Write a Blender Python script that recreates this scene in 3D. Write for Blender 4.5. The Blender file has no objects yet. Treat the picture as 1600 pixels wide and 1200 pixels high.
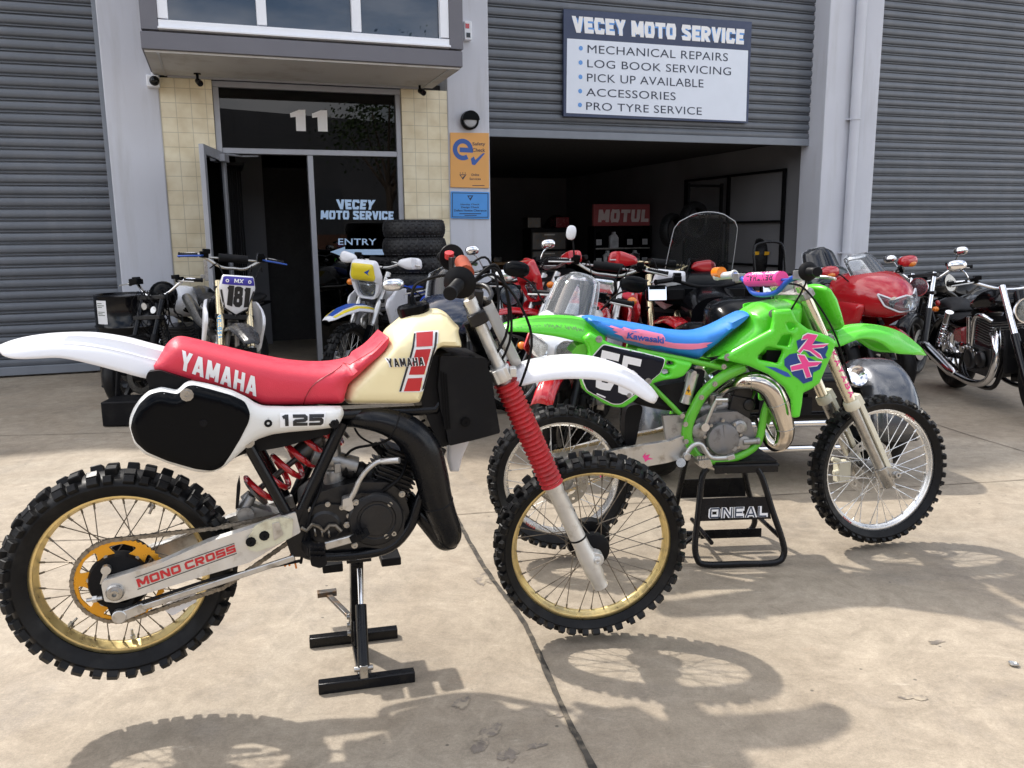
import bpy, bmesh, math, random
import numpy as np
from mathutils import Vector, Matrix
from mathutils.geometry import delaunay_2d_cdt
from mathutils.bvhtree import BVHTree
R = math.radians
sc = bpy.context.scene
COL = sc.collection
random.seed(7)

# ------------------------------------------------------------------ camera
H = 1.43
FOC = 1294.0
_p, _r = R(10.38), R(-0.5566)
_fw = Vector((0, math.cos(_p), -math.sin(_p)))
_up0 = Vector((0, math.sin(_p), math.cos(_p)))
_rt0 = Vector((1, 0, 0))
_rt = math.cos(_r)*_rt0 + math.sin(_r)*_up0
_up = -math.sin(_r)*_rt0 + math.cos(_r)*_up0
CAM = Vector((0, 0, H))
cd = bpy.data.cameras.new('camera'); cam = bpy.data.objects.new('camera', cd); COL.objects.link(cam)
mw = Matrix((_rt, _up, -_fw)).transposed().to_4x4(); mw.translation = CAM
cam.matrix_world = mw
cd.sensor_width = 36; cd.lens = FOC/1600*36; cd.clip_end = 2000; cd.clip_start = .05
sc.camera = cam

# ------------------------------------------------------------------ sky and sun
SUN_TO = Vector((-.58, .48, 1.0)).normalized()
SUN_EL = math.asin(SUN_TO.z)
w = bpy.data.worlds.new('World'); sc.world = w; w.use_nodes = True
nt = w.node_tree; nt.nodes.clear()
N = nt.nodes.new; LK = nt.links.new
out = N('ShaderNodeOutputWorld'); bg = N('ShaderNodeBackground')
sky = N('ShaderNodeTexSky'); sky.sky_type = 'NISHITA'; sky.sun_disc = False
sky.sun_elevation = SUN_EL; sky.sun_rotation = math.atan2(SUN_TO.x, SUN_TO.y)
sky.air_density = 1.0; sky.dust_density = 2.0
tc = N('ShaderNodeTexCoord')
mp = N('ShaderNodeMapping'); mp.inputs['Scale'].default_value = (1.3, 1.3, 3.2)
ns = N('ShaderNodeTexNoise'); ns.inputs['Scale'].default_value = 1.7; ns.inputs['Detail'].default_value = 7; ns.inputs['Roughness'].default_value = .58
rp = N('ShaderNodeValToRGB'); rp.color_ramp.elements[0].position = .41; rp.color_ramp.elements[1].position = .64
mx = N('ShaderNodeMix'); mx.data_type = 'RGBA'; mx.inputs['B'].default_value = (12.5, 12.4, 12.6, 1)
LK(tc.outputs['Generated'], mp.inputs['Vector']); LK(mp.outputs[0], ns.inputs['Vector'])
LK(ns.outputs['Fac'], rp.inputs[0]); LK(rp.outputs['Color'], mx.inputs['Factor'])
LK(sky.outputs[0], mx.inputs['A']); LK(mx.outputs['Result'], bg.inputs['Color'])
bg.inputs['Strength'].default_value = .15
LK(bg.outputs[0], out.inputs[0])
ld = bpy.data.lights.new('sun', 'SUN'); ld.energy = 3.25; ld.angle = R(1.4); ld.color = (1, .95, .88)
lo = bpy.data.objects.new('sun', ld); COL.objects.link(lo)
lo.rotation_euler = SUN_TO.to_track_quat('Z', 'Y').to_euler(); lo.location = (0, 0, 20)
sc.view_settings.view_transform = 'Standard'; sc.view_settings.look = 'None'
sc.view_settings.exposure = 0.54; sc.view_settings.gamma = 1
sc.cycles.max_bounces = 8; sc.cycles.transparent_max_bounces = 12
sc.cycles.sample_clamp_indirect = 6

# ------------------------------------------------------------------ materials
def mat(name, col, rough=.5, metal=0, dmap=None, coat=0, var=.08, vscale=6, bump=0, bscale=60, dirt=None, dscale=4, dlo=.52, dhi=.7, spec=.5, rvar=.12, emit=None, trans=0, sheen=0):
    m = bpy.data.materials.new(name); m.use_nodes = True
    t = m.node_tree; b = t.nodes['Principled BSDF']
    b.inputs['Roughness'].default_value = rough; b.inputs['Metallic'].default_value = metal
    b.inputs['Coat Weight'].default_value = coat; b.inputs['Coat Roughness'].default_value = .06
    b.inputs['Specular IOR Level'].default_value = spec
    if trans: b.inputs['Transmission Weight'].default_value = trans
    c = t.nodes.new('ShaderNodeTexCoord')
    n = t.nodes.new('ShaderNodeTexNoise'); n.inputs['Scale'].default_value = vscale; n.inputs['Detail'].default_value = 5
    t.links.new(c.outputs['Object'], n.inputs['Vector'])
    r = t.nodes.new('ShaderNodeValToRGB')
    r.color_ramp.elements[0].position = .3; r.color_ramp.elements[1].position = .7
    r.color_ramp.elements[0].color = [max(0, x*(1-var)) for x in col]+[1]
    r.color_ramp.elements[1].color = [min(1, x*(1+var)) for x in col]+[1]
    t.links.new(n.outputs['Fac'], r.inputs[0]); last = r.outputs['Color']
    if rvar:
        mr = t.nodes.new('ShaderNodeMapRange'); n3 = t.nodes.new('ShaderNodeTexNoise'); n3.inputs['Scale'].default_value = vscale*4; n3.inputs['Detail'].default_value = 4
        t.links.new(c.outputs['Object'], n3.inputs['Vector'])
        mr.inputs['From Min'].default_value = .3; mr.inputs['From Max'].default_value = .7
        mr.inputs['To Min'].default_value = max(.02, rough-rvar*.6*rough*2); mr.inputs['To Max'].default_value = min(1, rough+rvar)
        t.links.new(n3.outputs['Fac'], mr.inputs['Value']); t.links.new(mr.outputs[0], b.inputs['Roughness'])
    if dirt:
        n2 = t.nodes.new('ShaderNodeTexNoise'); n2.inputs['Scale'].default_value = dscale; n2.inputs['Detail'].default_value = 8; n2.inputs['Roughness'].default_value = .65
        if dmap:
            dm = t.nodes.new('ShaderNodeMapping'); dm.inputs['Scale'].default_value = dmap; t.links.new(c.outputs['Object'], dm.inputs[0]); t.links.new(dm.outputs[0], n2.inputs['Vector'])
        else: t.links.new(c.outputs['Object'], n2.inputs['Vector'])
        r2 = t.nodes.new('ShaderNodeValToRGB'); r2.color_ramp.elements[0].position = dlo; r2.color_ramp.elements[1].position = dhi
        mm = t.nodes.new('ShaderNodeMix'); mm.data_type = 'RGBA'; mm.inputs['B'].default_value = list(dirt)+[1]
        t.links.new(n2.outputs['Fac'], r2.inputs[0]); t.links.new(r2.outputs['Color'], mm.inputs['Factor'])
        t.links.new(last, mm.inputs['A']); last = mm.outputs['Result']
    t.links.new(last, b.inputs['Base Color'])
    if bump:
        n4 = t.nodes.new('ShaderNodeTexNoise'); n4.inputs['Scale'].default_value = bscale; n4.inputs['Detail'].default_value = 3
        t.links.new(c.outputs['Object'], n4.inputs['Vector'])
        bp = t.nodes.new('ShaderNodeBump'); bp.inputs['Strength'].default_value = bump; bp.inputs['Distance'].default_value = .004
        t.links.new(n4.outputs['Fac'], bp.inputs['Height']); t.links.new(bp.outputs[0], b.inputs['Normal'])
    if emit:
        b.inputs['Emission Color'].default_value = list(emit[:3])+[1]; b.inputs['Emission Strength'].default_value = emit[3]
    return m

def glassmat(name, tint, ior=1.5, rough=.0, gl=(1, 1, 1), body=None, bodyfac=0.0):
    m = bpy.data.materials.new(name); m.use_nodes = True
    t = m.node_tree; t.nodes.clear()
    o = t.nodes.new('ShaderNodeOutputMaterial'); tr = t.nodes.new('ShaderNodeBsdfTransparent'); tr.inputs[0].default_value = list(tint)+[1]
    g = t.nodes.new('ShaderNodeBsdfGlossy'); g.inputs['Roughness'].default_value = rough; g.inputs['Color'].default_value = list(gl)+[1]
    fr = t.nodes.new('ShaderNodeFresnel'); fr.inputs['IOR'].default_value = ior
    mxs = t.nodes.new('ShaderNodeMixShader')
    base = tr.outputs[0]
    if body:
        df = t.nodes.new('ShaderNodeBsdfDiffuse'); df.inputs[0].default_value = list(body)+[1]
        m0 = t.nodes.new('ShaderNodeMixShader'); m0.inputs[0].default_value = bodyfac
        t.links.new(tr.outputs[0], m0.inputs[1]); t.links.new(df.outputs[0], m0.inputs[2]); base = m0.outputs[0]
    t.links.new(fr.outputs[0], mxs.inputs[0]); t.links.new(base, mxs.inputs[1]); t.links.new(g.outputs[0], mxs.inputs[2])
    t.links.new(mxs.outputs[0], o.inputs[0])
    return m

M = {}
def defmats():
    M['rubber'] = mat('rubber', (.006, .006, .0065), .4, bump=.12, bscale=90, dirt=(.016, .0155, .015), dscale=9, rvar=.2, spec=.22)
    M['black_plastic'] = mat('black_plastic', (.003, .0035, .0045), .12, var=.15, spec=.09)
    M['black_matt'] = mat('black_matt', (.005, .005, .006), .5, var=.2, spec=.16, dirt=(.012, .0115, .011), dscale=12)
    M['black_paint'] = mat('black_paint', (.004, .0045, .006), .2, spec=.28, dirt=(.011, .0105, .01), dscale=10)
    M['engine_black'] = mat('engine_black', (.008, .008, .009), .34, var=.3, spec=.4, bump=.15, bscale=200, dirt=(.022, .02, .018), dscale=14)
    M['alloy'] = mat('alloy', (.55, .545, .53), .32, metal=.9, var=.1, vscale=14, dirt=(.3, .28, .25), dscale=16)
    M['cast_alloy'] = mat('cast_alloy', (.36, .355, .345), .42, metal=.8, var=.15, bump=.12, bscale=220, dirt=(.14, .13, .12), dscale=18)
    M['dull_alloy'] = mat('dull_alloy', (.66, .65, .62), .4, metal=.65, var=.08, vscale=20, dirt=(.44, .41, .36), dscale=22, dlo=.55, dhi=.75)
    M['chrome'] = mat('chrome', (.82, .82, .83), .07, metal=1, var=.03, rvar=.06)
    M['steel'] = mat('steel', (.42, .41, .39), .28, metal=1, var=.15, vscale=30)
    M['chain'] = mat('chain', (.24, .215, .18), .34, metal=.85, var=.3, vscale=120)
    M['gold_rim'] = mat('gold_rim', (.84, .66, .3), .3, metal=.82, var=.08, vscale=12, dirt=(.5, .4, .22), dscale=14)
    M['silver_rim'] = mat('silver_rim', (.78, .78, .77), .24, metal=.85, var=.05, vscale=12)
    M['orange_anod'] = mat('orange_anod', (.72, .34, .025), .3, metal=.55, var=.08)
    M['red_seat'] = mat('red_seat', (.66, .035, .065), .42, var=.06, bump=.25, bscale=350, vscale=9)
    M['red_rubber'] = mat('red_rubber', (.45, .016, .02), .45, var=.12, vscale=14, dirt=(.3, .03, .03), dscale=20)
    M['cream'] = mat('cream', (.88, .77, .46), .3, var=.03, coat=.2, vscale=4)
    M['white_plastic'] = mat('white_plastic', (.76, .76, .78), .3, var=.025, coat=.15, vscale=4)
    M['old_white'] = mat('old_white', (.72, .72, .69), .34, var=.05, coat=.1, dirt=(.42, .36, .26), dscale=8, dlo=.62, dhi=.85)
    M['buffer_white'] = mat('buffer_white', (.6, .57, .42), .4, var=.1, dirt=(.35, .3, .2), dscale=20)
    M['kx_green'] = mat('kx_green', (.1, .62, .025), .26, var=.06, coat=.25, vscale=5)
    M['frame_green'] = mat('frame_green', (.1, .45, .02), .3, var=.08, coat=.3, dirt=(.06, .2, .03), dscale=14, dlo=.6, dhi=.8)
    M['blue_seat'] = mat('blue_seat', (.018, .2, .62), .42, var=.06, bump=.2, bscale=350)
    M['pink'] = mat('pink', (.82, .06, .27), .4, var=.06)
    M['soft_pink'] = mat('soft_pink', (.8, .2, .33), .42, var=.08)
    M['deep_blue'] = mat('deep_blue', (.01, .045, .22), .35, var=.1)
    M['mid_blue'] = mat('mid_blue', (.02, .08, .38), .35, var=.1)
    M['navy_panel'] = mat('navy_panel', (.006, .008, .016), .14, spec=.22, var=.1)
    M['ink_white'] = mat('ink_white', (.82, .82, .82), .4, var=.02)
    M['ink_black'] = mat('ink_black', (.012, .012, .014), .4, var=.05)
    M['ink_red'] = mat('ink_red', (.5, .02, .025), .38, var=.05)
    M['ink_grey'] = mat('ink_grey', (.1, .14, .09), .5, var=.1)
    M['gold_tube'] = mat('gold_tube', (.72, .6, .38), .2, metal=.9, var=.05)
    M['champagne'] = mat('champagne', (.74, .68, .54), .2, metal=.85, var=.05)
    M['engine_grey'] = mat('engine_grey', (.2, .2, .205), .36, metal=.6, var=.2, bump=.12, bscale=220, dirt=(.09, .085, .08), dscale=18)
    M['board_black'] = mat('board_black', (.002, .0025, .0035), .1, var=.15, spec=.11)
    M['guard_white'] = mat('guard_white', (.68, .64, .5), .38, var=.05)
    M['red_paint'] = mat('red_paint', (.48, .012, .018), .16, coat=.8, var=.04)
    M['dark_red'] = mat('dark_red', (.22, .008, .014), .2, coat=.7, var=.06)
    M['gloss_black'] = mat('gloss_black', (.004, .004, .005), .08, spec=.35, var=.05)
    M['grey_metallic'] = mat('grey_metallic', (.085, .09, .1), .25, metal=.6, coat=.8, var=.06)
    M['dark_green'] = mat('dark_green', (.006, .02, .018), .16, coat=.8, var=.06)
    M['dark_blue'] = mat('dark_blue', (.012, .02, .045), .16, coat=.8, var=.06)
    M['white_paint'] = mat('white_paint', (.74, .75, .77), .18, coat=.6, var=.02)
    M['yellow_plastic'] = mat('yellow_plastic', (.78, .62, .03), .32, var=.04)
    M['blue_plastic'] = mat('blue_plastic', (.015, .06, .42), .3, var=.08)
    M['purple_blue'] = mat('purple_blue', (.04, .03, .3), .35, var=.08)
    M['light_blue'] = mat('light_blue', (.08, .38, .7), .35, var=.05)
    M['orange_lens'] = mat('orange_lens', (.75, .2, .01), .18, coat=.5, var=.05)
    M['red_lens'] = mat('red_lens', (.3, .01, .01), .15, coat=.6, var=.05)
    M['mirror'] = mat('mirror', (.85, .87, .9), .02, metal=1, var=0, rvar=0)
    M['reflector'] = mat('reflector', (.75, .76, .78), .12, metal=.9, var=.2, vscale=40)
    M['fender_grey'] = mat('fender_grey', (.03, .03, .033), .22, var=.4, vscale=9, spec=.3, dirt=(.3, .3, .31), dscale=6, dlo=.63, dhi=.66)
    M['headlamp_glass'] = glassmat('headlamp_glass', (.75, .78, .8), 1.5)
    M['clear_screen'] = glassmat('clear_screen', (.8, .82, .83), 1.55, body=(.6, .62, .64), bodyfac=.16)
    M['smoked_screen'] = glassmat('smoked_screen', (.25, .26, .27), 1.5, body=(.03, .03, .035), bodyfac=.2)
    M['tour_screen'] = glassmat('tour_screen', (.82, .84, .85), 1.25, body=(.3, .3, .3), bodyfac=.04)
    M['screen_edge'] = mat('screen_edge', (.5, .52, .54), .2, var=.05)
    M['vinyl_black'] = mat('vinyl_black', (.008, .008, .009), .45, spec=.3, bump=.2, bscale=300, var=.15)
    M['carbon_steel'] = mat('carbon_steel', (.12, .115, .11), .4, metal=.8, var=.2, dirt=(.2, .12, .06), dscale=20)
    M['spoke_dark'] = mat('spoke_dark', (.18, .155, .125), .4, metal=.8, var=.2)
    M['yellow_sticker'] = mat('yellow_sticker', (.8, .42, .02), .4, var=.04)
    M['bronze_pad'] = mat('bronze_pad', (.36, .07, .03), .35, metal=.2, var=.2)
defmats()

# ------------------------------------------------------------------ frames: a thing's own axes (x forward, y away from the camera side, z up)
class Frame:
    def __init__(s, m):
        s.m = m; s.i = m.inverted()
        s.o = s.i @ CAM; s.rot = s.i.to_3x3()
    def P(s, px, py, off=0.0):
        d = s.rot @ (_fw*FOC + _rt*(px-800) - _up*(py-600))
        t = (-off - s.o.y)/d.y
        q = s.o + d*t
        return (q.x, q.z)
    def PP(s, pts, off=0.0):
        return [s.P(a[0], a[1], a[2] if len(a) > 2 else off) for a in pts]
    def P3(s, px, py, off=0.0):
        x, z = s.P(px, py, off); return Vector((x, -off, z))
    def PZ(s, px, py, z):
        d = s.rot @ (_fw*FOC + _rt*(px-800) - _up*(py-600))
        t = (z - s.o.z)/d.z
        return s.o + d*t
def frame(x, y, deg, z=0):
    return Frame(Matrix.Translation((x, y, z)) @ Matrix.Rotation(R(deg), 4, 'Z'))
WORLD = Frame(Matrix.Identity(4))
def ground(px, py, z=0): return WORLD.PZ(px, py, z)

# ------------------------------------------------------------------ curves
def cat(pts, n=6, closed=False):
    """Catmull-Rom through pts (tuples of any dimension)."""
    P = [np.array(p, float) for p in pts]; L = len(P); o = []
    rng = range(L) if closed else range(L-1)
    for i in rng:
        if closed: a, b, c, d = P[(i-1) % L], P[i], P[(i+1) % L], P[(i+2) % L]
        else:
            b, c = P[i], P[i+1]
            a = P[i-1] if i > 0 else 2*b-c
            d = P[i+2] if i+2 < L else 2*c-b
        for k in range(n):
            t = k/n
            o.append(.5*((2*b)+(-a+c)*t+(2*a-5*b+4*c-d)*t*t+(-a+3*b-3*c+d)*t**3))
    if not closed: o.append(P[-1])
    return [tuple(float(q) for q in p) for p in o]
def rounded(pts, r=.01, n=4):
    """Polygon with each corner cut to a small arc; a point may carry its own radius as third value."""
    o = []; L = len(pts)
    for i in range(L):
        p = np.array(pts[i][:2], float); a = np.array(pts[i-1][:2], float); b = np.array(pts[(i+1) % L][:2], float)
        rr = pts[i][2] if len(pts[i]) > 2 else r
        la, lb = np.linalg.norm(a-p), np.linalg.norm(b-p)
        q = min(rr, la*.45, lb*.45)
        if q < 1e-5: o.append(tuple(p)); continue
        s = p+(a-p)/la*q; e = p+(b-p)/lb*q
        for k in range(n+1):
            t = k/n; o.append(tuple((1-t)**2*s+2*t*(1-t)*p+t*t*e))
    return o
def dense(pts, step):
    o = []; L = len(pts)
    for i in range(L):
        a = np.array(pts[i]); b = np.array(pts[(i+1) % L]); n = max(1, int(np.ceil(np.linalg.norm(b-a)/step)))
        for k in range(n): o.append(tuple(a+(b-a)*k/n))
    return o
def inside(P, poly):
    P = np.asarray(P); x, y = P[:, 0], P[:, 1]; r = np.zeros(len(P), bool); n = len(poly)
    for i in range(n):
        x1, y1 = poly[i]; x2, y2 = poly[(i+1) % n]
        if y1 == y2: continue
        c = ((y1 > y) != (y2 > y)) & (x < (x2-x1)*(y-y1)/(y2-y1)+x1); r ^= c
    return r
def edist(P, polys):
    P = np.asarray(P); d = np.full(len(P), 1e9)
    for poly in polys:
        A = np.array(poly); B = np.roll(A, -1, 0); AB = B-A; L2 = (AB**2).sum(1)+1e-18
        for k in range(0, len(P), 400):
            q = P[k:k+400]; t = np.clip(((q[:, None]-A)*AB).sum(2)/L2, 0, 1)
            dd = np.sqrt((((q[:, None]-A-t[..., None]*AB))**2).sum(2)).min(1); d[k:k+400] = np.minimum(d[k:k+400], dd)
    return d
def circle(cx, cz, r, n=24, a0=0): return [(cx+r*math.cos(a0+2*math.pi*k/n), cz+r*math.sin(a0+2*math.pi*k/n)) for k in range(n)]

def tri2d(outline, holes=(), grid=None, rings=()):
    polys = [outline]+list(holes)
    pts = [tuple(p) for q in polys for p in q]; edges = []; k = 0
    for q in polys:
        n = len(q); edges += [(k+i, k+(i+1) % n) for i in range(n)]; k += n
    extra = []
    A = np.array(outline); area = .5*np.sum(A[:, 0]*np.roll(A[:, 1], -1)-np.roll(A[:, 0], -1)*A[:, 1])
    for d in rings:
        c = []
        for qi, q in enumerate(polys):
            Q = np.array(q); T = np.roll(Q, -1, 0)-np.roll(Q, 1, 0); T /= np.linalg.norm(T, axis=1)[:, None]+1e-12
            a2 = .5*np.sum(Q[:, 0]*np.roll(Q[:, 1], -1)-np.roll(Q[:, 0], -1)*Q[:, 1])
            sg = (1 if a2 > 0 else -1)*(1 if qi == 0 else -1)
            c += [tuple(p) for p in Q+d*sg*np.stack([-T[:, 1], T[:, 0]], 1)]
        if c:
            m = inside(c, outline)
            for h in holes: m &= ~inside(c, h)
            m &= edist(c, polys) > d*.93
            extra += [c[i] for i in np.where(m)[0]]
    if grid:
        lo, hi = A.min(0), A.max(0); xs = np.arange(lo[0]+grid/2, hi[0], grid); zs = np.arange(lo[1]+grid/2, hi[1], grid)
        if len(xs) and len(zs):
            G = np.array([(x+(grid*.5 if j % 2 else 0), z) for j, z in enumerate(zs) for x in xs]); m = inside(G, outline)
            for h in holes: m &= ~inside(G, h)
            G = G[m]
            if len(G):
                mn = max([grid*.5]+[rings[-1]+grid*.4] if rings else [grid*.5])
                G = G[edist(G, polys) > mn]; extra += [tuple(p) for p in G]
    vs = [Vector(p) for p in pts+extra]
    r = delaunay_2d_cdt(vs, edges, [], 0, 1e-7)
    V = np.array([(v.x, v.y) for v in r[0]]); F = [f for f in r[2]]
    C = np.array([V[list(f)].mean(0) for f in F]); m = inside(C, outline)
    for h in holes: m &= ~inside(C, h)
    return V, [F[i] for i in np.where(m)[0]]

# ------------------------------------------------------------------ mesh builder
SPLIT = {'panel_bolt', 'cover_bolt', 'rim_lock', 'guide_bolt', 'shroud_bolt', 'frame_bolt', 'sprocket_bolt', 'post_bolt', 'bullet_mark', 'guide_rail', 'dash_panel', 'mirror_indicator', 'tie_end', 'tool', 'pier', 'bracket_cup', 'weld_seam', 'pinstripe', 'stripe_block', 'stripe_edge', 'plate_mark', 'race_number', 'water_pump', 'chain_adjuster', 'splash_decal', 'upright', 'engine_trim'}
class MB:
    def __init__(s): s.v = []; s.f = []; s.mi = []; s.cur = 0
    def add(s, vs, fs):
        k = len(s.v); s.v += [tuple(v) for v in vs]; s.f += [tuple(k+i for i in f) for f in fs]; s.mi += [s.cur]*len(fs); return s
    def use(s, i): s.cur = i; return s
    def box(s, c, size, rot=None):
        hx, hy, hz = [q/2 for q in size]; vs = [Vector((a*hx, b*hy, d*hz)) for a in (-1, 1) for b in (-1, 1) for d in (-1, 1)]
        if rot is not None: vs = [rot @ v for v in vs]
        vs = [v+Vector(c) for v in vs]
        return s.add(vs, [(0, 1, 3, 2), (4, 6, 7, 5), (0, 4, 5, 1), (2, 3, 7, 6), (0, 2, 6, 4), (1, 5, 7, 3)])
    def bar(s, a, b, wy, wz, up=(0, 0, 1)):
        a, b = Vector(a), Vector(b); d = b-a; x = d.normalized(); u = Vector(up); y = u.cross(x)
        if y.length < 1e-4: y = Vector((0, 1, 0)).cross(x)
        y.normalize(); z = x.cross(y); m = Matrix((x, y, z)).transposed()
        return s.box((a+b)/2, (d.length, wy, wz), m)
    def tube(s, pts, r, n=10, caps=True, sq=None, hollow=False):
        P = [Vector(p) for p in pts]; L = len(P)
        rs = r if isinstance(r, (list, tuple)) else [r]*L
        T = [(P[min(i+1, L-1)]-P[max(i-1, 0)]).normalized() for i in range(L)]
        u = T[0].orthogonal().normalized(); vs = []; fs = []
        for i in range(L):
            if i: u = (u-T[i]*u.dot(T[i])); u = u.normalized() if u.length > 1e-6 else T[i].orthogonal().normalized()
            w_ = T[i].cross(u)
            for k in range(n):
                a = 2*math.pi*k/n; vs.append(P[i]+rs[i]*(math.cos(a)*u+math.sin(a)*w_))
        for i in range(L-1):
            for k in range(n): fs.append((i*n+k, i*n+(k+1) % n, (i+1)*n+(k+1) % n, (i+1)*n+k))
        if caps: fs.append(tuple(range(n))[::-1]); fs.append(tuple((L-1)*n+k for k in range(n)))
        return s.add(vs, fs)
    def lathe(s, prof, c, axis=(0, 1, 0), n=32, closed=False, up=None, caps=True):
        """prof: list of (radius, along axis)."""
        ax = Vector(axis).normalized(); u = Vector(up) if up else ax.orthogonal().normalized(); w_ = ax.cross(u); c = Vector(c); L = len(prof); vs = []
        for r, h in prof:
            r, h = float(r), float(h)
            for k in range(n):
                a = 2*math.pi*k/n; vs.append(c+ax*h+r*(math.cos(a)*u+math.sin(a)*w_))
        fs = []
        for i in range(L if closed else L-1):
            j = (i+1) % L
            for k in range(n): fs.append((i*n+k, i*n+(k+1) % n, j*n+(k+1) % n, j*n+k))
        prof = [(float(a), float(b)) for a, b in prof]
        if not closed and caps:
            if prof[0][0] > 1e-6: fs.append(tuple(range(n))[::-1])
            if prof[-1][0] > 1e-6: fs.append(tuple((L-1)*n+k for k in range(n)))
        return s.add(vs, fs)
    def ell(s, c, r, rot=None, n=16, m=10, e=1.0):
        vs = []; fs = []; c = Vector(c)
        def sp(v): return math.copysign(abs(v)**e, v)
        for i in range(m+1):
            th = math.pi*i/m
            for k in range(n):
                ph = 2*math.pi*k/n
                q = Vector((r[0]*sp(math.sin(th))*sp(math.cos(ph)), r[1]*sp(math.sin(th))*sp(math.sin(ph)), r[2]*sp(math.cos(th))))
                if rot is not None: q = rot @ q
                vs.append(c+q)
        for i in range(m):
            for k in range(n): fs.append((i*n+k, (i+1)*n+k, (i+1)*n+(k+1) % n, i*n+(k+1) % n))
        return s.add(vs, fs)
    def slab(s, outline, y0, y1, holes=()):
        """flat outline in x,z given thickness from y0 to y1."""
        V_, F = tri2d(outline, holes); n = len(V_)
        s.add([(p[0], y0, p[1]) for p in V_]+[(p[0], y1, p[1]) for p in V_], [tuple(f) for f in F]+[tuple(n+i for i in f[::-1]) for f in F])
        for q in [outline]+list(holes):
            m = len(q); s.add([(p[0], y0, p[1]) for p in q]+[(p[0], y1, p[1]) for p in q], [(i, (i+1) % m, m+(i+1) % m, m+i) for i in range(m)])
        return s
    def puff(s, outline, width, r, y=0.0, holes=(), grid=.025, both=True, back=None, exp=.5, edge=0.0, step=.012, nr=4):
        """rounded body: side outline x,z swollen sideways; width is a number or a function (x,z)."""
        o = dense(outline, step); hs = [dense(h, step) for h in holes]
        rings = [r*(1-math.cos(math.pi/2*(k+1)/nr)) for k in range(nr)]
        rings = [d for d in rings if d > .0012]
        V_, F = tri2d(o, hs, grid, rings)
        d = edist(V_, [o]+hs); d[d < 1e-6] = 0
        q = np.clip(d/r, 0, 1); pr = (1-(1-q)**2)**exp
        W = np.array([width(p[0], p[1]) for p in V_]) if callable(width) else np.full(len(V_), width)
        Y = np.array([y(p[0], p[1]) for p in V_]) if callable(y) else np.full(len(V_), y)
        if callable(edge): edge = np.array([edge(p[0], p[1]) for p in V_])
        hgt = (W-edge)*pr
        front = Y-edge-hgt
        n = len(V_); vs = [(V_[i][0], front[i], V_[i][1]) for i in range(n)]; fs = [tuple(f) for f in F]
        if both: bk = Y+edge+hgt
        else: bk = Y+(back if back is not None else 0)
        vs += [(V_[i][0], bk[i], V_[i][1]) for i in range(n)]; fs += [tuple(n+i for i in f[::-1]) for f in F]
        key = {(round(p[0], 6), round(p[1], 6)): i for i, p in enumerate(V_)}
        for qd in [o]+hs:
            ids = [key.get((round(p[0], 6), round(p[1], 6))) for p in qd]
            ids = [i for i in ids if i is not None]
            m = len(ids); fs += [(ids[i], ids[(i+1) % m], n+ids[(i+1) % m], n+ids[i]) for i in range(m)]
        return s.add(vs, fs)
    def loft(s, secs, closed=True, caps=True):
        n = len(secs[0]); vs = [p for q in secs for p in q]; fs = []
        for i in range(len(secs)-1):
            for k in range(n if closed else n-1): fs.append((i*n+k, i*n+(k+1) % n, (i+1)*n+(k+1) % n, (i+1)*n+k))
        if caps and closed: fs.append(tuple(range(n))[::-1]); fs.append(tuple((len(secs)-1)*n+k for k in range(n)))
        return s.add(vs, fs)
    def islands(s):
        par = list(range(len(s.v)))
        def fd(i):
            while par[i] != i: par[i] = par[par[i]]; i = par[i]
            return i
        for f in s.f:
            a = fd(f[0])
            for i in f[1:]: par[fd(i)] = a
        g_ = {}
        for k, f in enumerate(s.f): g_.setdefault(fd(f[0]), []).append(k)
        o = []
        for fs in g_.values():
            q = MB(); mp_ = {}
            for k in fs:
                for i in s.f[k]:
                    if i not in mp_: mp_[i] = len(q.v); q.v.append(s.v[i])
                q.f.append(tuple(mp_[i] for i in s.f[k])); q.mi.append(s.mi[k])
            o.append(q)
        return o
    def build(s, name, mats, parent=None, smooth=40, bevel=0, xf=None, solid=0, sub=0, merge=True):
        if name in SPLIT:
            q = s.islands()
            if len(q) > 1: return [a.build_one(name, mats, parent, smooth, bevel, xf, solid, sub, merge) for a in q][0]
        return s.build_one(name, mats, parent, smooth, bevel, xf, solid, sub, merge)
    def build_one(s, name, mats, parent=None, smooth=40, bevel=0, xf=None, solid=0, sub=0, merge=True):
        me = bpy.data.meshes.new(name); vs = s.v
        if xf is not None: vs = [tuple(xf @ Vector(v)) for v in vs]
        me.from_pydata(vs, [], s.f)
        if not isinstance(mats, (list, tuple)): mats = [mats]
        for m in mats: me.materials.append(M[m] if isinstance(m, str) else m)
        me.polygons.foreach_set('material_index', s.mi)
        bm = bmesh.new(); bm.from_mesh(me)
        if merge: bmesh.ops.remove_doubles(bm, verts=bm.verts, dist=2e-5)
        bmesh.ops.recalc_face_normals(bm, faces=bm.faces); bm.to_mesh(me); bm.free()
        if smooth:
            me.polygons.foreach_set('use_smooth', [True]*len(me.polygons)); me.set_sharp_from_angle(angle=R(smooth))
        else: me.polygons.foreach_set('use_smooth', [False]*len(me.polygons))
        me.update()
        o = bpy.data.objects.new(name, me); COL.objects.link(o)
        if parent is not None: o.parent = parent
        if solid:
            q = o.modifiers.new('solid', 'SOLIDIFY'); q.thickness = solid; q.offset = 0
        if sub:
            q = o.modifiers.new('sub', 'SUBSURF'); q.levels = sub; q.render_levels = sub
        if bevel:
            q = o.modifiers.new('bevel', 'BEVEL'); q.width = bevel; q.segments = 2; q.limit_method = 'ANGLE'; q.angle_limit = R(35)
        return o

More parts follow.
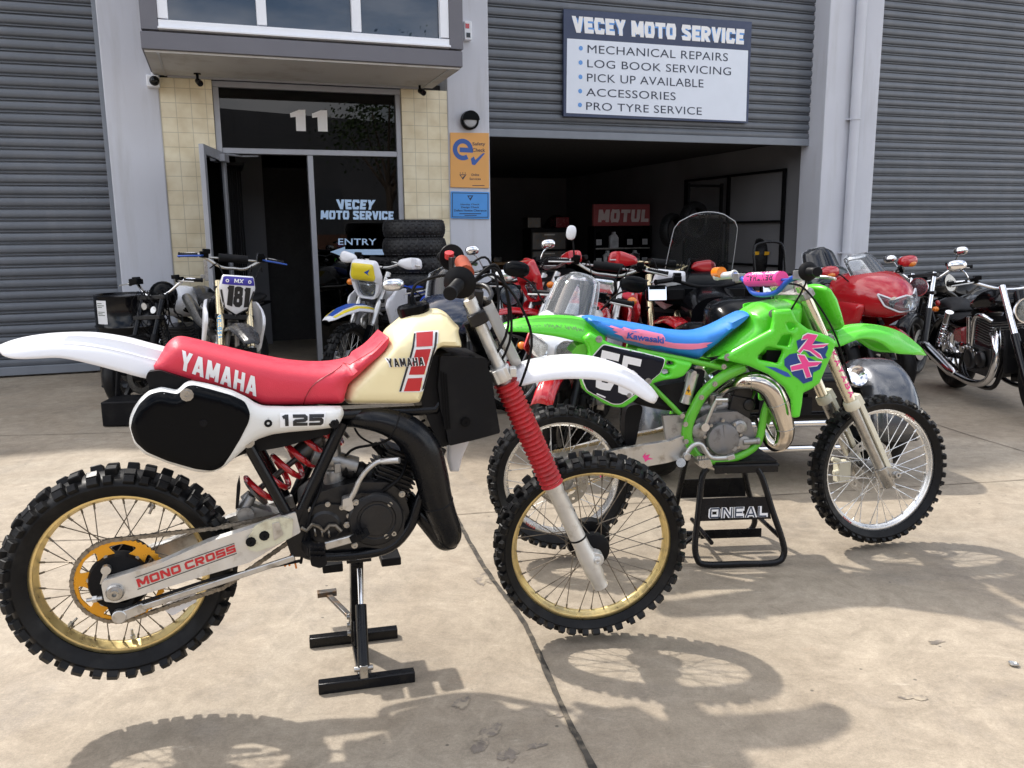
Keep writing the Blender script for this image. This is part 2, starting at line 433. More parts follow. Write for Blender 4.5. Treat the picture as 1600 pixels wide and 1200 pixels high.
def tag(o, label=None, cat=None, group=None, kind=None):
    if label: o['label'] = label
    if cat: o['category'] = cat
    if group: o['group'] = group
    if kind: o['kind'] = kind
    return o
def thing(name, label, cat, m=None, group=None):
    o = bpy.data.objects.new(name, None); COL.objects.link(o); o.empty_display_size = .1
    if m is not None: o.matrix_world = m
    return tag(o, label, cat, group)
def kids(o): return [c for c in bpy.data.objects if c.parent == o]
def copy_tree(o, parent=None):
    c = o.copy(); COL.objects.link(c)
    if parent is not None: c.parent = parent
    for k in kids(o): copy_tree(k, c)
    return c

# ------------------------------------------------------------------ lettering
_tx = {}
def text2d(s, bold=0.0, space=1.0):
    k = (s, bold, space)
    if k in _tx: return _tx[k]
    cu = bpy.data.curves.new('lettering', 'FONT'); cu.body = s; cu.offset = bold; cu.space_character = space; cu.resolution_u = 4
    ob = bpy.data.objects.new('lettering', cu); COL.objects.link(ob)
    dg = bpy.context.evaluated_depsgraph_get(); dg.update()
    me = bpy.data.meshes.new_from_object(ob.evaluated_get(dg))
    V_ = np.array([v.co[:2] for v in me.vertices]); F = [tuple(p.vertices) for p in me.polygons]
    bpy.data.objects.remove(ob); bpy.data.curves.remove(cu); bpy.data.meshes.remove(me)
    lo, hi = V_.min(0), V_.max(0); V_ = (V_-lo)/(hi-lo)
    _tx[k] = (V_, F, (hi-lo)[0]/(hi-lo)[1]); return _tx[k]
def quadmap(V_, q):
    bl, br, tr, tl = [np.array(p) for p in q]
    u, v = V_[:, :1], V_[:, 1:]
    return (1-u)*(1-v)*bl+u*(1-v)*br+u*v*tr+(1-u)*v*tl
class Drape:
    """lays flat outlines (x,z) onto the near side of an object, raised a hair."""
    def __init__(s, objs=None, y=None, up=.0011, far=False):
        s.y = y; s.up = up; s.far = far
        if objs:
            vs = []; fs = []
            for ob in (objs if isinstance(objs, (list, tuple)) else [objs]):
                k = len(vs); vs += [v.co.copy() for v in ob.data.vertices]; fs += [tuple(k+i for i in p.vertices) for p in ob.data.polygons]
            s.t = BVHTree.FromPolygons(vs, fs)
    def h(s, x, z):
        if s.y is not None: return s.y
        hit = s.t.ray_cast(Vector((x, -2, z)), Vector((0, 1, 0)))
        if hit[0] is None: hit = s.t.find_nearest(Vector((x, -.2, z)))
        return hit[0].y-s.up
    def put(s, mb, V_, F, cell=.012):
        bm = bmesh.new(); vv = [bm.verts.new((p[0], 0, p[1])) for p in V_]
        for f in F:
            try: bm.faces.new([vv[i] for i in f])
            except ValueError: pass
        if s.y is None and cell:
            V2 = np.asarray(V_); lo, hi = V2.min(0), V2.max(0)
            for ax in (0, 1):
                for c in np.arange(lo[ax]+cell, hi[ax], cell):
                    co = (c, 0, 0) if ax == 0 else (0, 0, c); no = (1, 0, 0) if ax == 0 else (0, 0, 1)
                    bmesh.ops.bisect_plane(bm, geom=bm.verts[:]+bm.edges[:]+bm.faces[:], plane_co=co, plane_no=no, dist=1e-6)
        bm.verts.index_update()
        mb.add([(v.co.x, s.h(v.co.x, v.co.z), v.co.z) for v in bm.verts], [tuple(v.index for v in f.verts) for f in bm.faces]); bm.free()
    def text(s, mb, txt, q, bold=0.0, space=1.0, cell=.012):
        V_, F, _ = text2d(txt, bold, space); s.put(mb, quadmap(V_, q), F, cell)
    def poly(s, mb, outline, holes=(), cell=.012):
        V_, F = tri2d(outline, holes); s.put(mb, V_, F, cell)
# ================================================================== stroke lettering (block capitals drawn as polygons)
def _arc(cx, cy, rx, ry, a0, a1, n=8): return [(cx+rx*math.cos(R(a0+(a1-a0)*k/n)), cy+ry*math.sin(R(a0+(a1-a0)*k/n))) for k in range(n+1)]
def glyph(ch, w, t, sq=False):
    """strokes (polylines on the centre line) for a letter w wide and 1 high with stroke t (vertical) ; sq = squared bowls"""
    h = t/2; L, Rr, B, T, Mid = h, w-h, h, 1-h, .5
    def bowl(x0, x1, y0, y1, a0, a1):
        if sq:
            c = min(.16, (y1-y0)*.3)
            pts = [(x0, y0), (x1-c, y0), (x1, y0+c), (x1, y1-c), (x1-c, y1), (x0, y1)]
            return pts
        return [(x0, y0)]+_arc(x1-(y1-y0)/2 if x1-(y1-y0)/2 > x0 else (x0+x1)/2, (y0+y1)/2, min((y1-y0)/2, (x1-x0)*.7), (y1-y0)/2, -90, 90)+[(x0, y1)]
    ring = [(L, .28), (L, .72), (L+.07*w, .88), (w*.38, T), (w*.62, T), (Rr-.07*w, .88), (Rr, .72), (Rr, .28), (Rr-.07*w, .12), (w*.62, B), (w*.38, B), (L+.07*w, .12), (L, .28)]
    rr_ = ring
    if sq: ring = [(L, Mid), (L, T-.05), (L+.05, T), (Rr-.05, T), (Rr, T-.05), (Rr, B+.05), (Rr-.05, B), (L+.05, B), (L, B+.05), (L, Mid)]
    m = w/2; e = .12
    G = {
     'A': [[(L*.9-e*.35, -e), (m, 1+e*.6)], [(w-L*.9+e*.35, -e), (m, 1+e*.6)], [(w*.2, .28), (w*.8, .28)]],
     'Y': [[(L-e*.4, 1+e), (m, .42)], [(Rr+e*.4, 1+e), (m, .42)], [(m, .5), (m, 0)]],
     'M': [[(L, 0), (L, 1)], [(Rr, 0), (Rr, 1)], [(L-.02, 1+e), (m, .18)], [(Rr+.02, 1+e), (m, .18)]],
     'H': [[(L, 0), (L, 1)], [(Rr, 0), (Rr, 1)], [(L, Mid), (Rr, Mid)]],
     'N': [[(L, 0), (L, 1)], [(Rr, 0), (Rr, 1)], [(L-.03, 1+e), (Rr+.03, -e)]],
     'O': [ring], 'C': [[(Rr, .66)]+rr_[6:2:-1]+rr_[2:0:-1]+[rr_[0]]+[rr_[11], rr_[10], rr_[9], rr_[8]]+[(Rr, .34)]] if not sq else [[(w, T), (L+.12, T), (L, T-.12), (L, B+.12), (L+.12, B), (w, B)]],
     'R': [[(L, 0), (L, 1)], bowl(L, Rr, .45, T, -90, 90), [(m*.8, .45), (Rr+.04, -e)]],
     'S': [[(Rr, .72), (Rr-.06*w, .87), (w*.62, T), (w*.36, T), (L+.05*w, .88), (L, .74), (L+.06*w, .6), (w*.4, .53), (w*.62, .47), (Rr-.06*w, .4), (Rr, .27), (Rr-.06*w, .12), (w*.64, B), (w*.36, B), (L+.06*w, .13), (L, .28)]] if not sq else [[(w, T), (L, T), (L, Mid), (Rr, Mid), (Rr, B), (0, B)]],
     'E': [[(L, 0), (L, 1)], [(0, T), (w, T)], [(0, Mid), (w*.88, Mid)], [(0, B), (w, B)]],
     'L': [[(L, 0), (L, 1)], [(0, B), (w, B)]],
     'T': [[(0, T), (w, T)], [(m, 0), (m, 1-h)]],
     'U': [[(L, 1), (L, .3), (L+.08*w, .13), (w*.4, B), (w*.6, B), (Rr-.08*w, .13), (Rr, .3), (Rr, 1)]],
     'V': [[(L-e*.35, 1+e), (m, -e*.5)], [(Rr+e*.35, 1+e), (m, -e*.5)]],
     'I': [[(m, 0), (m, 1)]],
     'K': [[(L, 0), (L, 1)], [(L, .42), (Rr+.06, 1+e)], [(m*.8, .55), (Rr+.06, -e)]],
     'B': [[(L, 0), (L, 1)], bowl(L, Rr-.02, Mid, T, -90, 90), bowl(L, Rr, B, Mid, -90, 90)],
     'X': [[(L*.6-e*.5, -e), (Rr+e*.5, 1+e)], [(L*.6-e*.5, 1+e), (Rr+e*.5, -e)]],
     'P': [[(L, 0), (L, 1)], bowl(L, Rr, .42, T, -90, 90)],
     'G': [[(Rr, .7)]+rr_[6:2:-1]+rr_[2:0:-1]+[rr_[0]]+[rr_[11], rr_[10], rr_[9], rr_[8]]+[(Rr, .28), (Rr, .45), (m, .45)]],
     '1': [[(m, 0), (m, 1)], [(m, 1-h*.8), (m-w*.42, .74)]],
     '2': [[(L, T-.16), (L+.1*w, T-.03), (w*.35, T), (w*.68, T), (Rr-.05*w, .88), (Rr, .74), (Rr-.06*w, .6), (w*.3, .36), (L, .2), (L, B), (w, B)]] if not sq else [[(0, T), (Rr-.1, T), (Rr, T-.1), (Rr, Mid+.08), (Rr-.1, Mid), (L+.1, Mid-.04), (L, Mid-.12), (L, B), (w, B)]],
     '5': [[(w*.98, T), (L, T), (L, .56), (w*.62, .58), (Rr-.06*w, .54), (Rr, .42), (Rr, .22), (Rr-.07*w, .11), (w*.6, B), (w*.35, B), (L+.05*w, .11), (L, .25)]] if not sq else [[(w, T), (L, T), (L, Mid+.06), (Rr-.1, Mid+.06), (Rr, Mid-.04), (Rr, B+.1), (Rr-.1, B), (0, B)]],
     '8': [[(L+.02, .62), (L+.02, .85), (w*.35, T), (w*.65, T), (Rr-.02, .85), (Rr-.02, .64), (w*.65, .53), (w*.35, .53), (L+.02, .62)], [(L, .2), (L, .42), (w*.35, .53), (w*.65, .53), (Rr, .42), (Rr, .2), (w*.65, B), (w*.35, B), (L, .2)]],
    }
    return G.get(ch, [])
def stroke_poly(pl, t):
    P = [np.array(p, float) for p in pl]; closed = len(P) > 3 and np.allclose(P[0], P[-1])
    if closed: P = P[:-1]
    n = len(P); Lf = []; Rt = []
    for i in range(n):
        a = P[i-1] if (i > 0 or closed) else None; b = P[(i+1) % n] if (i < n-1 or closed) else None
        d1 = (P[i]-a)/np.linalg.norm(P[i]-a) if a is not None else None; d2 = (b-P[i])/np.linalg.norm(b-P[i]) if b is not None else None
        if d1 is None: d1 = d2
        if d2 is None: d2 = d1
        n1 = np.array([-d1[1], d1[0]]); n2 = np.array([-d2[1], d2[0]]); m = n1+n2; m /= np.linalg.norm(m)+1e-9; k = min(1/max(m@n1, .5), 1.6)
        Lf.append(P[i]+m*k*t/2); Rt.append(P[i]-m*k*t/2)
    if closed: return [Lf, Rt]
    return [Lf+Rt[::-1]]
def clip01(poly):
    for s_, lim in ((1, 1.0), (-1, 0.0)):
        o = []
        for i in range(len(poly)):
            a, b = np.array(poly[i]), np.array(poly[(i+1) % len(poly)]); ia, ib = s_*a[1] <= s_*lim+1e-9, s_*b[1] <= s_*lim+1e-9
            if ia: o.append(a)
            if ia != ib: o.append(a+(b-a)*(lim-a[1])/(b[1]-a[1]))
        poly = o
        if not poly: break
    return poly
_gt = {}
def btext(s, w=.62, t=.2, gap=.12, sq=False, space=.35):
    k = (s, w, t, gap, sq)
    if k in _gt: return _gt[k]
    VV = []; FF = []; x = 0
    wid = {'I': t, '1': w*.62, 'M': w*1.2, 'W': w*1.3, 'L': w*.85, 'E': w*.86, ' ': space}
    for ch in s:
        cw = wid.get(ch, w)
        if ch == ' ': x += space; continue
        polys = []; solid = []
        for st in glyph(ch, cw, t, sq):
            q = stroke_poly(st, t)
            if len(q) == 2: solid.append((q[0], q[1])); polys += q
            else:
                c = clip01(q[0]); solid.append((c, None)); polys.append(c)
        vs = []; ed = []
        for p in polys:
            b0 = len(vs); vs += [Vector((float(q[0]), float(q[1]))) for q in p]; ed += [(b0+i, b0+(i+1) % len(p)) for i in range(len(p))]
        r = delaunay_2d_cdt(vs, ed, [], 0, 1e-5); V_ = np.array([(v.x, v.y) for v in r[0]])
        C = np.array([V_[list(f)].mean(0) for f in r[2]]); keep = np.zeros(len(C), bool)
        for a, b in solid:
            if b is None: keep |= inside(C, a)
            else:
                ia, ib = inside(C, a), inside(C, b); keep |= (ia ^ ib)
        b0 = len(VV); VV += [(v[0]+x, v[1]) for v in V_]; FF += [tuple(b0+i for i in r[2][j]) for j in np.where(keep)[0]]
        x += cw+gap
    V_ = np.array(VV); used = sorted({i for f in FF for i in f}); mp_ = {u: i for i, u in enumerate(used)}; V_ = V_[used]; FF = [tuple(mp_[i] for i in f) for f in FF]
    lo, hi = V_.min(0), V_.max(0); V_ = (V_-lo)/(hi-lo); _gt[k] = (V_, FF); return _gt[k]
def put_btext(D, mb, s, q, cell=.012, grow=0.0, **kw):
    V_, F = btext(s, **kw); D.put(mb, quadmap(V_*(1+grow)-grow/2, q), F, cell)
# ================================================================== MOTORCYCLE PARTS
def fixed(prof_w, n): pass
def tyre_mesh(Rc, Rr, w, knob=None, road=False, n=72, seed=1):
    """carcass radius Rc at the crown, bead radius Rr, section width w; knob = (count, height, block length)."""
    mb = MB(); h = Rc-Rr; pr = []
    pr.append((Rr-.004, -w*.33)); pr.append((Rr+.006, -w*.4))
    for k in range(0, 13):
        a = -math.pi/2*1.02+math.pi*1.02*k/12
        pr.append((Rr+h*.5+h*.5*math.cos(a) if abs(a) < 1.58 else Rr+h*.5, w*.5*math.sin(a)))
    pr.append((Rr+.006, w*.4)); pr.append((Rr-.004, w*.33))
    mb.lathe(pr, (0, 0, 0), (0, 1, 0), n, up=(1, 0, 0), caps=False)
    rnd = random.Random(seed)
    if knob:
        cnt, kh, kl = knob
        def block(a, y, wd, tilt, ln, ht, r0):
            er = Vector((math.cos(a), 0, math.sin(a))); et = Vector((-math.sin(a), 0, math.cos(a))); ey = Vector((0, 1, 0))
            nr = er*math.cos(tilt)+ey*math.sin(tilt); ly = ey*math.cos(tilt)-er*math.sin(tilt)
            c = er*r0+ey*y; vs = []
            for hh, sc_ in ((-.012, 1.12), (ht-.0025, 1), (ht, .84)):
                for s1, s2 in ((-1, -1), (1, -1), (1, 1), (-1, 1)): vs.append(c+nr*hh+et*s1*ln/2*sc_+ly*s2*wd/2*sc_)
            mb.add(vs, [(0, 1, 5, 4), (1, 2, 6, 5), (2, 3, 7, 6), (3, 0, 4, 7), (4, 5, 9, 8), (5, 6, 10, 9), (6, 7, 11, 10), (7, 4, 8, 11), (8, 9, 10, 11)])
        for k in range(cnt):
            a = 2*math.pi*k/cnt+rnd.uniform(-.006, .006)
            def rad(y): return Rr+h*.5+h*.5*math.sqrt(max(0, 1-(2*y/w)**2))
            if k % 2 == 0:
                for s_ in (-1, 1): block(a, s_*w*.14, w*.22, s_*.16, kl, kh, rad(w*.14)-.001)
            else:
                for s_ in (-1, 1): block(a, s_*w*.3, w*.2, s_*.42, kl, kh, rad(w*.3)-.001)
            for s_ in (-1, 1): block(a+(.0 if k % 2 else .02), s_*w*.44, w*.17, s_*.95, kl*(.95 if k % 2 else .75), kh*.95, rad(w*.44)+.001)
    return mb
def rim_mesh(Rr, wr, n=72):
    a = wr/2
    return MB().lathe([(Rr, -a), (Rr-.002, -a-.001), (Rr-.013, -a+.0005), (Rr-.016, -a+.004), (Rr-.019, -a*.45), (Rr-.0245, -a*.25), (Rr-.0255, 0), (Rr-.0245, a*.25), (Rr-.019, a*.45), (Rr-.016, a-.004), (Rr-.013, a-.0005), (Rr-.002, a+.001), (Rr, a), (Rr-.006, a*.8), (Rr-.016, a*.35), (Rr-.016, -a*.35), (Rr-.006, -a*.8)], (0, 0, 0), (0, 1, 0), n, closed=True, up=(1, 0, 0))
def spoke_mesh(Rr, hubs, cnt=36, r=.0017, off=.02, ph=0, nip=True):
    """hubs: ((flange radius, y), (flange radius, y))"""
    mb = MB()
    for k in range(cnt):
        a = 2*math.pi*k/cnt+ph; side = k % 2; fr_, fy = hubs[side]; sg = 1 if (k//2) % 2 else -1
        ha = a+sg*1.05; p = Vector((fr_*math.cos(ha), fy, fr_*math.sin(ha))); q = Vector(((Rr-.023)*math.cos(a), fy*.12, (Rr-.023)*math.sin(a)))
        mb.tube([p, q], r, 5, False)
        if nip: d = (q-p).normalized(); mb.tube([q-d*.016, q+d*.002], r*1.9, 6)
    return mb
def wheel(parent, c, Rc, Rr, w, hub, rim='silver_rim', spokes='steel', knob=None, hubs=((.045, -.03), (.045, .03)), wr=.05, cnt=36, spr=.0017, xf=None, hubmat='cast_alloy', ph=.04, tread=None, seed=1, name='wheel'):
    t = Matrix.Translation(c)
    if xf is not None: t = xf @ t
    h = hub.build(name, hubmat, parent, xf=t)
    tm = tyre_mesh(Rc, Rr, w, knob, seed=seed); tm.build('tyre', 'rubber', h, smooth=32, xf=t)
    rim_mesh(Rr, wr).build('rim', rim, h, xf=t)
    if cnt: spoke_mesh(Rr, hubs, cnt, spr, ph=ph).build('spokes', spokes, h, xf=t)
    return h
def disc_mesh(r1, r2, y, holes=12, th=.004):
    hs = [circle((r1+r2)/2*math.cos(2*math.pi*k/holes+(.1 if k % 2 else 0)), (r1+r2)/2*math.sin(2*math.pi*k/holes), .007, 8) for k in range(holes)] if holes else []
    hs.append(circle(0, 0, r2, 28)); o = circle(0, 0, r1, 44)
    return MB().slab(o, y-th/2, y+th/2, hs)
def helix(a, b, r, turns, wire, n=14, taper=1):
    a, b = Vector(a), Vector(b); d = b-a; ax = d.normalized(); u = ax.orthogonal().normalized(); v = ax.cross(u); m = int(turns*n)
    return [a+d*(k/m)+r*(1+(taper-1)*k/m)*(math.cos(2*math.pi*k/n)*u+math.sin(2*math.pi*k/n)*v) for k in range(m+1)]
def chain_mesh(path, pitch=.0158, w=.012, th=.0032, hgt=.0125):
    """closed path of (x,z) points at given y"""
    mb = MB(); P = [Vector(p) for p in path]; L = [0]
    for a, b in zip(P, P[1:]+P[:1]): L.append(L[-1]+(b-a).length)
    tot = L[-1]; n = int(tot/pitch)
    def at(s):
        s %= tot
        for i in range(len(P)):
            if L[i+1] >= s: return P[i].lerp(P[(i+1) % len(P)], (s-L[i])/(L[i+1]-L[i]+1e-9))
        return P[0]
    for k in range(n):
        a, b = at(k*tot/n), at((k+1)*tot/n); d = (b-a).normalized(); up = Vector((0, 1, 0)).cross(d); o = w/2 if k % 2 else w/2-.0028
        for s_ in (-1, 1):
            c = (a+b)/2+Vector((0, s_*o, 0)); vs = []
            for yy in (-th/4, th/4):
                for q in ((-.62, 0), (-.5, .5), (-.18, .4), (.18, .4), (.5, .5), (.62, 0), (.5, -.5), (.18, -.4), (-.18, -.4), (-.5, -.5)): vs.append(c+d*q[0]*pitch*1.05+up*q[1]*hgt+Vector((0, yy, 0)))
            mb.add(vs, [tuple(range(10))[::-1], tuple(range(10, 20))]+[(i, (i+1) % 10, 10+(i+1) % 10, 10+i) for i in range(10)])
        mb.tube([a-Vector((0, w/2+.001, 0)), a+Vector((0, w/2+.001, 0))], .0038, 6)
    return mb
def bolt(mb, p, r=.008, h=.006, ax=(0, -1, 0)):
    mb.lathe([(r*1.35, 0), (r*1.35, h*.3), (r, h*.3), (r, h), (r*.4, h), (r*.35, h*.5), (0, h*.5)], p, ax, 10)
def ridged(mb, a, b, r, n, amp, seg=20, r2=None):
    """bellows or grip with n ridges."""
    a, b = Vector(a), Vector(b); L = (b-a).length; pr = []
    for k in range(n*4+1):
        t = k/(n*4); rr = r if r2 is None else r+(r2-r)*t; pr.append((rr+amp*math.cos(2*math.pi*k/4), L*t))
    mb.lathe([(r*.5, 0)]+pr+[(r*.5, L)], a, (b-a), seg)
def fender_mesh(secs, prof, th=.003):
    """secs: list of (x, zcrown, zedge, halfwidth); prof: list of (u -1..1, h 0..1)"""
    rows = [[(x+dx*(1-h), -u*w_, ze+(zc-ze)*h) for u, h in prof] for x, zc, ze, w_, dx in secs]
    return MB().loft(rows, closed=False, caps=False)
def fins(mb, c, sx, sy, sz, n, t=.5, rot=None):
    for k in range(n): mb.box(Vector(c)+Vector((0, 0, sz*(k+.5)/n-sz/2)) if rot is None else Vector(c)+rot @ Vector((0, 0, sz*(k+.5)/n-sz/2)), (sx, sy, sz/n*t), rot)
    mb.box(c, (sx*.82, sy*.82, sz), rot)
FPROF = [(-1, 0), (-.97, .16), (-.9, .42), (-.72, .62), (-.56, .7), (-.47, .93), (-.22, .99), (0, 1), (.22, .99), (.47, .93), (.56, .7), (.72, .62), (.9, .42), (.97, .16), (1, 0)]
# ================================================================== GROUND
def node_mat(name):
    m = bpy.data.materials.new(name); m.use_nodes = True; t = m.node_tree
    return m, t, t.nodes['Principled BSDF']
def ground_mat():
    m, t, b = node_mat('concrete'); n = t.nodes.new; l = t.links.new
    c = n('ShaderNodeTexCoord'); last = None
    def noise(scale, det=6, rough=.6, vec=None, dist=0):
        q = n('ShaderNodeTexNoise'); q.inputs['Scale'].default_value = scale; q.inputs['Detail'].default_value = det; q.inputs['Roughness'].default_value = rough; q.inputs['Distortion'].default_value = dist
        l(vec or c.outputs['Object'], q.inputs['Vector']); return q.outputs['Fac']
    def ramp(f, p0, p1, c0, c1):
        q = n('ShaderNodeValToRGB'); e = q.color_ramp.elements; e[0].position = p0; e[1].position = p1; e[0].color = list(c0)+[1]; e[1].color = list(c1)+[1]; l(f, q.inputs[0]); return q.outputs['Color']
    def mix(a, bb, f, mode='MIX'):
        q = n('ShaderNodeMix'); q.data_type = 'RGBA'; q.blend_type = mode
        if isinstance(f, float): q.inputs['Factor'].default_value = f
        else: l(f, q.inputs['Factor'])
        for nm, v in (('A', a), ('B', bb)):
            if isinstance(v, tuple): q.inputs[nm].default_value = list(v)+[1]
            else: l(v, q.inputs[nm])
        return q.outputs['Result']
    base = ramp(noise(1.1, 8, .62, dist=.6), .32, .7, (.31, .256, .188), (.43, .366, .28))
    base = mix(base, (.43, .38, .3), ramp(noise(.6, 6, .6, dist=1.2), .5, .68, (0, 0, 0), (.75, .75, .75)))
    # damp-grey patches and rust tints
    base = mix(base, (.24, .21, .175), ramp(noise(.9, 9, .7, dist=1.6), .53, .7, (0, 0, 0), (.62, .62, .62)))
    base = mix(base, (.36, .2, .11), ramp(noise(2.7, 8, .7), .62, .8, (0, 0, 0), (.3, .3, .3)))
    # trowel mottling and grit
    base = mix(base, ramp(noise(14, 8, .75), .3, .72, (.68, .67, .66), (1.16, 1.16, 1.16)), .65, 'MULTIPLY')
    base = mix(base, ramp(noise(4.2, 10, .78, dist=2.2), .32, .68, (.66, .645, .625), (1.16, 1.16, 1.17)), .72, 'MULTIPLY')
    base = mix(base, ramp(noise(95, 5, .8), .3, .72, (.66, .65, .64), (1.2, 1.2, 1.2)), .6, 'MULTIPLY')
    base = mix(base, ramp(noise(240, 3, .8), .34, .66, (.72, .71, .7), (1.18, 1.18, 1.18)), .5, 'MULTIPLY')
    # dark specks (oil drops, grit) and pale scuffs
    v = n('ShaderNodeTexVoronoi'); v.inputs['Scale'].default_value = 7; v.inputs['Randomness'].default_value = 1; l(c.outputs['Object'], v.inputs['Vector'])
    base = mix(base, (.06, .05, .04), ramp(v.outputs['Distance'], .03, .05, (.75, .75, .75), (0, 0, 0)))
    v2 = n('ShaderNodeTexVoronoi'); v2.inputs['Scale'].default_value = 19; l(c.outputs['Object'], v2.inputs['Vector'])
    base = mix(base, (.11, .095, .08), mix(ramp(v2.outputs['Distance'], .05, .09, (.6, .6, .6), (0, 0, 0)), ramp(noise(1.9), .5, .62, (0, 0, 0), (1, 1, 1)), 1.0, 'MULTIPLY'))
    mpn = n('ShaderNodeMapping'); mpn.inputs['Scale'].default_value = (1.5, 7, 1); mpn.inputs['Rotation'].default_value = (0, 0, .4); l(c.outputs['Object'], mpn.inputs['Vector'])
    base = mix(base, (.6, .54, .44), ramp(noise(4, 8, .75, mpn.outputs[0]), .62, .74, (0, 0, 0), (.55, .55, .55)))
    # hairline cracks
    v3 = n('ShaderNodeTexVoronoi'); v3.feature = 'DISTANCE_TO_EDGE'; v3.inputs['Scale'].default_value = .55
    dn = n('ShaderNodeTexNoise'); dn.inputs['Scale'].default_value = 2.2; dn.inputs['Detail'].default_value = 6; l(c.outputs['Object'], dn.inputs['Vector'])
    ad = n('ShaderNodeVectorMath'); ad.operation = 'ADD'; l(c.outputs['Object'], ad.inputs[0]); l(dn.outputs['Color'], ad.inputs[1]); l(ad.outputs[0], v3.inputs['Vector'])
    base = mix(base, (.2, .16, .12), mix(ramp(v3.outputs['Distance'], .0006, .0035, (.3, .3, .3), (0, 0, 0)), ramp(noise(1.3), .5, .6, (0, 0, 0), (1, 1, 1)), 1.0, 'MULTIPLY'))
    l(base, b.inputs['Base Color'])
    l(ramp(noise(3, 6), .3, .7, (.55, .55, .55), (.8, .8, .8)), b.inputs['Roughness'])
    bp = n('ShaderNodeBump'); bp.inputs['Strength'].default_value = .22; bp.inputs['Distance'].default_value = .006
    l(noise(60, 6, .7), bp.inputs['Height']); l(bp.outputs[0], b.inputs['Normal'])
    return m
M['concrete'] = ground_mat()
M['joint'] = mat('joint', (.05, .043, .034), .9, var=.5, vscale=20, bump=.4, bscale=120, dirt=(.17, .14, .1), dscale=25, dlo=.5, dhi=.7)
M['joint_thin'] = mat('joint_thin', (.15, .12, .09), .9, var=.4, vscale=8)
M['stain'] = mat('stain', (.19, .16, .13), .6, var=.3, vscale=18, dirt=(.36, .3, .22), dscale=22, dlo=.46, dhi=.6)
g = MB(); S = 160
g.add([(-S, -S, 0), (S, -S, 0), (S, S, 0), (-S, S, 0)], [(0, 1, 2, 3)])
tag(g.build('ground', 'concrete', smooth=0), kind='structure')

def strip(px, wd, z, jitter, step=.03):
    """thin strip on the ground following photo points, with an uneven edge."""
    pts = [ground(a, b) for a, b in px]; mb = MB(); L = []; 
    pts = [Vector(p) for p in cat([tuple(p) for p in pts], 6)]
    for a, b in zip(pts[:-1], pts[1:]):
        n = max(1, int((b-a).length/step))
        L += [a+(b-a)*k/n for k in range(n)]
    L.append(pts[-1]); vs = []
    for i, p in enumerate(L):
        d = (L[min(i+1, len(L)-1)]-L[max(i-1, 0)]).normalized(); q = Vector((-d.y, d.x, 0))
        vs += [p+q*(wd/2+random.uniform(-1, 1)*jitter)+Vector((0, 0, z)), p-q*(wd/2+random.uniform(-1, 1)*jitter)+Vector((0, 0, z))]
    mb.add(vs, [(2*i, 2*i+1, 2*i+3, 2*i+2) for i in range(len(L)-1)]); return mb
tag(strip([(690, 760), (722, 826), (760, 892), (815, 968), (858, 1060), (885, 1120), (925, 1198), (1010, 1370)], .02, .004, .0022).build('expansion_joint', 'joint', smooth=0), kind='structure')
tag(strip([(-200, 849), (190, 842), (640, 815), (760, 801), (1600, 750), (2300, 700)], .006, .003, .0012).build('control_joint', 'joint_thin', smooth=0), kind='structure')
tag(strip([(-200, 684), (0, 681), (200, 676), (420, 668)], .007, .003, .0015).build('control_joint', 'joint_thin', smooth=0), kind='structure')
tag(strip([(1452, 660), (1520, 682), (1600, 706), (1800, 770)], .008, .003, .0015).build('control_joint', 'joint_thin', smooth=0), kind='structure')
def blot(cx, cy, rx, ry, seed, rot=0, z=.002):
    rr = random.Random(seed); c = ground(cx, cy); o = []
    ph = [rr.uniform(0, 6.28) for _ in range(6)]
    for k in range(90):
        a = 2*math.pi*k/90; q = 1+sum(math.sin(a*(j+2)+ph[j])*.34/(j+1)**.8 for j in range(6))+rr.uniform(-.16, .16); q = max(q, .2)
        x, y = rx*q*math.cos(a), ry*q*math.sin(a); o.append((c.x+x*math.cos(rot)-y*math.sin(rot), c.y+x*math.sin(rot)+y*math.cos(rot)))
    V_, F = tri2d(o); mb = MB(); mb.add([(p[0], p[1], z) for p in V_], F); return mb
for k, a in enumerate([(722, 1099, .016, .042, 3, -.5), (760, 1150, .028, .062, 5, -.6), (795, 1180, .022, .035, 8, .4), (838, 1166, .03, .012, 9, .5), (868, 1117, .02, .014, 11, 0), (755, 905, .03, .06, 14, .3), (1462, 1004, .026, .012, 15, 0), (1428, 1090, .04, .014, 17, .2)]):
    tag(blot(*a).build('ground_stain', 'stain', smooth=0), kind='structure')

# ================================================================== BUILDING
NIN = Vector((-math.sin(R(19.3)), math.cos(R(19.3)), 0))
WF = Frame(Matrix.Translation(NIN*9.4) @ Matrix.Rotation(R(19.3), 4, 'Z'))
M['render_grey'] = mat('render_grey', (.56, .575, .625), .75, var=.05, vscale=1.5, bump=.25, bscale=140, dirt=(.47, .475, .495), dscale=2.2, dlo=.5, dhi=.78, dmap=(3, 3, .35))
M['fascia_grey'] = mat('fascia_grey', (.135, .135, .155), .6, var=.06, vscale=2, bump=.15, bscale=120)
M['soffit'] = mat('soffit', (.5, .49, .47), .7, var=.05, vscale=1.4, dirt=(.36, .33, .3), dscale=2)
M['alu'] = mat('alu', (.36, .37, .4), .42, metal=.55, var=.05)
M['white_alu'] = mat('white_alu', (.78, .8, .84), .35, var=.02)
M['slat'] = mat('slat', (.113, .126, .146), .4, var=.06, vscale=2, coat=.1, dirt=(.15, .16, .178), dscale=2.2, dlo=.48, dhi=.8, dmap=(1.6, 1, .5))
M['rail'] = mat('rail', (.2, .22, .25), .45, var=.06)
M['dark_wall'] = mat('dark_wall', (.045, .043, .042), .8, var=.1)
M['dim_wall'] = mat('dim_wall', (.2, .2, .21), .8, var=.1, vscale=1.5)
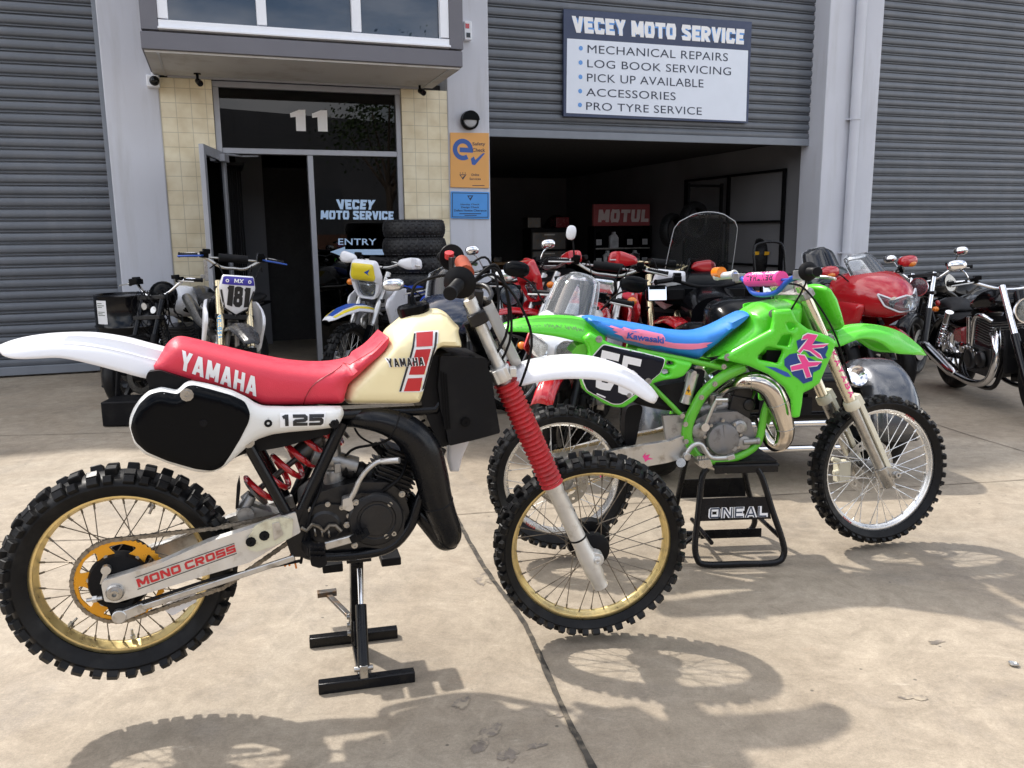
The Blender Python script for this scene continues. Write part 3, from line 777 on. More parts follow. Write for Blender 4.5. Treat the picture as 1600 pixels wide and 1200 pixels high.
M['shop_glass'] = glassmat('shop_glass', (.2, .21, .225), 1.5)
M['office_glass'] = glassmat('office_glass', (.1, .11, .13), 1.4)
M['blue_glass'] = glassmat('blue_glass', (.03, .04, .05), 1.75, body=(.03, .045, .075), bodyfac=.75)
def tilemat():
    m, t, b = node_mat('cream_tile'); n = t.nodes.new; l = t.links.new
    c = n('ShaderNodeTexCoord'); mp_ = n('ShaderNodeMapping'); mp_.inputs['Rotation'].default_value = (R(90), 0, 0); l(c.outputs['Object'], mp_.inputs[0])
    q = n('ShaderNodeTexBrick'); q.offset = 0; q.inputs['Scale'].default_value = 1; q.inputs['Brick Width'].default_value = .145; q.inputs['Row Height'].default_value = .145; q.inputs['Mortar Size'].default_value = .0035
    q.inputs['Color1'].default_value = (.8, .73, .54, 1); q.inputs['Color2'].default_value = (.77, .7, .52, 1); q.inputs['Mortar'].default_value = (.56, .51, .38, 1); l(mp_.outputs[0], q.inputs['Vector'])
    ns_ = n('ShaderNodeTexNoise'); ns_.inputs['Scale'].default_value = 5; ns_.inputs['Detail'].default_value = 7; l(c.outputs['Object'], ns_.inputs['Vector'])
    r = n('ShaderNodeValToRGB'); r.color_ramp.elements[0].position = .35; r.color_ramp.elements[1].position = .72; r.color_ramp.elements[0].color = (1.05, 1.05, 1.04, 1); r.color_ramp.elements[1].color = (.84, .78, .68, 1); l(ns_.outputs['Fac'], r.inputs[0])
    mx_ = n('ShaderNodeMix'); mx_.data_type = 'RGBA'; mx_.blend_type = 'MULTIPLY'; mx_.inputs['Factor'].default_value = 1; l(q.outputs['Color'], mx_.inputs['A']); l(r.outputs['Color'], mx_.inputs['B']); l(mx_.outputs['Result'], b.inputs['Base Color'])
    b.inputs['Roughness'].default_value = .25
    bp = n('ShaderNodeBump'); bp.inputs['Strength'].default_value = .4; bp.inputs['Distance'].default_value = .004; bp.invert = True; l(q.outputs['Fac'], bp.inputs['Height'])
    bp2 = n('ShaderNodeBump'); bp2.inputs['Strength'].default_value = .12; bp2.inputs['Distance'].default_value = .02; l(ns_.outputs['Fac'], bp2.inputs['Height']); l(bp.outputs[0], bp2.inputs['Normal']); l(bp2.outputs[0], b.inputs['Normal'])
    return m
M['cream_tile'] = tilemat()
BLD = thing('workshop_building', 'grey rendered workshop building with dark roller doors and a glazed shop entrance under a canopy', 'building', WF.m)
def wb(name, mat_, x0, x1, y0, y1, z0, z1, parent=BLD, bevel=0):
    b = MB(); b.box(((x0+x1)/2, (y0+y1)/2, (z0+z1)/2), (x1-x0, y1-y0, z1-z0)); return b.build(name, mat_, parent, smooth=0, bevel=bevel)
XA, XB, XC, XD, XE, XF, XG, XH = -.946, -.44, .066, 2.035, 2.555, 3.049, 7.715, 8.586
RZ = 5.6
wb('pilaster', 'render_grey', XA, XB, -.0, .45, 0, RZ, bevel=.012)
wb('pilaster', 'render_grey', XE, XF, -.0, .45, 0, RZ, bevel=.012)
wb('pilaster', 'render_grey', XG, XH, -.0, .45, 0, RZ, bevel=.012)
wb('pilaster', 'render_grey', -7.4, -6.9, 0, .45, 0, 4.9); wb('pilaster', 'render_grey', 13.6, 14.3, 0, .45, 0, RZ)
wb('tiled_wall', 'cream_tile', XB, XC, .012, .3, 0, 2.995); wb('tiled_wall', 'cream_tile', XD, XE, .012, .3, 0, 2.995)
# upper wall, unseen rake shaped for the ground shade; side and back walls
par = [(-14, 4.4), (-3.2, 4.75), (.6, 9.1), (26, 9.1), (26, RZ), (XA, RZ), (XA, 4.72), (-14, 4.0)]
MB().slab(par, .02, .4).build('shade_parapet', 'render_grey', BLD, smooth=0)
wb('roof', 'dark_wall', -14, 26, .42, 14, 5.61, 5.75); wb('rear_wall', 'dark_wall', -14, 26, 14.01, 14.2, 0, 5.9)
wb('side_wall', 'render_grey', -14.2, -14.01, 0, 14, 0, 4.0); wb('side_wall', 'render_grey', 26.01, 26.2, 0, 14, 0, 9)
wb('front_wall', 'render_grey', -14, -7.41, .03, .4, 0, 3.99); wb('front_wall', 'render_grey', 14.31, 26, .03, .4, 0, RZ-.005)
# roller doors
def roller(x0, x1, z0, z1, y=.3):
    mb = MB(); pitch = .1165; pr = [(0, 0), (.012, -.006), (.035, -.0115), (.058, -.006), (.072, 0), (.077, .022), (.084, .022), (.09, -.001), (.096, -.001), (.102, .022), (.11, .022)]
    zs = []; k = 0
    while z0+.09+k*pitch < z1:
        zs += [(z0+.09+k*pitch+a, y+b) for a, b in pr]; k += 1
    rnd = random.Random(int(x0*10)); nx = 7
    for i, (z, yy) in enumerate(zs): pass
    vs = []; xs = [x0+(x1-x0)*j/nx for j in range(nx+1)]
    for (z, yy) in zs: vs += [(x, yy+rnd.uniform(-.0012, .0012), z+rnd.uniform(-.0012, .0012)) for x in xs]
    mb.add(vs, [(i*(nx+1)+j, i*(nx+1)+j+1, (i+1)*(nx+1)+j+1, (i+1)*(nx+1)+j) for i in range(len(zs)-1) for j in range(nx)])
    d = mb.build('roller_door', 'slat', BLD, smooth=50)
    gd = MB(); [gd.box((xx, y-.03, (z0+z1)/2 if z0 < 1 else z1/2), (.07, .05, (z1-z0) if z0 < 1 else z1)) for xx in (x0+.05, x1-.05)]; gd.build('guide_rail', 'rail', BLD, smooth=0, bevel=.004)
    r = MB(); r.box(((x0+x1)/2, y+.004, z0+.045), (x1-x0, .04, .09)); r.build('bottom_rail', 'rail', d, smooth=0, bevel=.006)
    return d
roller(-6.9, XA+.02, .02, 4.7); roller(XF-.02, XG+.1, 2.55, RZ); roller(XH-.02, 13.62, .02, RZ)
# canopy, window bay above it
CO = 1.175; CX0, CX1 = WF.P(220, 64, CO)[0], WF.P(723, 96, CO)[0]; CZ = 3.011; CZ1 = WF.P(480, 64.5, CO)[1]
can = wb('canopy', 'fascia_grey', CX0, CX1, -CO, -.012, CZ+.02, CZ1, bevel=.006)
wb('soffit', 'soffit', CX0+.02, CX1-.02, -CO+.03, -.014, CZ, CZ+.018, can)
wb('soffit_trim', 'alu', CX0+.12, CX0+.14, -CO+.04, -.02, CZ-.006, CZ-.001, can); wb('soffit_trim', 'alu', CX1-.14, CX1-.12, -CO+.04, -.02, CZ-.006, CZ-.001, can)
wb('soffit_trim', 'alu', CX0+.15, CX1-.15, -.05, -.02, CZ-.02, CZ-.001, can)
BO = CO-.03
bx0, bx1 = WF.P(218, 20, BO)[0], WF.P(723, 30, BO)[0]; wx0, wx1 = WF.P(246, 25, BO)[0], WF.P(702, 45, BO)[0]
wb('bay_side', 'fascia_grey', bx0, wx0-.002, -BO, -.014, CZ1+.025, RZ-.004); wb('bay_side', 'fascia_grey', wx1+.002, bx1, -BO, -.014, CZ1+.025, RZ-.004)
wb('bay_ledge', 'fascia_grey', bx0+.05, bx1-.05, -BO+.04, -.016, CZ1+.001, CZ1+.024)
wz = CZ1+.026
fr = MB(); fw = .085
for xx in (wx0, WF.P(401, 20, BO)[0], WF.P(550, 20, BO)[0], wx1-fw): fr.box((xx+fw/2, -BO+.05, (wz+fw+RZ)/2+.002), (fw, .08, RZ-wz-fw-.02))
fr.box(((wx0+wx1)/2, -BO+.045, wz+fw/2), (wx1-wx0, .085, fw)); fr.box(((wx0+wx1)/2, -BO+.02, wz+.012), (wx1-wx0+.01, .11, .02))
uw = fr.build('upper_window', 'white_alu', BLD, smooth=0, bevel=.004)
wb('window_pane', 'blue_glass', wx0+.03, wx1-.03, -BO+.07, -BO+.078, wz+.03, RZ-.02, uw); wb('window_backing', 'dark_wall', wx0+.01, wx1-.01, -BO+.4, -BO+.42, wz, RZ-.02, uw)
# shop front
HZ, TZ = 2.935, 2.30; MX = WF.P(488, 300, 0)[0]
sf = MB(); q = .058
for xx, zt in ((XC+.004, HZ), (XD-.062, HZ), (MX-q/2, TZ-.03)): sf.box((xx+q/2, .09, zt/2-.001), (q, .1, zt-.002))
sf.box(((XC+XD)/2, .09, HZ+.029), (XD-XC-.008, .1, .058)); sf.box(((XC+XD)/2, .09, TZ), (XD-XC-2*q-.012, .098, .058))
sf.box(((MX+XD)/2, .09, .06), (XD-MX-.15, .09, .12))
SHF = sf.build('shop_front', 'alu', BLD, smooth=0, bevel=.004)
tp = wb('transom_pane', 'office_glass', XC+.06, XD-.06, .085, .093, TZ+.028, HZ, SHF)
sp = wb('window_pane', 'office_glass', MX+q/2, XD-.06, .085, .093, .11, TZ-.028, SHF)
def onwall(pxs, y): return [WF.P(a, b, -y) for a, b in pxs]
D = Drape(y=.083); mb = MB()
for dx in (0, 34): D.poly(mb, onwall([(463+dx, 204.5+dx*.02), (478+dx, 205+dx*.02), (477+dx, 171.5+dx*.02), (467+dx, 171.5+dx*.02), (453+dx, 177+dx*.02), (454+dx, 183.5+dx*.02), (462+dx, 182.5+dx*.02)], .083))
mb.build('street_number', 'ink_white', SHF, smooth=0)
mb = MB(); put_btext(D, mb, 'VECEY', onwall([(528, 327), (583, 327.5), (587, 312.5), (525, 311.5)], .083), w=.74, t=.26, gap=.06); put_btext(D, mb, 'MOTO SERVICE', onwall([(501, 342.5), (615, 343.6), (615, 330), (501.5, 328.6)], .083), w=.7, t=.25, gap=.06)
M['pale_blue'] = mat('pale_blue', (.5, .68, .9), .4, var=.02)
mb.build('window_lettering', 'pale_blue', SHF, smooth=0)
mb = MB(); D.text(mb, 'ENTRY', onwall([(528.5, 382.6), (588, 383), (588, 373), (528.5, 372.6)], .083), .012, 1.05)
D.poly(mb, onwall([(516, 393.5), (539, 385.4), (539, 389.6), (600, 389.6), (600, 398.2), (539, 398.2), (539, 402.4)], .083)); mb.build('entry_arrow', 'pale_blue', SHF, smooth=0)
# open door leaf, swung out
hx = XC+.07; end = WF.PZ(303, 221, TZ-.04); ang = math.atan2(end.y-.05, end.x-hx); dl = 1.0
rot = Matrix.Rotation(ang, 3, 'Z')
def leaf(mb, x0, x1, z0, z1, y0=-.022, y1=.022):
    mb.box(Vector((hx, .04, 0))+rot @ Vector(((x0+x1)/2, (y0+y1)/2, (z0+z1)/2)), (x1-x0, y1-y0, z1-z0), rot)
mb = MB(); dt = TZ-.034
leaf(mb, .0, .075, .02, dt); leaf(mb, dl-.085, dl, .02, dt); leaf(mb, .075, dl-.085, dt-.09, dt); leaf(mb, .075, dl-.085, .02, .2)
dr = mb.build('entry_door', 'alu', BLD, smooth=0, bevel=.003)
mb = MB(); leaf(mb, .07, dl-.08, .19, dt-.08, -.004, .004); mb.build('door_pane', 'office_glass', dr, smooth=0)
mb = MB(); leaf(mb, .12, .34, dt-.1, dt-.03, .024, .075)
mb.tube([Vector((hx, .04, dt-.02))+rot @ Vector((.15, .06, 0)), Vector((hx, .04, dt-.015))+rot @ Vector((-.1, .16, 0)), Vector((hx+.35, .1, dt-.01))], .011, 6)
mb.build('door_closer', 'alu', dr, smooth=0)
mb = MB(); leaf(mb, dl-.06, dl-.02, 1.0, 1.2, -.06, -.024); leaf(mb, dl-.075, dl-.03, 1.02, 1.06, -.1, -.06); mb.build('door_handle', 'steel', dr, bevel=.003)
# office interior
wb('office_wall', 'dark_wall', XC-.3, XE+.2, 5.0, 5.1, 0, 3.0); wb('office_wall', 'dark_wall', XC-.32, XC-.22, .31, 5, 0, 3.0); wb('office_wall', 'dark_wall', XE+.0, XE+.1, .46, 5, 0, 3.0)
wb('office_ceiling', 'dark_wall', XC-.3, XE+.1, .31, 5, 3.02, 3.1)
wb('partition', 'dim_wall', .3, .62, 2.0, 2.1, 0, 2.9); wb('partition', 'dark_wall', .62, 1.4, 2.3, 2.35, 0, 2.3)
mb = MB()
for k in range(9): mb.box((.1+k*.028, .5+k*.1, 1.15), (.02, .05, 2.1))
mb.box((.2, .95, 2.2), (.3, 1.0, .03)); mb.build('folding_grille', 'black_matt', BLD, smooth=0)
# workshop interior
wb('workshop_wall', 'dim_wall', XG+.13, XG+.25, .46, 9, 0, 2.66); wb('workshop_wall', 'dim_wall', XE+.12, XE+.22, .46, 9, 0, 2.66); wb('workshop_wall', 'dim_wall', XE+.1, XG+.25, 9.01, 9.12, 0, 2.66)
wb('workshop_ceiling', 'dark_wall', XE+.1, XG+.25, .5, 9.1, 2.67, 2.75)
mb = MB(); wxx = XG+.115
for yy in (.9, 2.3, 3.6): mb.box((wxx-.02, yy, 1.15), (.04, .05, 2.3))
for zz in (.9, 1.55, 2.28): mb.box((wxx-.02, 2.25, zz), (.045, 2.75, .035))
mb.build('wall_rack', 'black_matt', BLD, smooth=0)

# ------------------------------------------------------------------ things on the front
def onw_thing(name, label, cat, group=None): return thing(name, label, cat, WF.m, group)
# big board on the raised roller door
SB = onw_thing('sign_board', 'large white service list board with dark blue header fixed to the raised roller door', 'sign')
ys = .235
bo = onwall([(880.6, 181.7), (1169, 192.3), (1175, 34), (880.6, 13.8)], ys)
M['board_navy'] = mat('board_navy', (.03, .045, .1), .4, var=.05)
MB().slab(bo, ys, ys+.035).build('board', 'board_navy', SB, smooth=0, bevel=.003)
D2 = Drape(y=ys-.002); mb = MB(); D2.poly(mb, onwall([(884.6, 176.4), (1165.4, 189.5), (1168.8, 79), (886, 60)], ys)); M['board_white'] = mat('board_white', (.72, .77, .85), .4, var=.02); mb.build('list_panel', 'board_white', SB, smooth=0)
D3 = Drape(y=ys-.004); D3b = Drape(y=ys-.0055)
mb = MB(); tq = onwall([(895, 51), (1161.7, 70), (1163, 45.8), (893, 24.5)], ys); put_btext(D3, mb, 'VECEY MOTO SERVICE', tq, cell=0, w=.72, t=.33, gap=.0); M['glow_blue'] = mat('glow_blue', (.12, .32, .7), .4, var=.02); mb.build('header_outline', 'glow_blue', SB, smooth=0)
mb = MB(); put_btext(D3b, mb, 'VECEY MOTO SERVICE', tq, cell=0, w=.7, t=.25, gap=.06, space=.33); mb.build('header_lettering', 'ink_white', SB, smooth=0)
mb = MB(); M['ink_navy'] = mat('ink_navy', (.02, .03, .06), .45, var=.05)
for s, q in (('MECHANICAL REPAIRS', [(917.8, 82.9), (1137, 96), (1137.3, 83.3), (917.8, 70.1)]), ('LOG BOOK SERVICING', [(917.4, 105.2), (1141.8, 117.9), (1142.2, 105.6), (917.4, 92.9)]), ('PICK UP AVAILABLE', [(917, 127.5), (1099, 137), (1099, 124.3), (917, 114.7)]), ('ACCESSORIES', [(915.7, 150), (1055.5, 156.8), (1055.5, 144.5), (915.7, 137.7)]), ('PRO TYRE SERVICE', [(915.7, 171.7), (1096.3, 179.8), (1096.3, 167.9), (915.7, 159.4)])):
    mb = MB(); D3.text(mb, s, onwall(q, ys), .0, 1.05); mb.build('list_line', 'ink_navy', SB, smooth=0)
mb = MB()
for k, (a, b) in enumerate(((907.4, 75.4), (907, 97.8), (906.8, 120.2), (906.4, 142.4), (906, 164))):
    x, z = WF.P(a, b, -ys); D3.poly(mb, circle(x, z, .027, 14))
mb.build('bullet_mark', 'glow_blue', SB, smooth=0)
# orange and blue plates on the pilaster
M['sign_orange'] = mat('sign_orange', (.72, .36, .1), .4, var=.05, vscale=2); M['sign_blue'] = mat('sign_blue', (.07, .3, .72), .35, var=.04); M['logo_blue'] = mat('logo_blue', (.03, .1, .36), .4, var=.05)
OS = onw_thing('inspection_sign', 'orange safety check plate with a big blue letter e on the grey pilaster', 'sign')
def S3(px, py): return (680+px/5.717, 150+py/5.714)
def sq(x0, y0, x1, y1): return onwall([S3(x0, y1), S3(x1, y1), S3(x1, y0), S3(x0, y0)], -.02)
MB().slab(onwall([(704, 292.6), (764.3, 293.9), (764, 207.8), (703.6, 207)], -.02), -.02, -.004).build('plate', 'sign_orange', OS, smooth=0, bevel=.002)
D4 = Drape(y=-.0215); mb = MB(); ex0, ez0 = WF.P(*S3(247, 478), .02); er = .093; D4.poly(mb, [tuple(p) for p in stroke_poly([(ex0-er*.4, ez0-.003)]+[(ex0+er*math.cos(R(a)), ez0+er*math.sin(R(a))) for a in range(-4, 318, 14)], .052)[0]]); D4.poly(mb, onwall([S3(*p) for p in [(318, 560), (345, 540), (358, 572), (425, 510), (445, 512), (355, 618), (328, 612)]], -.02)); mb.build('letter_mark', 'logo_blue', OS, smooth=0)
mb = MB(); D4.text(mb, 'Safety', sq(332, 413, 447, 450), .015); D4.text(mb, 'Check', sq(332, 466, 446, 499), .015); D4.text(mb, 'Online', sq(322, 692, 392, 714), .01); D4.text(mb, 'Services', sq(307, 729, 407, 750), .01)
D4.poly(mb, onwall([S3(*p) for p in [(215, 700), (280, 700), (247, 748)]], -.02), [onwall([S3(*p) for p in [(228, 707), (266, 707), (240, 730)]], -.02)])
for k in range(3): D4.poly(mb, circle(*WF.P(*S3(224+k*22, 688), .02), .006, 8))
D4.poly(mb, sq(332, 797, 440, 803)); mb.build('small_lettering', 'ink_navy', OS, smooth=0)
BS = onw_thing('clearance_sign', 'bright blue plate of inspection wording below the orange plate', 'sign')
MB().slab(rounded(onwall([(704.5, 341.1), (764.8, 342.2), (764.8, 300.2), (704.5, 298.8)], -.02), .012, 3), -.02, -.004).build('plate', 'sign_blue', BS, smooth=0)
mb = MB(); ring = onwall([S3(*p) for p in [(150, 1082), (474, 1086), (474, 868), (150, 862)]], -.02); inn = onwall([S3(*p) for p in [(156, 1076), (468, 1080), (468, 874), (156, 868)]], -.02); D4.poly(mb, ring, [inn])
D4.text(mb, 'Identity Check', sq(226, 960, 395, 978), .02); D4.text(mb, 'Design Check', sq(232, 985, 393, 1005), .02); D4.text(mb, 'Defect Notice Clearance', sq(168, 1012, 458, 1031), .02); D4.poly(mb, sq(215, 1047, 410, 1054)); D4.poly(mb, sq(262, 1063, 370, 1069))
D4.poly(mb, onwall([S3(*p) for p in [(285, 888), (340, 888), (314, 935)]], -.02), [onwall([S3(*p) for p in [(300, 896), (328, 896), (308, 915)]], -.02)]); mb.build('small_lettering', 'ink_navy', BS, smooth=0)
# bulkhead light
BL = onw_thing('bulkhead_light', 'round black bulkhead light with half hood above the orange plate', 'light')
x, z = WF.P(734.2, 188, .05); r = .105
mb = MB(); mb.lathe([(r*.9, -.004), (r, -.02), (r, -.06), (r*.93, -.075), (r*.8, -.075), (r*.8, -.05)], (x, 0, z), (0, 1, 0), 28); mb.build('housing', 'black_plastic', BL)
mb = MB(); mb.lathe([(r*.8, -.05), (r*.7, -.075), (r*.4, -.09), (0, -.095)], (x, 0, z), (0, 1, 0), 28); mb.build('lens', mat('frosted', (.45, .46, .48), .3, var=.1), BL)
mb = MB(); mb.slab([(x+r*.97*math.cos(a), z+r*.97*math.sin(a)) for a in np.linspace(0, math.pi, 16)], -.105, -.07); mb.build('hood', 'black_plastic', BL, bevel=.004)
# alarm box
AB = onw_thing('alarm_box', 'small white alarm box with red label high on the pilaster by the canopy', 'alarm box')
x0, z0 = WF.P(726, 62, .07); x1, z1 = WF.P(737, 33, .07)
mb = MB(); mb.box(((x0+x1)/2, -.04, (z0+z1)/2), (x1-x0, .07, z1-z0)); mb.build('case', 'white_alu', AB, smooth=0, bevel=.008)
mb = MB(); mb.box(((x0+x1)/2-.01, -.077, z0+(z1-z0)*.72), (x1-x0-.04, .003, .05)); mb.build('label_strip', 'red_paint', AB, smooth=0)
mb = MB(); mb.box(((x0+x1)/2, -.077, z0+(z1-z0)*.25), (x1-x0-.04, .003, .05)); mb.build('strobe', 'smoked_screen', AB, smooth=0)
# cameras and spot lights under the canopy
def cctv(px, py, off, label, dark):
    t = onw_thing('security_camera', label, 'camera', 'cameras under the canopy')
    x, z = WF.P(px, py, off); k = 'black_plastic' if dark else 'white_alu'
    mb = MB(); mb.box((x-.0, -off+.02, z), (.12, .1, .115)) if not dark else mb.tube([(x, -off+.03, z+.015), (x+.02, -off-.05, z-.02)], .03, 12)
    mb.build('housing', k, t, bevel=.01)
    mb = MB(); mb.lathe([(.048, 0), (.046, -.015), (.03, -.035), (0, -.042)], (x+.015, -off-.03, z), (0.15, 1, .1), 18) if not dark else mb.lathe([(.031, 0), (.03, -.01), (.012, -.012), (0, -.012)], (x+.02, -off-.05, z-.02), (-.25, 1, .45), 16); mb.build('lens', 'gloss_black', t)
    mb = MB(); mb.tube([(x, -off+.03, z+.03), (x, -off+.03, z+.09)], .014, 8) if dark else mb.bar((x+.0, -off+.02, z+.05), (x+.0, -off+.03, z+.2), .03, .03); mb.lathe([(.035, 0), (.035, -.014)], (x, -off+.03, z+.088), (0, 0, 1), 12) if dark else None; mb.build('bracket', k, t)
cctv(239, 127, .06, 'square white security camera at left corner under the canopy', False)
cctv(309, 128, .25, 'small dark dome camera hanging under the canopy left of the door', True)
cctv(657, 143, .2, 'small black camera angled sideways under the right end of the canopy', True)
# downpipe
DP = onw_thing('downpipe', 'light grey round downpipe running down the right hand pilaster', 'pipe')
xt = WF.P(1344, 40, .06)[0]
mb = MB(); mb.tube([(xt, -.07, .05), (xt, -.07, 2.86), (xt, -.07, 2.9)], .062, 16); mb.tube([(xt, -.07, 2.88), (xt, -.07, RZ)], .067, 16); mb.build('pipe', 'render_grey', DP)
mb = MB()
for zz in (2.86, 1.1): mb.lathe([(.072, 0), (.072, .02), (.064, .02)], (xt, -.07, zz), (0, 0, 1), 18); mb.box((xt, -.03, zz+.01), (.19, .06, .02))
mb.build('clip', 'render_grey', DP)
# ================================================================== CREAM TANK DIRT BIKE (foreground)
def build_cream():
    F = frame(-1.141, 2.284, 17.55)
    T = thing('dirt_bike', 'cream tank dirt bike with red seat and gold rims raised on the lift stand', 'motorbike', F.m)
    # steering: turn about the fork axis
    a0, a1 = F.P3(752, 500, .02), F.P3(925, 880, .02); a0.y = a1.y = 0
    ax = (a0-a1).normalized()
    XS = Matrix.Translation(a0) @ Matrix.Rotation(R(-12.5), 4, ax) @ Matrix.Translation(-a0)
    S = Frame(F.m @ XS)
    # ---- wheels
    rc = (0, 0, .468)
    hub = MB(); hub.lathe([(.014, -.12), (.014, -.1), (.03, -.095), (.078, -.088), (.085, -.07), (.082, -.05), (.04, -.045), (.036, .03), (.07, .035), (.075, .075), (.03, .08), (.014, .09), (.014, .11)], (0, 0, 0), (0, 1, 0), 30)
    rw = wheel(T, rc, .304, .2435, .125, hub, 'gold_rim', 'spoke_dark', (40, .019, .031), ((.05, -.042), (.068, .036)), .058, hubmat='black_matt', ph=.09)
    fcw = S.i @ (Vector((-1.141, 2.284, 0))+1.474*Vector((math.cos(R(17.55)), math.sin(R(17.55)), 0))+Vector((0, 0, .365)))
    fc = Vector((fcw.x, 0, fcw.z))
    hub = MB(); hub.lathe([(.011, -.1), (.011, -.065), (.03, -.062), (.058, -.05), (.062, -.03), (.03, -.024), (.027, .02), (.075, .024), (.08, .05), (.02, .056), (.011, .07), (.011, .1)], (0, 0, 0), (0, 1, 0), 30)
    fwh = wheel(T, fc, .319, .281, .098, hub, 'gold_rim', 'spoke_dark', (46, .019, .026), ((.03, -.045), (.05, .028)), .045, hubmat='black_matt', xf=XS, ph=.05, seed=3)
    # valves and rim locks
    mb = MB()
    for a in (3.9, 4.75, 1.1): 
        d = Vector((math.cos(a), 0, math.sin(a))); mb.tube([Vector(rc)+d*.222, Vector(rc)+d*.185], .004, 6); mb.tube([Vector(rc)+d*.212, Vector(rc)+d*.203], .008, 6)
    mb.build('rim_lock', 'steel', rw)
    # ---- sprocket, chain
    ys = -.072; n = 52; o = []
    for k in range(n*2): r = .1245 if k % 2 else .1195; a = 2*math.pi*k/(2*n); o.append((r*math.cos(a), r*math.sin(a)))
    hs = [circle(0, 0, .062, 30)]
    for k in range(6):
        a = 2*math.pi*(k+.35)/6; h = .36
        hs.append(rounded([(.107*math.cos(a-h), .107*math.sin(a-h)), (.11*math.cos(a), .11*math.sin(a)), (.107*math.cos(a+h), .107*math.sin(a+h)), (.079*math.cos(a+h*.55), .079*math.sin(a+h*.55)), (.073*math.cos(a), .073*math.sin(a)), (.088*math.cos(a-h*.8), .088*math.sin(a-h*.8))], .008, 3))
    MB().slab(o, ys-.003, ys+.003, hs).build('sprocket', 'orange_anod', rw, xf=Matrix.Translation(rc), smooth=20, bevel=.0007)
    mb = MB()
    for k in range(6): a = 2*math.pi*(k-.15)/6; bolt(mb, (.078*math.cos(a), ys-.003, rc[2]+.078*math.sin(a)), .006, .006)
    mb.build('sprocket_bolt', 'steel', rw)
    up1, up2 = F.P(240, 833, .075), F.P(452, 803, .075); lo1, lo2 = F.P(200, 985, .075), F.P(455, 845, .075)
    path = [(up2[0], ys, up2[1]), (up2[0]+.045, ys, up2[1]-.035), (lo2[0]+.03, ys, lo2[1]+.01), (lo2[0], ys, lo2[1])]
    m0 = F.P(350, 915, .075); path.append((m0[0], ys, m0[1]-.006))
    for k in range(0, 27): a = R(-78-k*7.6); path.append((rc[0]+.123*math.cos(a), ys, rc[2]+.123*math.sin(a)))
    m1 = F.P(340, 822, .075); path.append((m1[0], ys, m1[1]-.006))
    chain_mesh(path).build('chain', 'chain', T, smooth=0)
    # ---- swingarm (near and far arm), buffer, torque rod
    def arm(y0, y1, off):
        ol = F.PP([(158, 914), (163, 907), (178, 903), (250, 880), (325, 847), (400, 823), (462, 800), (470, 832), (440, 848), (390, 879), (312, 902), (225, 929), (182, 942), (163, 940)], off)
        return MB().slab(rounded(ol, .006, 3), y0, y1)
    sw = arm(-.13, -.098, .13).build('swingarm', 'dull_alloy', T, smooth=30, bevel=.005)
    arm(.075, .11, .09).build('swingarm_side', 'alloy', sw, smooth=30, bevel=.005)
    D = Drape(y=-.1318); mb = MB(); put_btext(D, mb, 'MONO CROSS', F.PP([(216.5, 918), (369, 862), (366.5, 851), (212.5, 905.5)], .131), w=1.0, t=.25, gap=.13, sq=True)
    mb.build('lettering', 'ink_red', sw, smooth=0)
    mb = MB(); D.poly(mb, F.PP([(215, 921.5), (370, 865), (370, 864), (215, 920.4)], .131)); D.poly(mb, F.PP([(211, 903), (366, 849.5), (366, 848.5), (211, 902)], .131)); mb.build('pinstripe', 'ink_black', sw, smooth=0)
    mb = MB(); q = F.P3(180, 925, .13); mb.lathe([(.022, 0), (.024, .006), (.02, .012), (.012, .014), (.012, .022), (.006, .022), (.005, .012), (0, .012)], q, (0, -1, 0), 24); mb.build('axle_nut', 'steel', T)
    mb = MB(); mb.bar(F.P3(160, 912, .11), F.P3(167, 890, .11), .012, .012); mb.lathe([(.013, -.008), (.013, .008)], F.P3(166, 890, .11), (0, 1, 0), 16); mb.tube([F.P3(160, 934, .11), F.P3(135, 938, .11)], .006, 8); mb.lathe([(.01, -.006), (.01, .006)], F.P3(148, 936, .11), (1, 0, 0), 6); mb.build('chain_adjuster', 'alloy', T)
    mb = MB(); mb.slab(rounded(F.PP([(385, 846), (388, 858), (402, 861), (430, 851), (456, 838), (458, 810), (440, 808), (415, 813), (398, 822)], .135), .006), -.141, -.128)
    bf = mb.build('chain_guide', 'buffer_white', sw, bevel=.003)
    mb = MB(); bolt(mb, F.P3(392, 846.5, .141), .011, .006); bolt(mb, F.P3(413, 837, .141), .011, .006); mb.build('guide_bolt', 'black_matt', bf)
    mb = MB(); mb.slab(rounded(F.PP([(425, 818), (436, 815), (443, 835), (428, 845)], .1425), .004), -.145, -.139); mb.build('guide_clip', 'alloy', bf, bevel=.002)
    mb = MB(); mb.bar(F.P3(187, 963, .12), F.P3(226, 947, .12), .02, .03); mb.bar(F.P3(222, 949, .125), F.P3(460, 871, .125), .012, .018); mb.lathe([(.02, -.012), (.02, .012)], F.P3(187, 962, .12), (0, 1, 0), 18)
    mb.build('torque_rod', 'alloy', T, bevel=.003)
    mb = MB(); mb.slab(rounded(F.PP([(167, 940), (200, 938), (215, 925), (195, 965), (186, 972), (176, 962)], .1), .006), -.115, -.095); mb.tube([F.P3(215, 943, .125), F.P3(330, 905, .125), F.P3(470, 876, .12)], .005, 8); mb.build('brake_plate', 'black_matt', T)
    mb = MB(); mb.slab(rounded(F.PP([(252, 945), (305, 922), (308, 938), (270, 960), (262, 955)], .04), .006), -.05, -.045); mb.build('mud_flap', 'white_plastic', T)
    # ---- frame tubes
    mb = MB(); fr = .0165
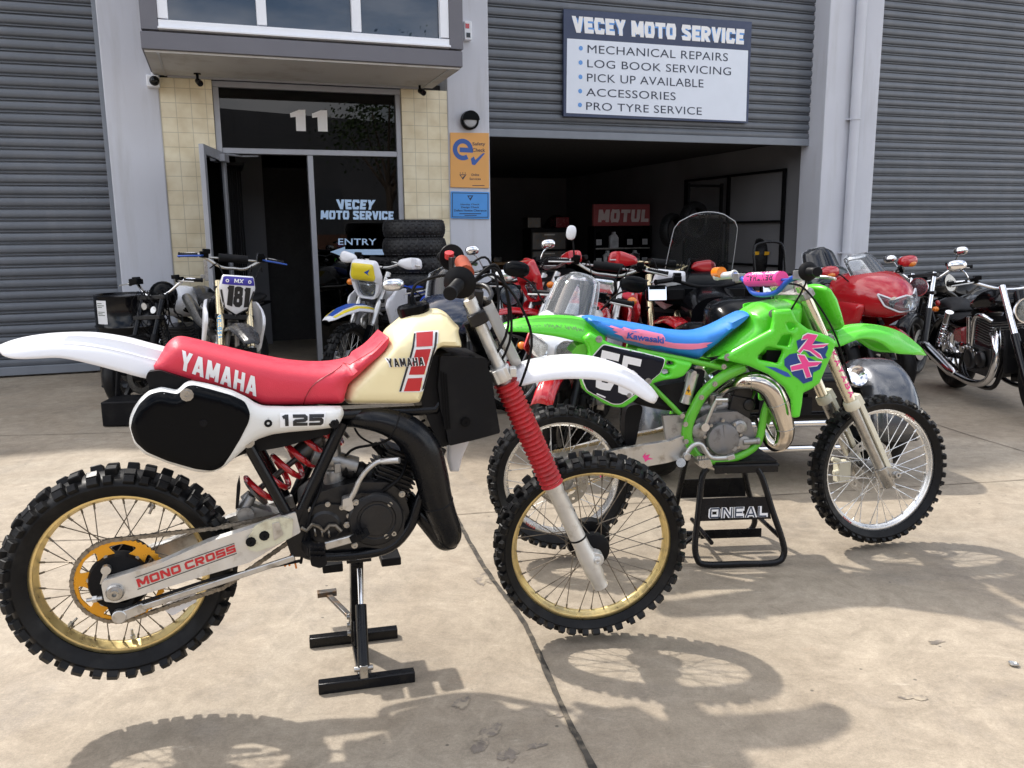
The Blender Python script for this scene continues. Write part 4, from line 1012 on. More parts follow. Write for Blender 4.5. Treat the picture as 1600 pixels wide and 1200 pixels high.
    for s_ in (1, -1):
        yo = .105*s_
        def q(px, py): v = F.P(px, py, .105); return Vector((v[0], -yo, v[1]))
        mb.tube([q(385, 690), q(420, 752), q(457, 818)], fr, 12); mb.tube([q(535, 660), q(500, 735), q(462, 818)], fr*1.1, 12)
        mb.tube([q(400, 640), q(540, 648), q(680, 640), q(740, 560)], fr, 10)
        c = [q(460, 812), q(466, 850), q(490, 868), q(560, 866), q(610, 854), q(640, 822), q(656, 780), q(690, 700)]; mb.tube([Vector(p) for p in cat([tuple(v) for v in c], 4)], fr, 12)
    v0, v1 = F.P3(740, 500), F.P3(768, 570); mb.tube([v0, v1], .035, 18)
    v2 = F.P3(700, 660); mb.tube([v1, v2], .024, 14); mb.tube([F.P3(690, 690, .1), v2, F.P3(700, 690, -.1)], .02, 12)
    mb.slab(rounded(F.PP([(444, 798), (480, 790), (486, 850), (478, 866), (455, 866), (446, 840)], .1), .008), -.122, -.09)
    fm = mb.build('frame', 'black_paint', T)
    mb = MB(); bolt(mb, F.P3(388, 690.5, .155), .013, .008); mb.build('pivot_bolt', 'steel', T)
    # ---- shock
    s0, s1 = F.P3(400, 768, .0), F.P3(528, 664, .0)
    mb = MB(); mb.tube(helix(s0, s1, .05, 6.2, .0068), .0092, 9); sp = mb.build('shock_spring', 'red_paint', T)
    mb = MB(); d = (s1-s0); mb.tube([s0-d*.1, s0+d*.6], .009, 12); mb.tube([s0+d*.5, s1], .034, 20); mb.lathe([(.05, -.004), (.05, .004)], s0, d, 20); mb.tube([s0-d*.14, s0-d*.05], .018, 12); mb.lathe([(.052, -.004), (.052, .004)], s1, d, 20); mb.build('shock_body', 'carbon_steel', sp)
    mb = MB(); l0 = F.P3(378, 800, .03); mb.tube([l0, F.P3(392, 775, .02)], .018, 12); mb.lathe([(.024, -.05), (.024, .05)], F.P3(384, 797, 0), (0, 1, 0), 18); mb.slab(rounded(F.PP([(368, 800), (385, 783), (440, 800), (450, 818), (400, 812), (376, 808)], 0), .006), -.035, .035); mb.build('shock_linkage', 'cast_alloy', T, bevel=.003)
    mb = MB(); mb.slab(rounded(F.PP([(368, 790), (370, 756), (374, 740), (376, 756), (373, 786)], .02), .004), -.06, -.03); mb.build('splash_flap', 'black_matt', T)
    # ---- seat
    so = F.PP([(243, 576, .07), (250, 556, .04), (258, 541, .0), (270, 528, -.04), (284, 523.5, -.05), (310, 528, -.06), (345, 537, -.06), (400, 550, -.06), (450, 559.5, -.06), (500, 562.5, -.06), (540, 556.5, -.06), (570, 541, -.05), (590, 524, -.03), (597, 519.5, -.01), (602, 527, .02), (599, 545, .06), (582, 565, .09), (562, 585, .1), (546, 602, .1), (540, 618, .11), (535, 631, .11), (500, 633, .11), (450, 634, .11), (412, 633.5, .11), (398, 627, .11), (345, 605, .11), (287, 593, .11)])
    so = cat(so, 3, True); zt = {}
    xmin, xmax = min(p[0] for p in so), max(p[0] for p in so)
    def sw_(x, z):
        t = (x-xmin)/(xmax-xmin); return .1+.012*math.sin(math.pi*t)+.022*max(0, (t-.6)/.4)
    So = np.array(so); bx = np.linspace(xmin, xmax, 60); zm = []
    for b in bx:
        near = So[np.abs(So[:, 0]-b) < .035]; zm.append((near[:, 1].max()+near[:, 1].min())/2 if len(near) else 0)
    def se_(x, z):
        m_ = float(np.interp(x, bx, zm)); q_ = min(1, max(0, (m_+.02-z)/.04)); q_ = max(q_, min(1, max(0, (x-xmax+.2)/.1)) if z < m_+.03 else 0); return .025+.07*q_
    seat = MB().puff(so, sw_, .045, grid=.026, step=.012, exp=.5, edge=se_).build('seat', 'red_seat', T, smooth=60)
    ds = Drape(seat, up=.0025)
    mb = MB(); put_btext(ds, mb, 'YAMAHA', F.PP([(279.5, 577), (400.5, 620), (403.5, 590), (284, 548)], .11), w=.6, t=.2, gap=.13); mb.build('lettering', 'ink_white', seat, smooth=30)
    mb = MB(); pts = [(474, 632), (478, 618), (487, 603), (500, 592), (530, 577), (560, 560), (585, 544), (597, 532)]
    q = cat(F.PP(pts, .1), 6); mb.tube([(x, ds.h(x, z)+.0006, z) for x, z in q], .0012, 5); mb.build('seam', 'dark_red', seat)
    # ---- tank
    to = F.PP([(603, 523, .02), (604, 514, -.02), (612, 504, -.04), (624, 492, -.05), (632, 486, -.06), (655, 481, -.07), (675, 478.5, -.07), (688, 484, -.06), (702, 500, -.04), (713, 507, 0), (719, 518, .08), (724, 535, .1), (726, 547, .12, .004), (712, 549, .13), (690, 549, .14, .01), (684, 560, .14), (679, 580, .14), (672, 605, .14), (668, 622, .14), (662, 636, .14), (640, 638, .13), (590, 640, .13), (548, 640.5, .12), (539, 631, .12), (541, 618, .12), (547, 605, .13), (563, 588, .13), (582, 568, .13), (597, 550, .11), (602, 536, .06)])
    to = rounded(to, .008, 3)
    x0 = F.P(540, 600, .1)[0]; x1 = F.P(700, 540, .1)[0]; ztop = F.P(675, 479, 0)[1]; zb = F.P(600, 640, .13)[1]
    def tw(x, z):
        t = min(1, max(0, (x-x0)/(x1-x0))); u = min(1, max(0, (z-zb)/(ztop-zb)))
        a = .112+.05*min(1, t*1.5)
        if u > .62: a *= 1-.62*((u-.62)/.38)**1.15       # shoulders slope in towards the cap
        return a-.012*(1-u)
    tank = MB().puff(to, tw, .03, grid=.022, step=.012, exp=.5).build('fuel_tank', 'cream', T, smooth=50)
    dt = Drape(tank, up=.002); dt2 = Drape(tank, up=.0035); dt3 = Drape(tank, up=.005)
    def TP(pts): return F.PP([(350+a/4, 400+b/4) for a, b in pts], .15)
    mb = MB(); dt.poly(mb, rounded(TP([(1095, 855), (1262, 848), (1355, 470), (1200, 477)]), .003, 2)); st = mb.build('stripe_decal', 'ink_white', tank, smooth=40)
    mb = MB()
    for q in ([(1212, 484), (1318, 476), (1300, 560), (1200, 566)], [(1197, 584), (1290, 578), (1248, 738), (1155, 742)], [(1150, 765), (1238, 758), (1222, 842), (1125, 848)]): dt2.poly(mb, TP(q))
    mb.build('stripe_block', 'ink_red', st, smooth=40)
    mb = MB()
    for q in ([(1098, 850), (1110, 850), (1208, 488), (1196, 488)], [(1240, 838), (1254, 837), (1345, 480), (1331, 481)]): dt2.poly(mb, TP(q))
    mb.build('stripe_edge', 'ink_black', st, smooth=40)
    ty = TP([(1035, 698), (1246, 681), (1240, 630), (1020, 646)]); mb = MB(); put_btext(Drape(tank, up=.005), mb, 'YAMAHA', ty, w=.66, t=.21, gap=.2)
    lt_ = mb.build('lettering', 'ink_black', st, smooth=40)
    mb = MB(); put_btext(Drape(tank, up=.0042), mb, 'YAMAHA', ty, w=.74, t=.32, gap=.12, grow=.07); mb.build('letter_edge', 'ink_white', lt_, smooth=40)
    c = F.P3(645, 478, 0); mb = MB(); mb.lathe([(.046, -.03), (.05, -.015), (.05, .0), (.044, .006), (.014, .008), (.01, .03), (.006, .03)], c, (-.18, 0, 1), 26); mb.build('fuel_cap', 'black_plastic', tank)
    mb = MB(); mb.tube([Vector(p) for p in cat([tuple(c+Vector((-.004, 0, .028))), tuple(c+Vector((.02, .0, .07))), tuple(c+Vector((.13, 0, .09))), tuple(c+Vector((.2, 0, .02)))], 5)], .005, 7); mb.build('breather_hose', 'black_matt', tank)
    # ---- side panel with number board
    pn = F.PP([(200, 668), (201, 655), (207, 640), (217, 625), (231, 613), (250, 607), (275, 612), (280, 608), (288, 600), (297, 597), (325, 602), (362, 612), (387, 624), (398, 632), (412, 637), (450, 638), (534, 637), (537, 641), (539, 648), (534, 660), (529, 667), (522, 670), (490, 674), (450, 677.5), (425, 681), (404, 688), (389, 698), (370, 715), (352, 731), (338, 739), (320, 741), (300, 738), (262, 726), (225, 712), (208, 695)], .16)
    sp_ = MB().puff(rounded(pn, .008, 2), .04, .035, y=-.135, grid=.03, step=.012, both=False, back=.004, edge=.006).build('side_panel', 'old_white', T, smooth=50)
    dp = Drape(sp_, up=.002); mb = MB()
    dp.poly(mb, rounded(F.PP([(203, 671), (207, 652), (217, 632), (233, 617), (251, 612), (277, 617), (286, 609), (293, 603), (304, 602.5), (330, 609), (362, 618), (383, 628), (391, 645), (389, 658), (376, 684), (360, 711), (347, 731), (331, 736.5), (305, 733), (262, 721), (228, 706), (210, 690)], .17), .01, 3)); mb.build('number_board', 'board_black', sp_, smooth=40)
    D5 = Drape(sp_, up=.002); D6 = Drape(sp_, up=.0035); mb = MB(); D5.poly(mb, F.PP([(437.5, 667), (506, 665), (509, 643), (437, 644.5)], .165)); mb.build('displacement_plate', 'ink_white', sp_, smooth=30)
    mb = MB(); put_btext(D6, mb, '125', F.PP([(441, 664.5), (504.5, 663.5), (506, 646), (440, 647)], .165), w=1.15, t=.28, gap=.12, sq=True); mb.build('lettering', 'ink_black', sp_, smooth=30)
    mb = MB(); bolt(mb, F.P3(419, 661, .172), .011, .005); bolt(mb, F.P3(522, 661.5, .17), .011, .005); bolt(mb, F.P3(318, 661, .178), .008, .003); mb.build('panel_bolt', 'black_matt', sp_); mb = MB(); bolt(mb, F.P3(292, 617, .178), .013, .008); mb.build('panel_bolt', 'steel', sp_)
    mb = MB(); mb.slab(rounded(F.PP([(228, 590), (232, 580), (250, 578), (300, 594), (292, 604), (275, 610), (234, 604)], .11), .006), -.12, .1); mb.build('fender_bracket', 'black_matt', T, bevel=.004)
    # air box and battery bits behind the panel
    mb = MB(); mb.slab(rounded(F.PP([(300, 610), (500, 640), (520, 668), (440, 690), (380, 700), (340, 720), (290, 690)], .03), .02), -.1, .08); mb.build('air_box', 'black_matt', T, bevel=.006)
    # ---- rear fender
    top = [(-1, 540, 0), (25, 530, -.03), (60, 522, -.05), (100, 517.5, -.06), (150, 517, -.06), (200, 524, -.06), (235, 533, -.06), (262, 541, -.05), (285, 550, -.04)]
    bot = [(3, 549, .02), (22, 558, .05), (55, 559.5, .075), (95, 559, .085), (140, 568, .088), (185, 580, .09), (215, 588, .09), (232, 592, .09), (260, 600, .09)]
    A = cat(F.PP(top), 5); B = cat(F.PP(bot), 5)
    wsx = np.interp(np.linspace(0, 1, len(A)), [0, .06, .2, .5, 1], [.035, .066, .084, .092, .094])
    rows = []
    for (xa, za), (xb, zb_), wv in zip(A, B, wsx): rows.append([(xb+(xa-xb)*h, u*wv, zb_+(za-zb_)*h) for u, h in FPROF])
    rf = MB().loft(rows, closed=False, caps=False).build('rear_fender', 'white_plastic', T, smooth=50, solid=.004, xf=None)
    mb = MB(); mb.tube([Vector(r_[3])+Vector((0, -.001, 0)) for r_ in rows[3:]], .0028, 7); mb.build('edge_bead', 'white_plastic', rf)
    # ---- front fender, turned with the fork
    top = [(748, 600, 0), (775, 585, -.02), (800, 571, -.04), (825, 560, -.05), (860, 553.5, -.05), (900, 551.5, -.05), (940, 558, -.05), (980, 574, -.04), (1010, 598, -.03), (1027, 618, 0)]
    bot = [(752, 612, .08), (780, 606, .085), (808, 604, .085), (835, 598, .085), (865, 593, .085), (900, 591, .08), (940, 594, .075), (975, 605, .065), (1003, 622, .05), (1020, 629, .02)]
    A = cat(S.PP(top), 5); B = cat(S.PP(bot), 5); wsx = np.interp(np.linspace(0, 1, len(A)), [0, .2, .6, .85, .95, 1], [.07, .088, .088, .072, .055, .03])
    rows = [[(xb+(xa-xb)*h, u*wv, zb_+(za-zb_)*h) for u, h in FPROF] for (xa, za), (xb, zb_), wv in zip(A, B, wsx)]
    MB().loft(rows, closed=False, caps=False).build('front_fender', 'white_plastic', T, smooth=50, solid=.004, xf=XS)
    mb = MB(); mb.puff(rounded(F.PP([(698, 682), (735, 676), (733, 690), (722, 715), (717, 737), (703, 737), (698, 715)], -.06), .006), .012, .015, y=.06, step=.01, grid=.02); mb.build('inner_guard', 'white_plastic', T)
    # ---- forks
    def leg(s_, first):
        def q(px, py): x, z = S.P(px, py, .1); return Vector((x, -.1*s_, z))
        t0, t1, t2, t3, t4 = q(742, 486), q(780, 570), q(790, 598), q(861, 752), q(940, 918)
        mb = MB(); d = (t4-t0).normalized(); mb.tube([t0-d*.03, t2], .0185, 18)
        mb.lathe([(.014, -.012), (.02, -.01), (.02, .01)], t0-d*.03, d, 16)
        lg = mb.build('fork_leg', 'dull_alloy', T, xf=XS)
        mb = MB(); mb.lathe([(.026, -.005), (.03, .0), (.03, .03), (.0275, .036), (.0275, (t4-t3).length*.62), (.031, (t4-t3).length*.66), (.031, (t4-t3).length*.86), (.026, (t4-t3).length*.9), (.026, (t4-t3).length*.985), (.016, (t4-t3).length), (0, (t4-t3).length)], t3, t4-t3, 22)
        axp = Vector((fc.x, -.1*s_, fc.z)); pr_ = t3.lerp(t4, .7); mb.bar(pr_, axp+Vector((.0, 0, 0)), .034, .05); mb.lathe([(.024, -.018), (.024, .018)], axp, (0, 1, 0), 18); bolt(mb, axp+Vector((0, -.019*s_, 0)), .011, .012, (0, -s_, 0))
        mb.build('fork_slider', 'dull_alloy', lg, xf=XS, bevel=.002)
        mb = MB(); ridged(mb, t2, t3+d*.01, .0355, 23, .0042, 24, .034); mb.build('fork_gaiter', 'red_rubber', lg, xf=XS, smooth=60)
        mb = MB(); c1 = q(895, 838); mb.lathe([(.029, -.003), (.029, .003)], t3.lerp(t4, .52), d, 18); mb.build('hose_tie', 'black_matt', lg, xf=XS)
    leg(1, True); leg(-1, False)
    tq = lambda px, py, o: S.P3(px, py, o)
    mb = MB(); c0 = S.P3(783, 584, .1); c0.y = 0; dd = (S.P3(861, 752, .1)-S.P3(790, 598, .1)).normalized()
    u = Vector((dd.z, 0, -dd.x))
    mb.bar(c0+Vector((0, -.13, 0)), c0+Vector((0, .13, 0)), .05, .045, up=dd); 
    for s_ in (-.1, .1): mb.lathe([(.031, -.024), (.033, -.02), (.033, .02), (.031, .024)], c0+Vector((0, s_, 0)), dd, 18); mb.bar(c0+Vector((.035, s_, .01)), c0+Vector((.035, s_*1.3, .01)), .02, .03)
    mb.build('lower_clamp', 'dull_alloy', T, xf=XS, bevel=.003)
    mb = MB(); c1 = S.P3(747, 496, .1); c1.y = 0; mb.bar(c1+Vector((0, -.13, 0)), c1+Vector((0, .13, 0)), .055, .035, up=dd)
    for s_ in (-.1, .1): mb.lathe([(.031, -.02), (.031, .02)], c1+Vector((0, s_, 0)), dd, 18)
    for s_ in (-.05, .05): mb.bar(c1+Vector((.0, s_, .0)), c1+Vector((.005, s_, .075)), .04, .03)
    mb.build('upper_clamp', 'engine_black', T, xf=XS, bevel=.003)
    # front number plate, seen nearly edge on
    p0, p1 = S.P3(757, 470, 0), S.P3(803, 566, 0); mb = MB(); rows = []
    for k in range(9):
        c = p0.lerp(p1, k/8); wv = .115*(1 if k < 5 else 1-.12*(k-4)); rows.append([tuple(c+Vector((.035*(1-(2*j/10-1)**2)-.012, (2*j/10-1)*wv, 0))) for j in range(11)])
    mb.loft(rows, closed=False, caps=False).build('number_plate', mat('plate_smoke', (.34, .32, .28), .35, var=.15), T, solid=.004, xf=XS)
    # ---- handlebar
    hb = S.P3(736, 462, .0); g0, g1 = S.P3(719, 441, .29), S.P3(703, 459, .41)
    def mir(v): return Vector((v.x, -v.y, v.z))
    pts = [g1, g0, g0.lerp(hb, .35)+Vector((0, 0, .005)), hb+Vector((0, -.07, 0)), hb+Vector((0, .07, 0)), mir(g0.lerp(hb, .35)), mir(g0), mir(g1)]
    mb = MB(); mb.tube([Vector(p) for p in cat([tuple(p) for p in pts], 5)], .011, 12); bar = mb.build('handlebar', 'carbon_steel', T, xf=XS)
    mb = MB(); cb = .55; mb.tube([g0.lerp(hb, cb)+Vector((0, 0, .05)), mir(g0.lerp(hb, cb))+Vector((0, 0, .05))], .024, 16); mb.build('bar_pad', 'bronze_pad', bar, xf=XS)
    for s_ in (1, -1):
        m_ = (lambda v: v) if s_ == 1 else mir
        mb = MB(); a, b = m_(g0), m_(g1); ridged(mb, a, b, .0165, 14, .0012, 16); mb.lathe([(.02, 0), (.044, .0), (.046, .004), (.03, .016), (.018, .02)], a, (b-a), 24); mb.lathe([(.019, -.012), (.0185, 0), (.0, .002)], b, (b-a), 16); mb.build('grip', 'black_matt', bar, xf=XS)
        mb = MB(); c = m_(g0.lerp(hb, .18)); mb.bar(c-(b-a)*.18, c+(b-a)*.1, .04, .045); lv = [c, c+Vector((.06, -.02*s_, .0)), c+Vector((.075, -.09*s_, -.012)), c+Vector((.06, -.16*s_, -.02))]; mb.tube([Vector(p) for p in cat([tuple(p) for p in lv], 5)], [.008]*11+[.006]*5, 8); mb.build('lever', 'engine_black', bar, xf=XS, bevel=.003)
    mb = MB(); c = mir(g0.lerp(hb, .1)); mb.lathe([(.016, -.01), (.016, .01), (0, .012)], c+Vector((-.015, 0, .02)), (0, -.4, 1), 12); mb.build('kill_button', 'ink_red', bar, xf=XS)
    # cables
    mb = MB()
    for k, (o1, e) in enumerate((( .2, (700, 640, .05)), (.16, (716, 660, .03)), (-.2, (690, 620, -.04)), (.22, (800, 640, .09)))):
        a = XS @ (g0.lerp(hb, .4) if o1 > 0 else mir(g0.lerp(hb, .4))); b = F.P3(*e)
        mb.tube([Vector(p) for p in cat([tuple(a), tuple(a+Vector((.1, 0, .06-.01*k))), tuple(a.lerp(b, .4)+Vector((.15, 0, 0))), tuple(b)], 7)], .0042, 7)
    mb.build('control_cable', 'black_matt', T)
    # ---- radiator and shroud
    ro = F.PP([(684, 553), (756, 557), (757, 572), (763, 585), (768, 625), (776, 672), (740, 682), (697, 692), (693, 670), (685, 640), (680, 600)], .1)
    mb = MB(); mb.slab(rounded(ro, .008), -.14, .1); rad = mb.build('radiator_shroud', 'black_matt', T, bevel=.006)
    mb = MB()
    for k in range(3):
        a = F.P3(689+k*4, 580+k*2, .142); b = F.P3(695+k*4, 672-k*1, .142); mb.bar(a, b, .004, .004)
    bolt(mb, F.P3(727, 659, .142), .012, .006); mb.build('louvre', 'black_plastic', rad)
    mb = MB(); mb.slab(rounded(F.PP([(650, 560), (700, 548), (704, 690), (684, 694), (668, 660), (656, 630)], .08), .008), -.115, .09); mb.build('radiator', 'black_matt', T, bevel=.005)
    # ---- exhaust chamber
    ex = [(515, 664, .0), (540, 656, .07), (572, 655, .11), (605, 660, .125), (636, 674, .13), (660, 702, .13), (673, 740, .125), (681, 775, .115), (690, 803, .105), (699, 825, .095), (701, 838, .085), (694, 842, .07), (682, 830, .055), (666, 812, .045), (650, 795, .03), (636, 775, .0)]
    rr = [.015, .022, .031, .04, .049, .054, .052, .049, .046, .043, .04, .036, .033, .03, .027, .023]
    pts = cat([tuple(F.P3(*e))+(r,) for e, r in zip(ex, rr)], 6)
    mb = MB(); mb.tube([p[:3] for p in pts], [p[3] for p in pts], 22); ep = mb.build('exhaust_chamber', 'black_paint', T, smooth=60)
    mb = MB()
    for i in (20, 44, 62): 
        p, q = Vector(pts[i][:3]), Vector(pts[i+1][:3]); mb.lathe([(pts[i][3]+.0006, -.0025), (pts[i][3]+.002, 0), (pts[i][3]+.0006, .0025)], p, q-p, 24)
    mb.build('weld_seam', 'black_matt', ep)
    # ---- engine
    mb = MB(); mb.slab(rounded(F.PP([(470, 790), (492, 770), (530, 758), (560, 752), (605, 752), (630, 768), (640, 800), (632, 835), (600, 858), (540, 862), (490, 858), (472, 840)], .09), .014), -.1, .09)
    en = mb.build('engine', 'engine_black', T, bevel=.008)
    mb = MB(); c = F.P3(586, 808, .1); mb.lathe([(.084, 0), (.084, .02), (.078, .027), (.06, .03), (.057, .026), (.05, .026), (.048, .03), (0, .031)], c, (0, -1, 0), 40); mb.slab(rounded(F.PP([(548, 775), (560, 768), (610, 776), (632, 800), (628, 840), (600, 855), (556, 850), (548, 820)], .1), .01), -.118, -.1); cc = mb.build('clutch_cover', 'engine_black', en, bevel=.004)
    mb = MB()
    for p in ((556, 785), (609, 787), (615, 833), (603, 837), (542, 820), (554, 852), (628, 772)): bolt(mb, F.P3(p[0], p[1], .122), .0075, .007)
    mb.build('cover_bolt', 'steel', cc)
    mb = MB(); c = F.P3(506, 822, .1); mb.lathe([(.052, 0), (.052, .012), (.044, .018), (0, .018)], c, (0, -1, 0), 26); rnd = random.Random(4)
    mb.slab(rounded(F.PP([(474, 800), (500, 785), (540, 788), (548, 830), (530, 850), (490, 852), (474, 835)], .1), .01), -.112, -.1)
    mb.build('sprocket_cover', 'engine_black', en, bevel=.004)
    mb = MB(); mb.tube([F.P3(470+k*9, 824+6*math.sin(k*2), .128) for k in range(8)], .006, 6); mb.tube(helix(F.P3(488, 830, .12), F.P3(520, 833, .12), .012, 3, .003), .003, 5); mb.build('counter_chain', 'chain', en)
    mb = MB()
    for e in ((484, 796), (512, 788), (534, 793), (482, 838), (500, 851), (528, 848), (545, 806)): bolt(mb, F.P3(e[0], e[1], .113), .006, .006)
    mb.build('cover_bolt', 'steel', en)
    for pts_, r_ in (([(628, 700, .03), (648, 690, .06), (672, 672, .07), (690, 660, .06)], .012), ([(505, 742, .06), (498, 770, .1), (486, 800, .12), (476, 846, .12), (470, 880, .11)], .0045), ([(540, 712, .05), (556, 700, .07), (600, 690, .1), (664, 656, .08)], .004), ([(590, 775, .09), (606, 762, .11), (628, 742, .1), (640, 700, .05)], .0055)):
        mb = MB(); mb.tube([Vector(p) for p in cat([tuple(F.P3(*p)) for p in pts_], 6)], r_, 9); mb.build('hose', 'black_matt', en)
    mb = MB(); [mb.bar(F.P3(561+i*3, 772+i*1, .121), F.P3(600+i*4, 774+i*3, .121), .004, .006) for i in range(3)]; mb.build('cover_rib', 'engine_black', en)
    # cylinder with fins, head, plug
    cax = (F.P3(624, 716, 0)-F.P3(600, 770, 0)).normalized(); rotc = Matrix.Rotation(math.atan2(cax.x, cax.z), 3, 'Y')
    mb = MB(); fins(mb, F.P3(606, 752, 0), .13, .15, .11, 8, .42, rotc); fins(mb, F.P3(622, 712, 0), .12, .14, .05, 4, .42, rotc); cy = mb.build('cylinder', 'engine_black', en, bevel=.0015)
    mb = MB(); a = F.P3(600, 720, .03); mb.tube([a, a+Vector((-.006, -.01, .03))], .008, 8); mb.tube([a+Vector((-.006, -.01, .03)), a+Vector((-.03, -.03, .06))], .012, 10); mb.tube([Vector(p) for p in cat([tuple(a+Vector((-.03, -.03, .06))), tuple(a+Vector((-.08, -.04, .1))), tuple(a+Vector((-.1, 0, .16)))], 5)], .0035, 6); mb.build('spark_plug', 'black_matt', cy)
    # carburettor
    mb = MB(); c = F.P3(520, 722, .03); mb.tube([c+Vector((-.06, 0, .03)), c+Vector((.07, 0, -.02))], .03, 18); mb.tube([c+Vector((0, 0, .07)), c+Vector((0.0, 0, -.02))], .026, 16); mb.lathe([(.03, 0), (.034, -.015), (.03, -.05), (.016, -.056), (0, -.056)], c+Vector((0, 0, -.02)), (0, 0, 1), 18); mb.box(c+Vector((.01, -.03, -.01)), (.02, .02, .03)); mb.lathe([(.03, 0), (.03, .012), (.02, .02), (.006, .03)], c+Vector((0, 0, .07)), (0, 0, 1), 16)
    mb.build('carburettor', 'cast_alloy', en, bevel=.002)
    mb = MB(); ridged(mb, F.P3(535, 730, .03), F.P3(575, 740, .02), .03, 3, .003, 18); mb.build('intake_boot', 'rubber', en)
    # kickstarter
    mb = MB(); k = [(541, 789, .14), (553, 770, .15), (561, 752, .155), (572, 736, .16), (586, 724, .165), (597, 720, .17)]
    mb.tube([Vector(p) for p in cat([tuple(F.P3(*p)) for p in k], 5)], [.0085]*10+[.0075]*16, 10); mb.tube([F.P3(596, 721, .17), F.P3(624, 719, .2)], .0095, 10); mb.slab(rounded(F.PP([(535, 778), (548, 774), (552, 792), (545, 797), (534, 793)], .14), .004), -.155, -.122)
    mb.build('kick_lever', 'alloy', en, bevel=.002)
    # footpeg, brake pedal
    mb = MB(); mb.slab(rounded(F.PP([(482, 850), (505, 848), (509, 872), (498, 878), (484, 874)], .2), .006), -.25, -.2)
    for i in range(4):
        for j in range(3): x, z = F.P(487+i*6, 853+j*8, .25); mb.box((x, -.253, z), (.008, .012, .006))
    mb.bar(F.P3(490, 862, .2), F.P3(478, 850, .11), .03, .025); mb.build('footpeg', 'black_matt', T, bevel=.002)
    mb = MB(); mb.bar(F.P3(508, 853, .15), F.P3(556, 840, .15), .012, .024); mb.build('brake_pedal', 'alloy', T, bevel=.003)
    mb = MB(); mb.bar(F.P3(554, 840, .15), F.P3(570, 834, .17), .05, .022); [mb.box(F.P3(557+4*i, 836-i, .18)+Vector((0, 0, .004)), (.005, .045, .006)) for i in range(4)]; mb.build('pedal_tip', 'black_matt', T)
    # loose wiring: three ties under the pivot
    mb = MB()
    for e in ((445, 885), (452, 884), (463, 888)): mb.tube([F.P3(457, 862, .1), F.P3(*e, .1)], .003, 6)
    mb.build('tie_end', 'orange_lens', T)
    # ---------------------------------------------------------------- lift stand
    G = frame(-.40, 2.60, 15.5)
    L = thing('lift_stand', 'black lift stand of square steel tube holding up the cream tank dirt bike', 'bike stand', G.m)
    def gp(px, py, z=0): return G.PZ(px, py, z)
    f0, f1 = gp(498, 1082), gp(648, 1062); b0, b1 = gp(484, 1010), gp(621, 994)
    mb = MB(); hh = .036
    fa, fb, ba, bb = [Vector((v.x, v.y, hh/2)) for v in (f0, f1, b0, b1)]
    mb.bar(fa, fb, hh, hh); foot = mb.build('foot', 'black_paint', L, bevel=.003)
    mb = MB(); mb.bar(ba, bb, hh, hh); mb.build('foot', 'black_paint', L, bevel=.003)
    cf = fa.lerp(fb, .47); cbk = ba.lerp(bb, .52)
    d = (cf-cbk).normalized(); mb = MB(); mb.bar(cbk+d*.019, cf-d*.019, .035, .034); mb.build('spine', 'black_paint', L, bevel=.003)
    tb = G.P3(559, 872, 0); base = cbk+d*.06; ub = Vector((base.x, base.y, .04)); ut = Vector((base.x+.01, base.y-.02, .365))
    mb = MB(); mb.bar(ub, ut, .055, .042, up=(1, 0, 0)); mb.bar(ub+Vector((-.0, -.05, .0)), ut.lerp(ub, .75)+Vector((0, -.02, 0)), .03, .03, up=(1, 0, 0)); mb.build('post', 'black_paint', L, bevel=.003)
    mb = MB(); mb.bar(ut+Vector((-.13, 0, .015)), ut+Vector((.13, 0, .015)), .06, .02); mb.bar(ut+Vector((0, -.11, .012)), ut+Vector((0, .11, .012)), .08, .014); mb.build('top_plate', 'black_paint', L, bevel=.002)
    for sx in (-.085, .105):
        mb = MB(); mb.box(ut+Vector((sx, -.05, -.006)), (.065, .12, .028)); mb.build('rubber_pad', 'black_matt', L, bevel=.004)
    s0_, s1_ = cf+d*-.0+Vector((0, 0, .05)), ut.lerp(ub, .12)+Vector((0.005, -.055, 0))
    mb = MB(); mb.tube([s0_, s0_.lerp(s1_, .62)], .0185, 16); mb.build('damper', 'black_paint', L)
    mb = MB(); mb.tube([s0_.lerp(s1_, .6), s1_], .0085, 12); mb.build('damper_rod', 'chrome', L)
    mb = MB(); mb.box(s0_-Vector((0, 0, .012)), (.026, .03, .045)); mb.tube([s0_+Vector((-.03, 0, -.005)), s0_+Vector((.03, 0, -.005))], .009, 10); mb.build('damper_foot', 'steel', L, bevel=.002)
    lv0 = ub+Vector((-.01, .03, .06)); mb = MB(); mb.bar(lv0, lv0+Vector((-.07, .2, .01)), .02, .012); mb.box(lv0+Vector((-.075, .21, .015)), (.07, .03, .02)); mb.build('pedal', 'carbon_steel', L, bevel=.002)
    mb = MB(); [bolt(mb, ub+Vector((-.022, -.01, .03+.03*k)), .01, .01, (-1, 0, 0)) for k in range(3)]; mb.build('post_bolt', 'steel', L)
    return T
CREAM = build_cream()
